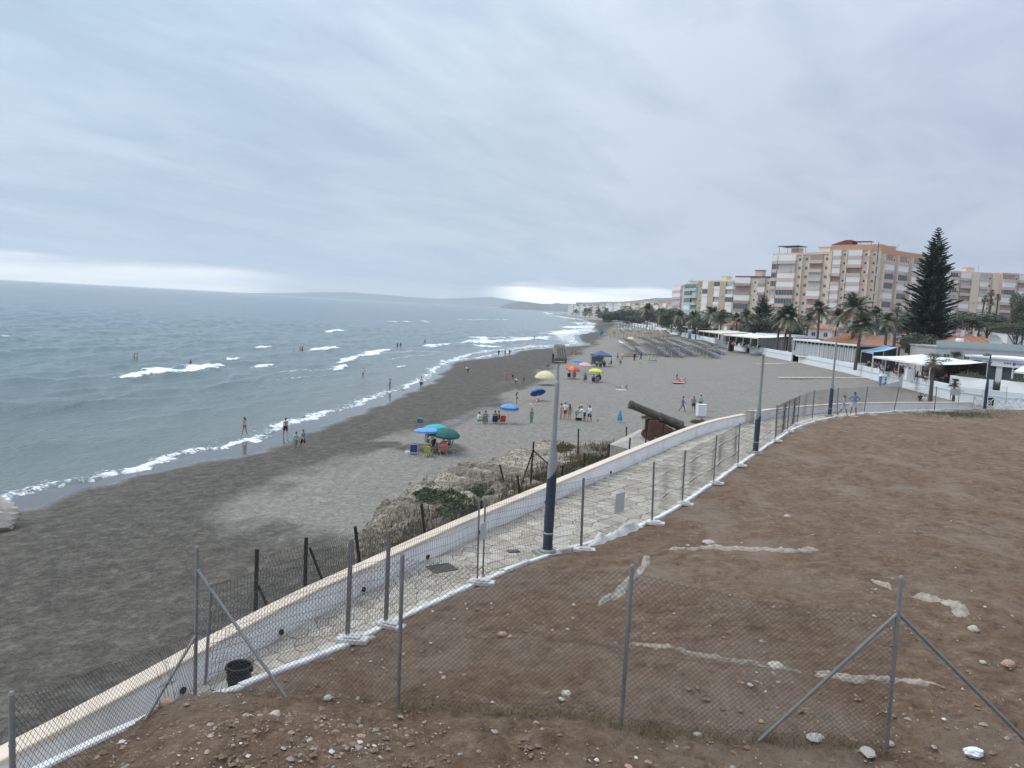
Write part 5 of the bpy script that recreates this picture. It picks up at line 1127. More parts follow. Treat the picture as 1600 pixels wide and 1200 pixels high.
pine(1467,356,150,DK-.1,5.4,'very tall dark pine with tiered branches towering over the seafront',1,54,1.4)
pine(1195,461,228,DK-.1,4.4,'smaller dark pine with tiered branches before the mid height block',2,26,1.5)
def broad_crown(rx,ry,rz_,n,seed,leaf=.32):
    rs=random.Random(seed); b=MB(); cl=[(Vector((rs.gauss(0,.42),rs.gauss(0,.42),rs.gauss(0,.36))),rs.uniform(.25,.5)) for _ in range(16)]
    for i in range(n):
        c,r=rs.choice(cl); d=Vector((rs.gauss(0,1),rs.gauss(0,1),rs.gauss(0,1))).normalized(); p=c+d*r*rs.uniform(.75,1.05); p=Vector((p.x*rx,p.y*ry,p.z*rz_)); u=Vector((rs.gauss(0,1),rs.gauss(0,1),rs.gauss(0,1))).normalized(); v=u.cross(d).normalized(); s=leaf*rs.uniform(.6,1.4); b.add([p-u*s*.5,p+v*s*.4,p+u*s*.5,p-v*s*.4],[(0,1,2,3)],rs.randrange(3))
    return b.mesh('crown',M_leaf)
BC=[broad_crown(1,1,1,9000,s,.075) for s in(1,2,3)]
def tree(u,vc,Y,rx,rzz,label,i,zb=DK-.1,ry=None):
    c=atY(u,vc,Y); r=empty('leafy_tree',(c.x,c.y,zb)); tag(r,label,'tree','leafy trees behind the seafront'); h=max(.5,c.z-zb); b=MB(); b.path([(0,0,-.3),(.1,0,h*.6),(0,.1,h)],[.28,.2,.1],7)
    for k in range(4): a=k*1.7+i; b.path([(0,0,h*.55),(math.cos(a)*rx*.4,math.sin(a)*rx*.4,h+rzz*.1),(math.cos(a)*rx*.65,math.sin(a)*rx*.65,h+rzz*.4)],[.12,.07,.03],5)
    b.build('trunk',M_bark2,r); obj('crown',BC[i%3],r,(0,0,h),(0,0,i*1.1),(rx,ry or rx,rzz))
for i,(u,v,Y,rx,rzz,lb) in enumerate([(1138,500,255,5.5,4,'round dark tree before the beige block'),(1098,502,275,5,4,'dark tree left of the beige block palm'),(1050,498,330,7,4.5,'wide dark tree at the foot of the small pink block'),(1074,502,310,5,4,'dark tree between the pink and teal blocks'),(1245,512,200,5,3.5,'dark tree behind the grey glass pavilion'),(1520,502,205,7,2.4,'left dark tree above the terracotta roof'),(1545,501,210,6,2.6,'middle dark tree above the terracotta roof'),(1572,502,200,6.5,2.6,'right dark tree above the terracotta roof'),(1602,485,175,3,5,'tall grey green tree at the right edge'),(1362,512,170,4.5,2.8,'dark tree behind the low terracotta house'),(1205,505,225,5,3.6,'dark tree right of the small pine'),(1185,508,226,4.5,3,'dark tree left of the small pine'),(975,492,560,12,5.5,'far wide tree behind the straw parasols'),(994,491,540,11,6,'far dark tree left of the lone tall palm'),(1028,495,430,9,5,'far dark tree right of the lone tall palm'),(957,493,640,12,5,'farthest dark tree on the beach front'),(1440,500,230,6,3.5,'dark tree hidden left of the big pine trunk'),(1420,505,220,4,3,'small dark tree beside the fan palm and the pine')]): tree(u,v,Y,rx,rzz,lb,i)
for i,(u,v,Y,rx,rzz,lb) in enumerate([(1422,536,138,3.0,2.4,'rounded green hedge at the foot of the big pine'),(1441,538,136,2.6,2.2,'dark hedge under the big pine trunk'),(1590,515,160,7,1.6,'long dark hedge above the flat roof at the right'),(1500,572,103,2.2,1.3,'dark green bush left of the white restaurant'),(1557,602,94,1.5,.9,'brownish bush on the planter before the white restaurant')]): tree(u,v,Y,rx,rzz,lb,i,ry=1.6 if rx>4 else None)
# ------------------------------------------------------------------ people
SKIN=[pm('skin_light',(.42,.26,.19),.6,.08,9.),pm('skin_tan',(.30,.165,.11),.6,.08,9.)]
HAIR=[pm('hair_dark',(.020,.014,.011),.6,.2,9.),pm('hair_brown',(.07,.04,.025),.6,.2,9.)]
CL={k:pm('cloth_'+k,c,.85,.12,12.) for k,c in dict(white=(.68,.68,.69),black=(.018,.018,.02),navy=(.025,.035,.08),blue=(.16,.30,.56),green=(.10,.33,.20),mint=(.30,.58,.42),red=(.55,.07,.06),coral=(.62,.20,.16),grey=(.22,.23,.24),purple=(.20,.17,.28),pink=(.58,.32,.34),khaki=(.30,.25,.16),teal=(.05,.30,.30),lilac=(.48,.45,.62),brown=(.16,.08,.055)).items()}
M_eye=pm('eye_and_mouth',(.05,.03,.03),.4,.1,9.)
def rot_x(v,a): c,s=math.cos(a),math.sin(a); return Vector((v.x,v.y*c-v.z*s,v.y*s+v.z*c))
def skeleton(lean=0,hip=(0,0),knee=(0,0),sh=(0,0),ab=(.12,.12),el=(.2,.2),ph=.92,headp=0.,spread=.02,lie=False,hips=False):
    """joint positions; facing +Y; angles in radians, forward positive"""
    J={}; P=Vector((0,0,ph)); T=lambda v:P+rot_x(v,-lean); J['pelvis']=P; J['spine']=T(Vector((0,.01,.20))); J['chest']=T(Vector((0,-.005,.40))); J['neck']=T(Vector((0,.0,.53))); hd=lambda v:J['neck']+rot_x(v,-lean*.6-headp); J['hbase']=hd(Vector((0,.02,.075))); J['head']=hd(Vector((0,.03,.16))); J['htop']=hd(Vector((0,.02,.235)))
    for i,(s,n) in enumerate(((-1,'L'),(1,'R'))):
        S=T(Vector((s*.175,0,.47))); J['sh'+n]=S; d=rot_x(Vector((s*math.sin(ab[i]),0,-math.cos(ab[i]))),sh[i]-lean*.3); E=S+d*.28; J['el'+n]=E; f=rot_x(d,el[i]); Wr=E+f*.24; Wr=(P+Vector((s*.185,.06,.13))) if hips else Wr; f=(Wr-E).normalized() if hips else f; J['wr'+n]=Wr; J['ha'+n]=Wr+f*(.05 if hips else .09); J['fd'+n]=f
        Hh=P+Vector((s*.092,0,-.03)); J['hip'+n]=Hh; d=rot_x(Vector((s*spread,0,-1)).normalized(),hip[i]); K=Hh+d*.42; J['kn'+n]=K; f=rot_x(d,-knee[i]); A=K+f*.42; J['an'+n]=A; toe=rot_x(Vector((s*.03,.16,-.045)),0 if not lie else math.pi/2); J['to'+n]=A+toe
    return J
BONES=[('pelvis','spine'),('spine','chest'),('chest','neck'),('neck','hbase'),('hbase','head'),('head','htop')]+[(a+n,b_+n) if a!='chest' and a!='pelvis' else (a,b_+n) for n in 'LR' for a,b_ in (('chest','sh'),('sh','el'),('el','wr'),('wr','ha'),('pelvis','hip'),('hip','kn'),('kn','an'),('an','to'))]
RAD=dict(pelvis=(.150,.105),spine=(.125,.095),chest=(.150,.105),neck=(.055,.055),hbase=(.062,.07),head=(.078,.092),htop=(.050,.06),sh=(.062,.06),el=(.043,.043),wr=(.030,.030),ha=(.038,.022),hip=(.092,.09),kn=(.060,.060),an=(.040,.042),to=(.040,.028))
_P={}
def proto(key,**kw):
    J=skeleton(**kw); names=[k for k in J if not k.startswith('fd')]; idx={k:i for i,k in enumerate(names)}
    me=bpy.data.meshes.new('sk'); me.from_pydata([J[k] for k in names],[(idx[a],idx[b_]) for a,b_ in BONES],[]); o=bpy.data.objects.new('sk',me); COL.objects.link(o)
    md=o.modifiers.new('s','SKIN'); md.use_smooth_shade=True; md.branch_smoothing=.3
    for k in names:
        r=RAD.get(k) or RAD[k[:-1]]; sv=me.skin_vertices[0].data[idx[k]]; sv.radius=r; sv.use_root=(k=='pelvis')
    o.modifiers.new('u','SUBSURF').levels=1; o.modifiers['u'].render_levels=1
    dg=bpy.context.evaluated_depsgraph_get(); dg.update(); ev=bpy.data.meshes.new_from_object(o.evaluated_get(dg)); bpy.data.objects.remove(o)
    V=np.array([v.co[:] for v in ev.vertices]); Nn=np.array([v.normal[:] for v in ev.vertices]); Fs=[tuple(p.vertices) for p in ev.polygons]
    best=np.full(len(V),9e9); lab=np.zeros(len(V),int); tt=np.zeros(len(V))
    for bi,(a,b_) in enumerate(BONES):
        A=np.array(J[a]); B=np.array(J[b_]); d=B-A; t=np.clip(((V-A)@d)/(d@d+1e-9),0,1); ra=(RAD.get(a) or RAD[a[:-1]])[0]; q=np.linalg.norm(V-(A+t[:,None]*d),axis=1)-ra*.35; m=q<best; best[m]=q[m]; lab[m]=bi; tt[m]=t[m]
    b=MB(); b.add([tuple(v) for v in V],Fs,0,True)
    for n in 'LR':   # five fingers, nose and ears
        h=J['ha'+n]; f=J['fd'+n].normalized(); sd=Vector((1,0,0)) if abs(f.x)<.8 else Vector((0,1,0)); sd=(sd-f*sd.dot(f)).normalized(); up=f.cross(sd)
        for k,(o_,ln) in enumerate(((-.027,.055),(-.009,.070),(.009,.075),(.027,.066))): p=h+sd*o_+f*.02; m_=p+f*ln*.55+up*.006; b.path([p,m_,p+f*ln+up*.022],[.0085,.008,.006],4)
        s=-1 if n=='L' else 1; p=h-f*.03+sd*(-.030); b.path([p,p+f*.028-sd*.022,p+f*.055-sd*.022],[.010,.009,.007],4)
    hd=J['head']; hr=(J['htop']-J['hbase']).normalized(); fw=Vector((1,0,0)).cross(hr)*-1; fw=fw if fw.y>-.2 else -fw
    b.ball(hd+fw*.098-hr*.02,(.014,.022,.024),6,4); [b.ball(hd+Vector((s*.082,0,-.01)),(.010,.022,.032),6,4) for s in(-1,1)]
    fe=MB(); [fe.ball(hd+fw*.088+Vector((s*.030,0,0))+hr*.018,(.014,.008,.009),6,4) for s in(-1,1)]; fe.ball(hd+fw*.086-hr*.06,(.024,.008,.006),6,4)
    ev_=dict(V=V,N=Nn,F=Fs,lab=lab,t=tt,J=J,body=b.mesh('body',SKIN[0]),face=fe.mesh('face',M_eye),hd=hd,hr=hr,fw=fw); _P[key]=ev_; return ev_
BN={(a+'-'+b_).replace('L','').replace('R',''):0 for a,b_ in BONES}
def bname(i): a,b_=BONES[i]; return (a.rstrip('LR')+'-'+b_.rstrip('LR'))
NAMES=[bname(i) for i in range(len(BONES))]
def sel(p,rules):
    ok=np.zeros(len(p['V']),bool)
    for i,nm in enumerate(NAMES):
        if nm in rules: lo,hi=rules[nm]; ok|=(p['lab']==i)&(p['t']>=lo)&(p['t']<=hi)
    return ok
TOR={'pelvis-spine':(0,1),'spine-chest':(0,1),'chest-neck':(0,.62),'chest-sh':(0,1)}
GAR={'shirt':{**TOR,'sh-el':(0,.75),'pelvis-spine':(.1,1)},'long_shirt':{**TOR,'sh-el':(0,1),'el-wr':(0,.9)},'vest':{**TOR,'sh-el':(0,.05)},'shorts':{'pelvis-spine':(0,.25),'pelvis-hip':(0,1),'hip-kn':(0,.62)},'briefs':{'pelvis-spine':(0,.16),'pelvis-hip':(0,1),'hip-kn':(0,.10)},'trousers':{'pelvis-spine':(0,.25),'pelvis-hip':(0,1),'hip-kn':(0,1),'kn-an':(0,.95)},'bra':{'spine-chest':(.75,1),'chest-neck':(0,.12)},'swimsuit':{'pelvis-spine':(0,1),'spine-chest':(0,1),'chest-neck':(0,.2),'pelvis-hip':(0,1),'hip-kn':(0,.08)},'dress':{**TOR,'pelvis-hip':(0,1),'hip-kn':(0,.55),'sh-el':(0,.3)}}
def garment(key,g):
    def f():
        p=_P[key]; ok=sel(p,GAR[g]); F2=[q for q in p['F'] if sum(ok[i] for i in q)>=len(q)/2.]; off=.020 if g in('shirt','long_shirt','dress','shorts','trousers') else .010
        b=MB(); b.add([tuple(v) for v in p['V']+p['N']*off],F2,0,True); return b.mesh(g,CL['white'])
    return shared((key,g),f)
def hairm(key,long_):
    def f():
        p=_P[key]; hd,hr,fw=p['hd'],p['hr'],p['fw']; b=MB(); R=Matrix((Vector((1,0,0)),fw,hr)).transposed(); n,k=12,7; vs=[]
        for j in range(k+1):
            a=math.pi*.60*j/k
            for i in range(n):
                ph=2*math.pi*i/n; y=math.sin(ph); drop=1.0 if y<.2 else .62
                aa=a*drop; vs.append(hd+hr*.005+R@Vector((.094*math.sin(aa)*math.cos(ph),.110*math.sin(aa)*y-.012,.112*math.cos(aa))))
        b.add(vs,[(j*n+i,(j+1)*n+i,(j+1)*n+(i+1)%n,j*n+(i+1)%n) for j in range(k) for i in range(n)],0,True)
        if long_: b.path([hd-fw*.05+hr*.03,hd-fw*.10-hr*.08,p['J']['chest']-Vector((0,.13,-.06)),p['J']['chest']-Vector((0,.13,.10))],[.08,.085,.07,.03],8)
        return b.mesh('hair',HAIR[0])
    return shared((key,'hair',long_),f)
def setmat(o,m):
    o.material_slots[0].link='OBJECT'; o.material_slots[0].material=m
proto('stand',ab=(.14,.14)); proto('walk',hip=(.42,-.30),knee=(.12,.38),sh=(-.4,.45),el=(.35,.5)); proto('walk2',hip=(-.2,.28),knee=(.25,.08),sh=(.3,-.25),lean=.06)
proto('hips',ab=(.80,.80),sh=(-.25,-.25),spread=.12,hips=True); proto('bend',lean=.95,sh=(.7,.9),el=(.3,.2),hip=(.15,-.05),knee=(.15,.1)); proto('crouch',lean=.6,hip=(1.9,1.7),knee=(2.2,2.1),ph=.42,sh=(.8,.9),el=(.4,.4))
proto('sit',lean=-.18,hip=(1.35,1.35),knee=(1.1,1.2),ph=.40,sh=(.5,.5),el=(.9,.8)); proto('ground',lean=.1,hip=(1.45,1.75),knee=(.3,1.5),ph=.13,sh=(.4,.6),el=(.5,.7)); proto('reach',lean=.25,sh=(1.1,.6),el=(.3,.9),ab=(.2,.35)); proto('lie',lean=-1.42,hip=(1.48,1.52),knee=(.05,.12),ph=.12,sh=(-1.1,-1.1),el=(.2,.2),lie=True)
proto('arms',sh=(.9,-.2),ab=(.5,.7),el=(.5,.3),hip=(.15,-.1))
def person(pose,loc,rz,label,top=None,bottom=None,hair=0,skin=0,long_=False,h=1.0,hat=None,group='people on the beach',sink=0.):
    """top/bottom: (garment, colour)"""
    p=_P[pose]; zmin=min(v[2] for v in p['V']); r=empty('person',(loc[0],loc[1],loc[2]-zmin*h*.97-sink),rz); r.scale=(h,)*3; tag(r,label,'person',group)
    o=obj('body',p['body'],r); setmat(o,SKIN[skin]); obj('face',p['face'],o)
    o=obj('hair',hairm(pose,long_),r); setmat(o,HAIR[hair])
    for g in(top,bottom):
        if g: o=obj({'long_shirt':'shirt','vest':'shirt','bra':'bikini_top','briefs':'swim_briefs'}.get(g[0],g[0]),garment(pose,g[0]),r); setmat(o,CL[g[1]])
    if hat: hd=p['hd']; o=MB().lathe([(.20,.06),(.105,.07),(.10,.14),(.06,.165),(0,.17)],16,c=hd).build('hat',CL[hat],r)
    return r
R90=math.pi/2
def sea_at(u,v): p=at(u,v,-.05); return p
# waders and swimmers (water hides their legs)
person('walk2',sea_at(382,681),2.6,'dark haired woman in a dark bikini walking along the foam line',('bra','black'),('briefs','black'),0,0,True,.98)
person('walk',sea_at(446,683),.5,'bare chested man in black shorts stepping through the shallows',None,('shorts','black'),0,0,False,1.03)
person('walk2',onb(462,703),-2.3,'child in a mint green shirt at the wet sand edge',('shirt','mint'),('shorts','grey'),0,1,False,.86)
person('walk',onb(473,703),-2.2,'person in a grey shirt and dark shorts beside the green clad child',('shirt','grey'),('shorts','black'),1,0,False,.98)
person('stand',sea_at(609,609),1.4,'tanned man standing knee deep in khaki trunks',None,('shorts','khaki'),0,1,False,1.04,sink=.25)
person('stand',sea_at(658,608),-2.8,'person in white shirt and black shorts paddling at the foam',('shirt','white'),('shorts','black'),0,1,False,1.06)
person('arms',sea_at(567,588),.8,'bather in a white top standing alone in the water',('vest','white'),('briefs','black'),0,0,False,1.,sink=.35)
person('arms',sea_at(210,561),2.2,'left of the two bathers standing together waist deep',None,('briefs','red'),0,1,False,1.02,sink=.75)
person('stand',sea_at(214.5,560.5),2.0,'right of the two bathers standing together waist deep',('bra','black'),('briefs','black'),0,0,False,1.,sink=.75)
person('stand',sea_at(298,566),1.0,'swimmer with only head and shoulders above the big breaker',None,('briefs','black'),0,1,False,1.,sink=1.25)
person('arms',sea_at(469,549),.5,'left bather of the pair near the middle whitecap',('bra','red'),('briefs','red'),0,0,False,1.,sink=.55)
person('stand',sea_at(472.5,549),2.5,'right bather of the pair near the middle whitecap',None,('shorts','navy'),0,1,False,1.,sink=.55)
person('stand',sea_at(459,549),2.0,'lone swimmer head left of the pair near the whitecap',None,None,0,1,False,1.,sink=1.35)
person('stand',sea_at(621,543),2.8,'left of two dark figures standing far out in the waves',None,('shorts','black'),0,1,False,1.,sink=.3)
person('stand',sea_at(626,543),-2.8,'right of two dark figures standing far out in the waves',('swimsuit','black'),None,0,1,False,1.,sink=.3)
person('stand',sea_at(664,536),2.8,'single dark figure far out right of the two standing ones',None,('shorts','navy'),0,1,False,1.,sink=.5)
person('reach',sea_at(835,531),1.2,'dark figure with a board in the far surf',('long_shirt','black'),('shorts','black'),0,1,False,1.)
for u,rz,t,b_,lb in [(779,2.9,('shirt','navy'),('shorts','black'),'left of three people standing at the far waterline'),(789,-2.7,('bra','pink'),('briefs','pink'),'middle of three people standing at the far waterline'),(796,3.1,('shirt','black'),('shorts','red'),'right of three people standing at the far waterline')]: person('stand',onb(u,557),rz,lb,t,b_,0,1,False,1.02)
# on the sand
person('bend',onb(731,584),1.2,'person in a white shirt bending over a dug hole',('shirt','white'),('shorts','black'),0,1,False,.9)
person('walk2',onb(790,596),2.6,'sunburnt figure in coral shorts on the dark sand',('vest','coral'),('shorts','coral'),0,0,False,1.)
person('stand',onb(801,594),2.4,'small dark figure right of the coral one',None,('shorts','black'),0,1,False,.8)
person('crouch',onb(808,600),1.2,'crouching figure in white on the dark sand',('shirt','white'),('shorts','black'),0,1,False,.9)
person('stand',onb(818,600),-2.4,'thin child left of the cream parasol',None,('briefs','brown'),0,1,False,.75)
person('walk',onb(894,556),2.,'red clad figure far behind the floodlight',('shirt','red'),('shorts','red'),0,1,False,.9)
person('crouch',onb(901,556),2.,'crouching dark figure far behind the floodlight',('shirt','khaki'),('shorts','khaki'),0,1,False,1.)
person('arms',onb(807,633),-1.2,'girl in dark briefs with arms out left of the blue parasol',None,('briefs','black'),1,0,True,.86)
person('ground',onb(841,632),1.8,'person in pink sitting on a towel under the tilted blue parasol',('shirt','pink'),('shorts','white'),0,0,False,1.)
person('stand',onb(830,663),2.4,'boy in green trousers standing on the open sand',None,('trousers','green'),0,1,False,.88)
for u,v,pose,rz,t,b_,lg,sk,lb in [(876,658,'stand',1.2,('vest','pink'),('shorts','pink'),False,0,'woman in pink at the left of the standing group'),(882.5,656,'stand',2.6,('shirt','white'),('shorts','brown'),False,0,'person in white shirt second from left in the standing group'),(889,659,'stand',0.2,('swimsuit','khaki'),None,True,0,'woman with long dark hair seen from behind in the group'),(899.5,658,'bend',-1.2,('bra','teal'),('shorts','teal'),False,0,'person leaning forward in the middle of the standing group'),(913,660,'bend',1.4,('shirt','white'),('shorts','navy'),False,1,'person in white bending down beside the black bag'),(920.5,661,'walk2',2.4,('shirt','white'),('shorts','navy'),False,1,'man in white shirt and navy shorts at the right of the group')]: person(pose,onb(u,v),rz,lb,t,b_,0,sk,lg,1.02)
person('walk',onb(1066,643),-1.8,'person in purple walking alone on the empty sand',('long_shirt','purple'),('trousers','grey'),1,1,False,1.)
person('walk2',onb(1083,643),2.8,'woman in grey top and dark shorts left of the white bin',('shirt','grey'),('shorts','black'),0,0,True,.98)
person('stand',onb(1094,641),-2.9,'person in pale green shirt right behind the white bin',('shirt','mint'),('shorts','black'),0,0,False,1.)
person('lie',onb(972,609),1.75,'sunbather lying on a white towel in the middle of the sand',None,('briefs','white'),0,1,False,1.)
person('ground',onb(1057,597),-1.2,'person in coral sitting on a red towel on the wide sand',('swimsuit','coral'),None,0,0,True,1.)
person('lie',onb(1064,597),1.6,'person lying next to the coral clad sitter',None,('briefs','white'),0,0,False,1.)
for u,v,pose,rz,t,b_,lb in [(965,563,'walk',1.,('shirt','grey'),('shorts','black'),'grey figure walking right of the navy gazebo'),(972,562,'stand',2.,('shirt','white'),('shorts','khaki'),'pale figure standing right of the navy gazebo'),(955,571,'ground',2.,('shirt','black'),('shorts','black'),'dark figure sitting beside the gazebo post'),(925,567,'stand',2.,None,('shorts','navy'),'man standing at the left post of the gazebo'),(991,564,'stand',2.9,('shirt','black'),('trousers','black'),'dark figure standing right of the upturned boat'),(1001,563,'walk2',-2.,('shirt','black'),('trousers','navy'),'dark figure beside the green play frame'),(971,570,'crouch',1.,('shirt','brown'),('shorts','grey'),'crouching figure between the gazebo and the boat')]: person(pose,onb(u,v),rz,lb,t,b_,0,1,False,1.)
# promenade couple
p=at(1317,650,PZ+.01); person('walk',p,-2.5,'person in lilac shirt, white shorts and pale hat strolling on the promenade',('long_shirt','lilac'),('shorts','white'),1,0,False,.97,'khaki','people on the promenade')
p=at(1333,648.5,PZ+.01); person('hips',p,2.7,'man in a blue shirt with hands on hips on the promenade',('shirt','blue'),('shorts','white'),0,1,False,1.04,None,'people on the promenade')
p=onb(1437,632); person('ground',p,2.6,'person in black sitting on the sand by the young palm',('shirt','black'),('shorts','black'),0,1,False,1.1)
p=onb(1444,633); person('ground',p,2.2,'person in white sitting on the sand by the young palm',('shirt','white'),('shorts','grey'),0,0,False,1.)
# ------------------------------------------------------------------ beach gear
M_alu=pm('pale_tube',(.55,.55,.54),.4,.08,9.,metal=.3)
_PAN={}
def parasol(loc,R,cols,label,h=2.05,tilt=0.,taz=0.,dome=.34,group='parasols on the sand',band=None):
    r=empty('parasol',loc); tag(r,label,'parasol',group); MB().tube((0,0,-.25),(0,0,1.15),.018,n=6).build('pole',M_alu,r)
    Rm=Matrix.Rotation(taz,4,'Z')@Matrix.Rotation(tilt,4,'X')@Matrix.Rotation(-taz,4,'Z'); q=Rm.to_quaternion()
    top=MB().tube((0,0,0),(0,0,h-1.1),.016,n=6).build('upper_pole',M_alu,r,loc=(0,0,1.1)); top.rotation_mode='QUATERNION'; top.rotation_quaternion=q
    n=8
    for i in range(n):
        c=cols[i%len(cols)]; key=(round(R,2),round(dome,2),i)
        def f():
            b=MB(); vs=[]; K=6
            for j in range(K+1):
                t=j/K; rr=R*math.sin(t*1.25)/math.sin(1.25); z=-dome*R*(1-math.cos(t*1.25))/(1-math.cos(1.25))
                for s in range(5):
                    a=(i+s/4)*2*math.pi/n; sag=1-.045*t*math.sin(math.pi*s/4); vs.append((rr*math.cos(a)*sag,rr*math.sin(a)*sag,z-.03*t*t*math.sin(math.pi*s/4)))
            b.add(vs,[(j*5+s,(j+1)*5+s,(j+1)*5+s+1,j*5+s+1) for j in range(K) for s in range(4)],0,True)
            e=[(v[0],v[1],v[2]-.13) for v in vs[-5:]]; b.add(list(vs[-5:])+e,[(s,s+5,s+6,s+1) for s in range(4)],0,True)
            return b.mesh('canopy_panel',c)
        me=shared(('pan',)+key,f); o=obj('canopy_panel',me,top,(0,0,h-1.1)); setmat(o,c if not(band and i%1==0) else c)
        if band:
            def g():
                b=MB(); vs=[]
                for j,t in enumerate((.86,.93,1.)):
                    rr=R*1.004*math.sin(t*1.25)/math.sin(1.25); z=.012-dome*R*(1-math.cos(t*1.25))/(1-math.cos(1.25))
                    for s in range(5):
                        a=(i+s/4)*2*math.pi/n; sag=1-.045*t*math.sin(math.pi*s/4); vs.append((rr*math.cos(a)*sag,rr*math.sin(a)*sag,z-.03*t*t*math.sin(math.pi*s/4)))
                b.add(vs,[(j*5+s,(j+1)*5+s,(j+1)*5+s+1,j*5+s+1) for j in range(2) for s in range(4)],0,True); return b.mesh('edge_band',band)
            obj('edge_band',shared(('band',)+key,g),top,(0,0,h-1.1))
    MB().tube((0,0,h-1.1),(0,0,h-1.02),.015,.008,n=6).build('finial',M_alu,top)
    for i in range(n):
        a=i*2*math.pi/n; MB().tube((0,0,h-1.13),(R*.93*math.cos(a),R*.93*math.sin(a),h-1.1-dome*R*.93),.006,n=3).build('rib',M_alu,top)
    return r
K_=lambda n,c:pm('parasol_'+n,c,.8,.08,5.)
C_green=K_('dark_green',(.012,.10,.085)); C_teal=K_('teal',(.02,.36,.36)); C_blue=K_('sky_blue',(.13,.30,.62)); C_wht=K_('white',(.72,.73,.75)); C_navy=K_('navy',(.03,.06,.22)); C_royal=K_('royal',(.05,.16,.42)); C_cream=K_('cream',(.66,.58,.32)); C_red=K_('red',(.62,.08,.07)); C_orange=K_('orange',(.68,.24,.06)); C_yel=K_('yellow_green',(.60,.62,.10)); C_pink=K_('pale_pink',(.62,.36,.38)); C_lb=K_('mid_blue',(.11,.25,.45))
g0=onb(684,708)
parasol(g0+Vector((.55,-.1,0)),1.05,[C_green],'dark green parasol of the nearest group',1.95,.12,.6,.40)
parasol(g0+Vector((-.25,.9,0)),1.0,[C_teal],'turquoise parasol behind the dark green one',2.05,.05,2.,.36)
parasol(g0+Vector((-.85,-.1,0)),1.0,[C_blue],'flat sky blue parasol left of the dark green one',1.9,-.08,.4,.20)
parasol(onb(794,664)+Vector((0,0,-.05)),.92,[C_blue,C_lb],'blue and white ringed parasol with navy edge',2.05,.04,.5,.42,band=C_navy)
parasol(onb(842,628)+Vector((.0,.4,-.65)),.95,[C_royal],'low tilted royal blue parasol on the sand',2.2,-.55,.5,.38)
parasol(onb(851,602)+Vector((0,0,-.2)),1.5,[C_cream],'wide cream domed parasol left of the floodlight post',2.3,.0,.0,.62)
parasol(onb(893,592)+Vector((0,0,-.2)),1.15,[C_red,C_red,C_orange],'red and orange parasol in the middle cluster',2.3,.18,.8,.42)
parasol(onb(930,598)+Vector((0,0,-.2)),1.15,[C_yel,C_yel,C_yel,C_orange],'yellow green parasol with orange panel in the middle cluster',2.35,.10,2.6,.40)
parasol(onb(913,585)+Vector((0,0,-.2)),1.1,[C_pink],'pale pink parasol behind the red one',2.2,.15,.3,.30)
parasol(onb(900,580)+Vector((0,0,-.1)),1.1,[C_lb],'dull blue parasol behind the pink one',2.2,.1,2.,.30)
parasol(onb(985,536)+Vector((0,0,-.2)),1.4,[C_cream],'pale round parasol at the start of the sunbed rows',2.4,0,0,.5)
def closed_parasol():
    p=onb(968,660); r=empty('closed_parasol',p); r.scale=(.68,)*3; tag(r,'folded bright blue parasol stuck upright in the sand near the cannon','parasol','parasols on the sand'); MB().tube((0,0,-.2),(0,0,1.0),.018,n=6).build('pole',M_alu,r); b=MB(); n=16; vs=[]
    for z,rr in((.35,.30),(.6,.27),(1.2,.15),(1.75,.04)):
        for i in range(n): a=2*math.pi*i/n; q=rr*(1+.35*(i%2)); vs.append((q*math.cos(a),q*math.sin(a),z-.1*(i%2)*(z<.5)))
    b.add(vs,[(j*n+i,j*n+(i+1)%n,(j+1)*n+(i+1)%n,(j+1)*n+i) for j in range(3) for i in range(n)]); b.build('folded_canopy',K_('bright_blue',(.04,.27,.48)),r)
closed_parasol()
def chair_mesh():
    fr=MB()
    for s in(-.27,.27): fr.path([(s,-.22,.92),(s,0,.30),(s,.42,.30),(s,.42,.0)],.013,5); fr.path([(s,-.30,0),(s,.05,.34),(s,.10,.52),(s,.38,.52)],.013,5)
    for y,z in((-.22,.92),(.42,.30),(-.30,.01)): fr.tube((-.27,y,z),(.27,y,z),.013,n=5)
    st=MB(); vs=[]
    for j in range(6): t=j/5; vs+=[(-.25,.40-.40*t,.305-.03*math.sin(math.pi*t)),(.25,.40-.40*t,.305-.03*math.sin(math.pi*t))]
    st.add(vs,[(2*j,2*j+1,2*j+3,2*j+2) for j in range(5)]); bk=MB(); vs=[]
    for j in range(6): t=j/5; vs+=[(-.25,-.22*t-.02*math.sin(math.pi*t),.31+.60*t),(.25,-.22*t-.02*math.sin(math.pi*t),.31+.60*t)]
    bk.add(vs,[(2*j,2*j+1,2*j+3,2*j+2) for j in range(5)]); return fr.mesh('frame',M_alu),st.mesh('seat',CL['red']),bk.mesh('backrest',CL['red'])
CH=chair_mesh()
def beach_chair(loc,rz,mat,label,group='folding chairs on the sand'):
    r=empty('beach_chair',loc,rz); tag(r,label,'chair',group); obj('frame',CH[0],r); s=obj('seat',CH[1],r); setmat(s,mat); b=obj('backrest',CH[2],r); setmat(b,mat); return r
def seated(loc,rz,chm,chl,pl,top,bot,**k):
    beach_chair(loc,rz,chm,chl); d=Vector((-math.sin(rz),math.cos(rz),0)); person('sit',Vector(loc)+d*.10,rz,pl,top,bot,group='people sitting on beach chairs',**k)
def gp(u,v): return onb(u,v)
seated(gp(692,712),.5,CL['coral'],'red folding chair in front of the dark green parasol','person sitting in the red chair under the dark green parasol',('shirt','red'),('shorts','black'),skin=1)
seated(gp(668,716),-.3,pm('lime_canvas',(.42,.44,.08),.8,.1,6.),'yellow green folding chair in front of the blue parasol','person on the yellow green chair',('shirt','khaki'),('shorts','navy'),skin=1)
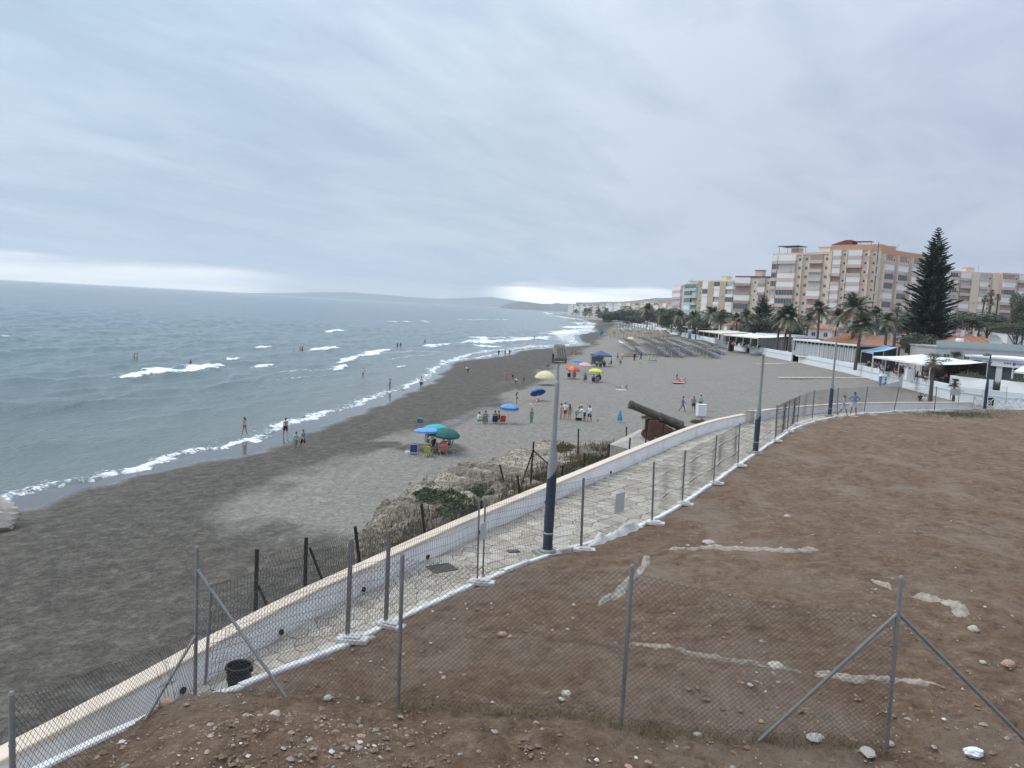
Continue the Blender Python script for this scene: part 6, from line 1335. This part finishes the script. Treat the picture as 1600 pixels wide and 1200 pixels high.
beach_chair(gp(646,713),.1,pm('blue_canvas',(.03,.10,.27),.8,.1,6.),'empty navy folding chair at the left of the nearest group')
seated(gp(703,706),1.4,CL['grey'],'grey chair at the right of the nearest group','person in a white patterned shirt facing left under the green parasol',('shirt','white'),('shorts','navy'),skin=1)
seated(gp(674,704),2.6,CL['navy'],'dark chair under the turquoise parasol','person in a pale shirt facing the red chair',('shirt','white'),('shorts','grey'),skin=1)
person('stand',gp(668,703),2.8,'person standing under the sky blue parasol',('shirt','khaki'),('shorts','grey'),0,1,True,.95)
person('ground',gp(683,709),2.2,'child sitting on the sand between the chairs',None,('briefs','navy'),0,1,False,.7)
beach_chair(gp(785,664),.2,CL['red'],'red folding chair under the blue ringed parasol')
seated(gp(773,664),.1,CL['navy'],'dark chair left of the red chair','person seated left of the red chair seen from behind',('shirt','grey'),('shorts','black'))
seated(gp(758,664),-.2,CL['grey'],'grey chair second from the left in the ringed parasol group','person with dark hair on the grey chair',('shirt','grey'),('shorts','white'))
person('ground',gp(747,663),-1.,'person in white sitting on the sand at the left of that group',('vest','white'),('shorts','green'),0,0,False,1.)
person('ground',gp(780,661),1.4,'person leaning beside the red folding chair',('swimsuit','brown'),None,0,1,False,1.)
def box_thing(name,loc,d,mat,label,cat,rz=0.,group=None,lid=None):
    r=empty(name,loc,rz); tag(r,label,cat,group); b=MB(); b.box((0,0,d[2]/2),d); o=b.build('body',mat,r); o.modifiers.new('b','BEVEL').width=min(d)*.12
    MB().box((0,0,d[2]+.02),(d[0]*1.04,d[1]*1.04,.04)).build('lid',lid or mat,r)
    hb=MB(); hb.path([(-d[0]*.3,0,d[2]+.04),(-d[0]*.25,0,d[2]+.14),(d[0]*.25,0,d[2]+.14),(d[0]*.3,0,d[2]+.04)],.012,5); hb.build('handle',M_alu,r); return r
box_thing('cool_box',gp(637,712),(.4,.3,.3),CL['white'],'small white cool box left of the empty navy chair','cool box')
box_thing('beach_bag',gp(904,659),(.6,.35,.35),CL['black'],'black bag on the sand amid the standing group','bag')
box_thing('cool_box',gp(656,660),(.5,.35,.35),pm('blue_plastic',(.04,.13,.30),.4,.1,6.),'blue crate left on the damp sand','cool box')
def bodyboard(u,v,mat,label,rz=.3,s=1.):
    b=MB(); pts=[(.55*math.cos(a)*(1 if math.cos(a)>0 else .9),.26*math.sin(a)) for a in np.linspace(0,6.283,20,endpoint=False)]; b.prism([(x*s,y*s) for x,y in pts],.02,.08,0,True); o=b.build('bodyboard',mat,loc=gp(u,v),rot=(0,0,rz)); tag(o,label,'bodyboard')
bodyboard(713,658,C_lb,'blue bodyboard lying on the sand left of the seated group'); 
def ball():
    p=gp(934,658); b=MB().ball((0,0,.12),.14,16,10); tag(b.build('beach_ball',CL['khaki'],loc=p),'pale ball on the sand right of the standing group','ball')
ball()
def towel(u,v,mat,label,rz=.2,w=.85,l=1.7):
    n=14; X,Y=np.meshgrid(np.linspace(-l/2,l/2,n*2),np.linspace(-w/2,w/2,n)); Z=.03+.03*fbm(X*4+u,Y*4,3); p=gp(u,v); c,s=math.cos(rz),math.sin(rz); zz=np.array([[gz(p.x,p.y)]]); o=grid_mesh('towel',p.x+X*c-Y*s,p.y+X*s+Y*c,Z+p.z,mat); tag(o,label,'towel')
towel(972,609.5,CL['white'],'white towel under the sunbather'); towel(1060,598,CL['coral'],'red towel under the two people on the wide sand',.1,1.6,1.9); towel(838,632,CL['pink'],'pale towel under the person in pink')
def gazebo():
    p=onb(938,573); r=empty('gazebo',p,.35); tag(r,'navy pop up gazebo on thin legs with people below','gazebo'); s=1.5; M_gz=K_('slate_blue',(.085,.11,.21))
    for x in(-s,s):
        for y in(-s,s): MB().tube((x,y,-.1),(x,y,2.3),.03,n=6).build('leg',M_railm,r)
    b=MB(); b.add([(-s,-s,2.3),(s,-s,2.3),(s,s,2.3),(-s,s,2.3),(0,0,3.15)],[(0,1,4),(1,2,4),(2,3,4),(3,0,4)]); b.build('roof',M_gz,r)
    for i in range(4): o=MB().box((0,-s,2.17),(2*s+.04,.03,.28)).build('valance',M_gz,r); o.rotation_euler=(0,0,i*R90)
    MB().box((0,s-.05,1.1),(2.6,.03,1.5)).build('back_sheet',CL['grey'],r)
gazebo()
for i,(u,v) in enumerate([(933,574),(938,575),(944,574)]): seated(onb(u,v),.4-.4*i,CL[['grey','navy','black'][i]],['left','middle','right'][i]+' chair under the navy gazebo',['left','middle','right'][i]+' person seated under the navy gazebo',('shirt',['white','grey','navy'][i]),('shorts','black'),skin=1)
for i,(u,v,c) in enumerate([(889,592,'black'),(897,592,'coral'),(914,597,'purple'),(927,599,'navy'),(933,599,'grey'),(936,597,'black')]): seated(onb(u,v),.3*(i%3)-.3,CL[c],['black chair under the red parasol','coral chair under the red parasol','purple chair left of the yellow green parasol','navy chair under the yellow green parasol','grey chair under the yellow green parasol','black chair right of the yellow green parasol'][i],['person in the black chair under the red parasol','person in the coral chair under the red parasol','person in the purple chair','person in the navy chair under the yellow green parasol','person in the grey chair under the yellow green parasol','person right of the yellow green parasol'][i],('shirt',['white','pink','purple','grey','navy','black'][i]),('shorts','black'),skin=i%2)
person('ground',onb(857,575),1.,'person in blue sitting on the sand behind the cream parasol',('shirt','blue'),('shorts','navy'),0,1)
box_thing('litter_bin',onb(1095,651),(.95,.7,1.25),M_wht,'white slatted bin on the sand with people behind it','bin',.1)
r=empty('recycling_bin',onb(1378.5,602),-.2); tag(r,'blue and white recycling bin beside the beach ramp','bin'); MB().box((0,0,.65),(.95,.7,1.3)).build('body',C_lb,r); MB().box((0,0,1.42),(1.05,.8,.24),taper=.7).build('lid',M_wht,r); MB().box((0,-.36,.75),(.3,.02,.9)).build('front_panel',M_wht,r)
# straw boat, flag, play frame
def boat():
    p=onb(984,558); r=empty('upturned_boat',p,.15); tag(r,'brown upturned wooden boat on the sand before the sunbeds','boat'); n=14; vs=[]; 
    for i in range(n+1):
        x=-2.2+4.4*i/n; w=.75*max(.02,math.sin(math.pi*i/n))**.55; 
        for k in range(7): a=math.pi*k/6; vs.append((x,w*math.cos(a),.1+.75*w*math.sin(a)))
    b=MB(); b.add(vs,[(i*7+k,i*7+k+1,(i+1)*7+k+1,(i+1)*7+k) for i in range(n) for k in range(6)],0,True); b.build('hull',pm('boat_brown',(.28,.13,.08),.7,.15,3.),r); MB().box((0,0,.72),(3.6,.06,.08)).build('keel',M_bark,r)
boat()
def play_frame():
    p=onb(1007,567); r=empty('play_frame',p,.2); tag(r,'bright green play frame with dark seats on the sand','play frame'); gm=pm('bright_green_paint',(.30,.60,.12),.5,.1,5.)
    for x in(-.2,.25): MB().tube((x,0,0),(x+.1,0,1.9),.06,n=6).build('upright',gm,r)
    MB().box((0,0,.06),(2.6,.5,.08)).build('base',gm,r); MB().tube((0,0,1.75),(3.4,0,1.85),.05,n=6).build('top_bar',M_rust,r)
    for x in(1.,1.7,2.4): MB().box((x,0,.55),(.45,.5,.08)).build('seat',M_black,r); MB().tube((x,0,.55),(x+.2,0,1.8),.03,n=5).build('hanger',M_black,r)
play_frame()
def flag():
    p=onb(937,527); r=empty('beach_flag',p); tag(r,'tall blue feather flag on the beach by the far surf','flag'); MB().tube((0,0,-.2),(0,0,4.2),.03,n=5).build('pole',M_alu,r); b=MB(); vs=[]
    for j in range(9): z=1.0+3.2*j/8; w=1.5*math.sin(.35+2.3*j/8)**.8; vs+=[(0,0,z),(w*.5,.12*math.sin(j),z),(w,.05*math.cos(j),z-.1)]
    b.add(vs,[(3*j+k,3*j+k+1,3*j+k+4,3*j+k+3) for j in range(8) for k in range(2)],0,True); b.build('cloth',C_lb,r).modifiers.new('s','SOLIDIFY').thickness=.01
flag()
# shade rows and sunbeds
M_shade=[pm('shade_%s'%n,c,.9,.2,2.) for n,c in (('olive',(.075,.075,.048)),('brown',(.105,.078,.052)),('dark',(.05,.048,.043)))]
bedm=MB(); bedm.box((0,0,.30),(.62,1.9,.09)); bedm.box((0,.72,.52),(.62,.75,.07),Matrix.Rotation(.6,3,'X'))
for s in(-.27,.27):
    for y in(-.8,.8): bedm.box((s,y,.13),(.05,.05,.27))
BED=bedm.mesh('sunbed',pm('white_sunbed',(.68,.69,.70),.6,.05,3.)); BEDB=bedm.mesh('sunbed',pm('blue_grey_sunbed',(.26,.30,.40),.7,.1,3.))
rows=[(974,529,997,541.5),(1000,527,1033,543),(1022,527,1056,544),(1045,530,1077,543),(1068,530,1112,545),(1092,531,1122,541)]
posn=['nearest the sea','second from the sea','third from the sea','fourth from the sea','fifth from the sea','nearest the sea wall']
def zg(u,v,h):
    z=4.2
    for _ in range(10): p=at(u,v,z); z=.5*z+.5*(gz(p.x,p.y)+h)
    p=at(u,v,z); return Vector((p.x,p.y,gz(p.x,p.y)))
for i,(u0,v0,u1,v1) in enumerate(rows):
    a=zg(u1,v1,2.2); b_=zg(u0,v0,2.2); L=math.hypot(b_.x-a.x,b_.y-a.y); an=math.atan2(b_.y-a.y,b_.x-a.x); r=empty('shade_row',a,an); tag(r,'long dark shade strip on white posts, row '+posn[i],'sun shade','shade strips over the sunbeds'); n=max(3,int(L/3.2)); w=L/n
    for k in range(0,n+1,2):
        for y in(-.9,.9): obj('post',shared(('shp',),lambda:MB().tube((0,0,-.2),(0,0,2.2),.035,n=5).mesh('post',M_frame)),r,(k*w,y,gz(a.x+math.cos(an)*k*w,a.y+math.sin(an)*k*w)-a.z))
        if k in(0,n): MB().box((k*w,0,2.2),(.1,1.9,.1)).build('cross_bar',M_frame,r)
    for k in range(n):
        zb=gz(a.x+math.cos(an)*(k+.5)*w,a.y+math.sin(an)*(k+.5)*w)-a.z; o=MB().box((0,0,0),(w-.05,2.1,.06)).build('shade_panel',M_shade[(i+k//4)%3],r,loc=((k+.5)*w,0,2.25+zb)); o.rotation_euler=(.12*((k%2)-.5),.0,0)
    for k in range(int(L/2.4)):
        for y in(-1.7,):
            x=k*2.4+1; q=Vector((a.x+math.cos(an)*x-math.sin(an)*y,a.y+math.sin(an)*x+math.cos(an)*y,0)); q.z=gz(q.x,q.y)+.02; o=obj('sunbed',BED,None,q,(0,0,an+R90+random.uniform(-.06,.06))); tag(o,'white sunbed beside the shade strip '+posn[i],'sunbed','sunbeds beside the shade strip '+posn[i])
a=onb(990,548); b_=onb(968,535); L=(b_-a).length
for k in range(int(L/1.5)):
    q=a.lerp(b_,k*1.5/L); q.z=gz(q.x,q.y)+.02; o=obj('sunbed',BED,None,q,(0,0,.1)); tag(o,'white sunbed in the open row nearest the sea','sunbed','open sunbed row nearest the sea')
def straw_parasol_mesh():
    b=MB(); b.tube((0,0,-.2),(0,0,2.5),.06,n=5,m=1); n=12; vs=[(0,0,2.75)]
    for i in range(n): a=2*math.pi*i/n; vs.append((1.25*math.cos(a)*(1+.06*(i%2)),1.25*math.sin(a)*(1+.06*(i%2)),2.0-.06*(i%2)))
    b.add(vs,[(0,1+i,1+(i+1)%n) for i in range(n)]); return b
SPM=[straw_parasol_mesh().mesh('straw_parasol',[m,M_bark]) for m in(pm('straw_brown',(.20,.145,.08),.95,.3,2.),pm('straw_yellow',(.25,.205,.10),.95,.25,2.),pm('straw_olive',(.12,.11,.06),.95,.25,2.))]
rs_=random.Random(4)
for j,v in enumerate((520,522.5,525)):
    for k in range(15):
        u=950+k*6.4+rs_.uniform(-1,1)+j*2; q=onb(u,v+(u-950)*.03+2.5); o=obj('straw_parasol',SPM[rs_.randrange(3)],None,q); tag(o,'thatched straw parasol in the crowded rows beyond the shade strips','parasol','straw parasols in rows')
SBP=MB().tube((0,0,0),(0,0,2.4),.05,n=5); SBP.lathe([(.05,2.5),(.20,1.5),(.26,.9)],8); SBM=SBP.mesh('folded_parasol',[K_('grey_blue',(.16,.19,.30))])
for j,v in enumerate((509.5,512,514.5)):
    for k in range(17):
        u=964+k*4.6+rs_.uniform(-1,1); q=onb(u,v+(u-964)*.035); o=obj('folded_parasol',SBM,None,q); tag(o,'small folded grey blue parasol in the far rows of sunbeds','parasol','folded parasols in the far rows')
        q2=q+Vector((1.4,0,.02)); o=obj('sunbed',BEDB if (k+j)%3 else BED,None,q2,(0,0,.2)); tag(o,'far sunbed between the folded parasols','sunbed','sunbeds between the folded parasols')
for i,(u,v,m,lb) in enumerate([(1078,529,C_lb,'pale blue bin at the sea wall'),(1083,529,C_royal,'bright blue bin at the sea wall'),(1089,531,C_green,'dark green bin at the sea wall')]): box_thing('rubbish_container',onb(u,v),(1.5,1.1,1.7 if i!=1 else 2.6),m,lb,'bin',.2)
box_thing('rubbish_container',onb(1142,549),(1.2,1.,1.8),CL['black'],'black bin before the sea wall near the cream canopy','bin',.2)
# boardwalks
def boardwalk(u0,v0,u1,v1,w,label):
    a=onb(u0,v0); b_=onb(u1,v1); L=(b_-a).length; r=empty('boardwalk',a,math.atan2(b_.y-a.y,b_.x-a.x)); tag(r,label,'boardwalk'); me=MB().box((0,0,0),(.9,w,.08)).mesh('plank',pm('bleached_timber',(.50,.46,.38),.9,.1,3.)); n=int(L/.94)
    for k in range(n): q=a.lerp(b_,(k+.5)/n); obj('plank',me,r,((k+.5)*L/n,0,gz(q.x,q.y)-a.z+.05))
boardwalk(1216,590.5,1378,592.5,1.6,'longer pale timber walkway across the dry sand'); boardwalk(1182,569,1252,567.5,1.5,'shorter pale timber walkway to the gap in the sea wall')
# seafront furniture: ramp, kiosk, notice, gate, balustrade
def ramp():
    a=onb(1376,603); b_=onb(1412,606); an=math.atan2(b_.y-a.y,b_.x-a.x); r=empty('beach_ramp',a,an); tag(r,'white railed ramp with grey deck from the sand to the seafront','ramp'); L=(b_-a).length+1
    MB().extr([(0,0),(L,0),(L,1.6),(0,.1)],1.3,Matrix.Translation((0,.9,0))).build('ramp_deck',M_grroof,r)
    for k in range(7): x=L*k/6; MB().tube((x,.2,.1+1.5*x/L),(x,.2,1.0+1.5*x/L),.04,n=5).build('rail_post',M_frame,r)
    for h in(.55,1.0): MB().tube((0,.2,h),(L,.2,h+1.5),.035,n=5).build('rail',M_frame,r)
ramp()
def kiosk():
    p=at(1421,594,DK); r=empty('white_kiosk',p,-.25); tag(r,'small white ticket kiosk with overhanging flat roof above the sea wall','kiosk'); MB().box((0,0,.75),(1.0,.8,1.5)).build('counter',M_wht,r)
    for x in(-.45,.45):
        for y in(-.35,.35): MB().box((x,y,1.85),(.08,.08,.75)).build('post',M_wht,r)
    MB().box((0,0,2.3),(1.5,1.2,.12)).build('roof',M_wht,r)
kiosk()
p=onb(1493,633); r=empty('notice_board',(p.x-.2,p.y,p.z),-.15); tag(r,'plain grey notice board on posts before the sea wall','notice board'); [MB().tube((x,0,0),(x,0,1.9),.04,n=5).build('post',M_steel,r) for x in(-.45,.45)]; MB().box((0,-.05,1.5),(1.1,.05,.75)).build('panel',M_sign,r)
def gate():
    a=at(1519,640,PZ); b_=at(1553,641,PZ); L=(b_-a).length; r=empty('white_gate',a,math.atan2(b_.y-a.y,b_.x-a.x)); tag(r,'white gate with crossed bars closing the far end of the promenade','gate')
    for x in(0,L*.5,L): MB().box((x,0,.6),(.10,.10,1.35)).build('gate_post',M_frame,r)
    for s in(0,1):
        x0=L*.5*s+.06; x1=x0+L*.5-.12
        for z in(.15,1.15): MB().box(((x0+x1)/2,0,z),(x1-x0,.05,.06)).build('rail',M_frame,r)
        for (p_,q_) in(((x0,.15),(x1,1.15)),((x0,1.15),(x1,.15))): MB().tube((p_[0],0,p_[1]),(q_[0],0,q_[1]),.03,n=5).build('cross_bar',M_frame,r)
        MB().lathe([(.22,-.02),(.25,-.02),(.25,.02),(.22,.02)],16,0,Matrix.Rotation(R90,3,'X'),c=((x0+x1)/2,0,.65)).build('ring',M_frame,r)
gate()
def balustrade():
    a=at(1556,640,PZ); b_=at(1640,636,PZ); L=(b_-a).length; r=empty('balustrade',a,math.atan2(b_.y-a.y,b_.x-a.x)); tag(r,'white railing with diagonal bars right of the far gate','railing'); n=7
    for k in range(n+1): MB().box((L*k/n,0,.5),(.1,.1,1.05)).build('post',M_frame,r)
    for k in range(n): 
        x0,x1=L*k/n,L*(k+1)/n; MB().tube((x0,0,.2),(x1,0,.95),.03,n=5).build('diagonal_bar',M_frame,r); MB().tube((x0,0,.95),(x1,0,.2),.03,n=5).build('diagonal_bar',M_frame,r)
    for z in(.15,1.0): MB().box((L/2,0,z),(L,.07,.07)).build('rail',M_frame,r)
balustrade()
r=empty('litter_bin',at(1547,638,PZ),.0); tag(r,'dark litter bin hung beside the lamp post at the far gate','bin'); MB().lathe([(0,.25),(.22,.25),(.26,.95),(.28,1.0),(.25,1.0),(.22,.4)],14).build('basket',M_black,r); MB().tube((.3,0,0),(.3,0,1.15),.03,n=6).build('post',M_rust,r)
# white planter walls by the restaurants
def planter(u0,v0,u1,v1,h,label,plants=True):
    a=at(u0,v0,DK); b_=at(u1,v1,DK); L=(b_-a).length; an=math.atan2(b_.y-a.y,b_.x-a.x); r=empty('planter_wall',a,an); tag(r,label,'planter','white planters by the restaurants'); MB().box((L/2,.5,h/2),(L,1.0,h)).build('wall',M_sw,r); MB().box((L/2,.5,h+.02),(L-.3,.7,.05)).build('soil',M_bark,r)
    if plants: obj('plants',shared(('plt',round(L)),lambda:shrub_mesh('plants',L*.42,.8,900,M_scrub,int(L),.16)),r,(L/2,.5,h),(0,0,0),(1,.35,1))
planter(1483,602,1540,610,1.3,'long white planter left of the far lamp post'); planter(1562,612,1640,622,1.4,'white planter wall at the right edge under the restaurant'); planter(1478,588,1512,592,1.0,'shorter white planter before the bushy fan palm',False)
# terrace furniture and guests
tb=MB(); tb.lathe([(0,.72),(.38,.72),(.40,.74),(.38,.76),(0,.76)],12); tb.tube((0,0,.02),(0,0,.72),.035,n=6); tb.lathe([(0,0),(.25,.0),(.22,.04),(0,.05)],10); TB=tb.mesh('cafe_table',M_wht)
cb=MB(); cb.box((0,0,.45),(.44,.44,.05)); cb.box((0,-.2,.72),(.42,.05,.45)); [cb.box((x,y,.22),(.04,.04,.44)) for x in(-.19,.19) for y in(-.19,.19)]; CB=[cb.mesh('cafe_chair',m) for m in(CL['black'],pm('wicker',(.16,.10,.06),.9,.2,8.))]
def furnish(T,nx,ny,tl,cl_,pl,y0=.8,dy=2.0,k0=0):
    r,L,a,an=T
    for i in range(nx):
        for j in range(ny):
            x=L*(i+.5)/nx+rs_.uniform(-.2,.2); y=y0+j*dy; P=lambda dx,dyy:Vector((a.x+math.cos(an)*(x+dx)-math.sin(an)*(y+dyy),a.y+math.sin(an)*(x+dx)+math.cos(an)*(y+dyy),DK+.02))
            o=obj('cafe_table',TB,None,P(0,0)); tag(o,tl,'table',tl+' set')
            for q,(dx,dyy,rz) in enumerate(((-.62,0,-R90),(.62,0,R90),(0,.62,math.pi))):
                o=obj('cafe_chair',CB[(i+j)%2],None,P(dx,dyy),(0,0,an+rz)); tag(o,cl_,'chair',cl_+' set')
                if rs_.random()<.55:
                    c=rs_.choice(['white','black','grey','red','navy','khaki','pink']); person('sit',P(dx,dyy)+Vector((0,0,.08)),an+rz,pl,('shirt',c),('shorts',rs_.choice(['black','navy','khaki'])),rs_.randrange(2),rs_.randrange(2),rs_.random()<.4,1.,None,pl+' crowd')
furnish(TERR[0],4,2,'white round cafe table under the white canopy sheets','dark cafe chair under the white canopy sheets','guest sitting at a table under the white canopy sheets')
furnish(TERR[1],2,1,'white round cafe table under the light blue canopy','dark cafe chair under the light blue canopy','guest sitting under the light blue canopy')
furnish(TERR[2],5,1,'white round cafe table on the canopy terrace behind the palms','dark cafe chair on the canopy terrace behind the palms','guest on the canopy terrace behind the palms')
# ------------------------------------------------------------------ air
def build_haze():
    hb=MB(); hb.box((2000,4100,300),(26000,20000,612)); m=bpy.data.materials.new('haze_air'); m.use_nodes=True; nt=m.node_tree; nt.nodes.clear()
    out=nt.nodes.new('ShaderNodeOutputMaterial'); v=nt.nodes.new('ShaderNodeVolumePrincipled'); v.inputs['Color'].default_value=(.86,.90,.95,1); v.inputs['Density'].default_value=HAZE; v.inputs['Anisotropy'].default_value=.2
    nt.links.new(v.outputs[0],out.inputs['Volume']); o=hb.build('haze',m); tag(o,'thin grey sea haze hanging over the whole coast','haze',kind='stuff')
HAZE=1.0e-4
build_haze()
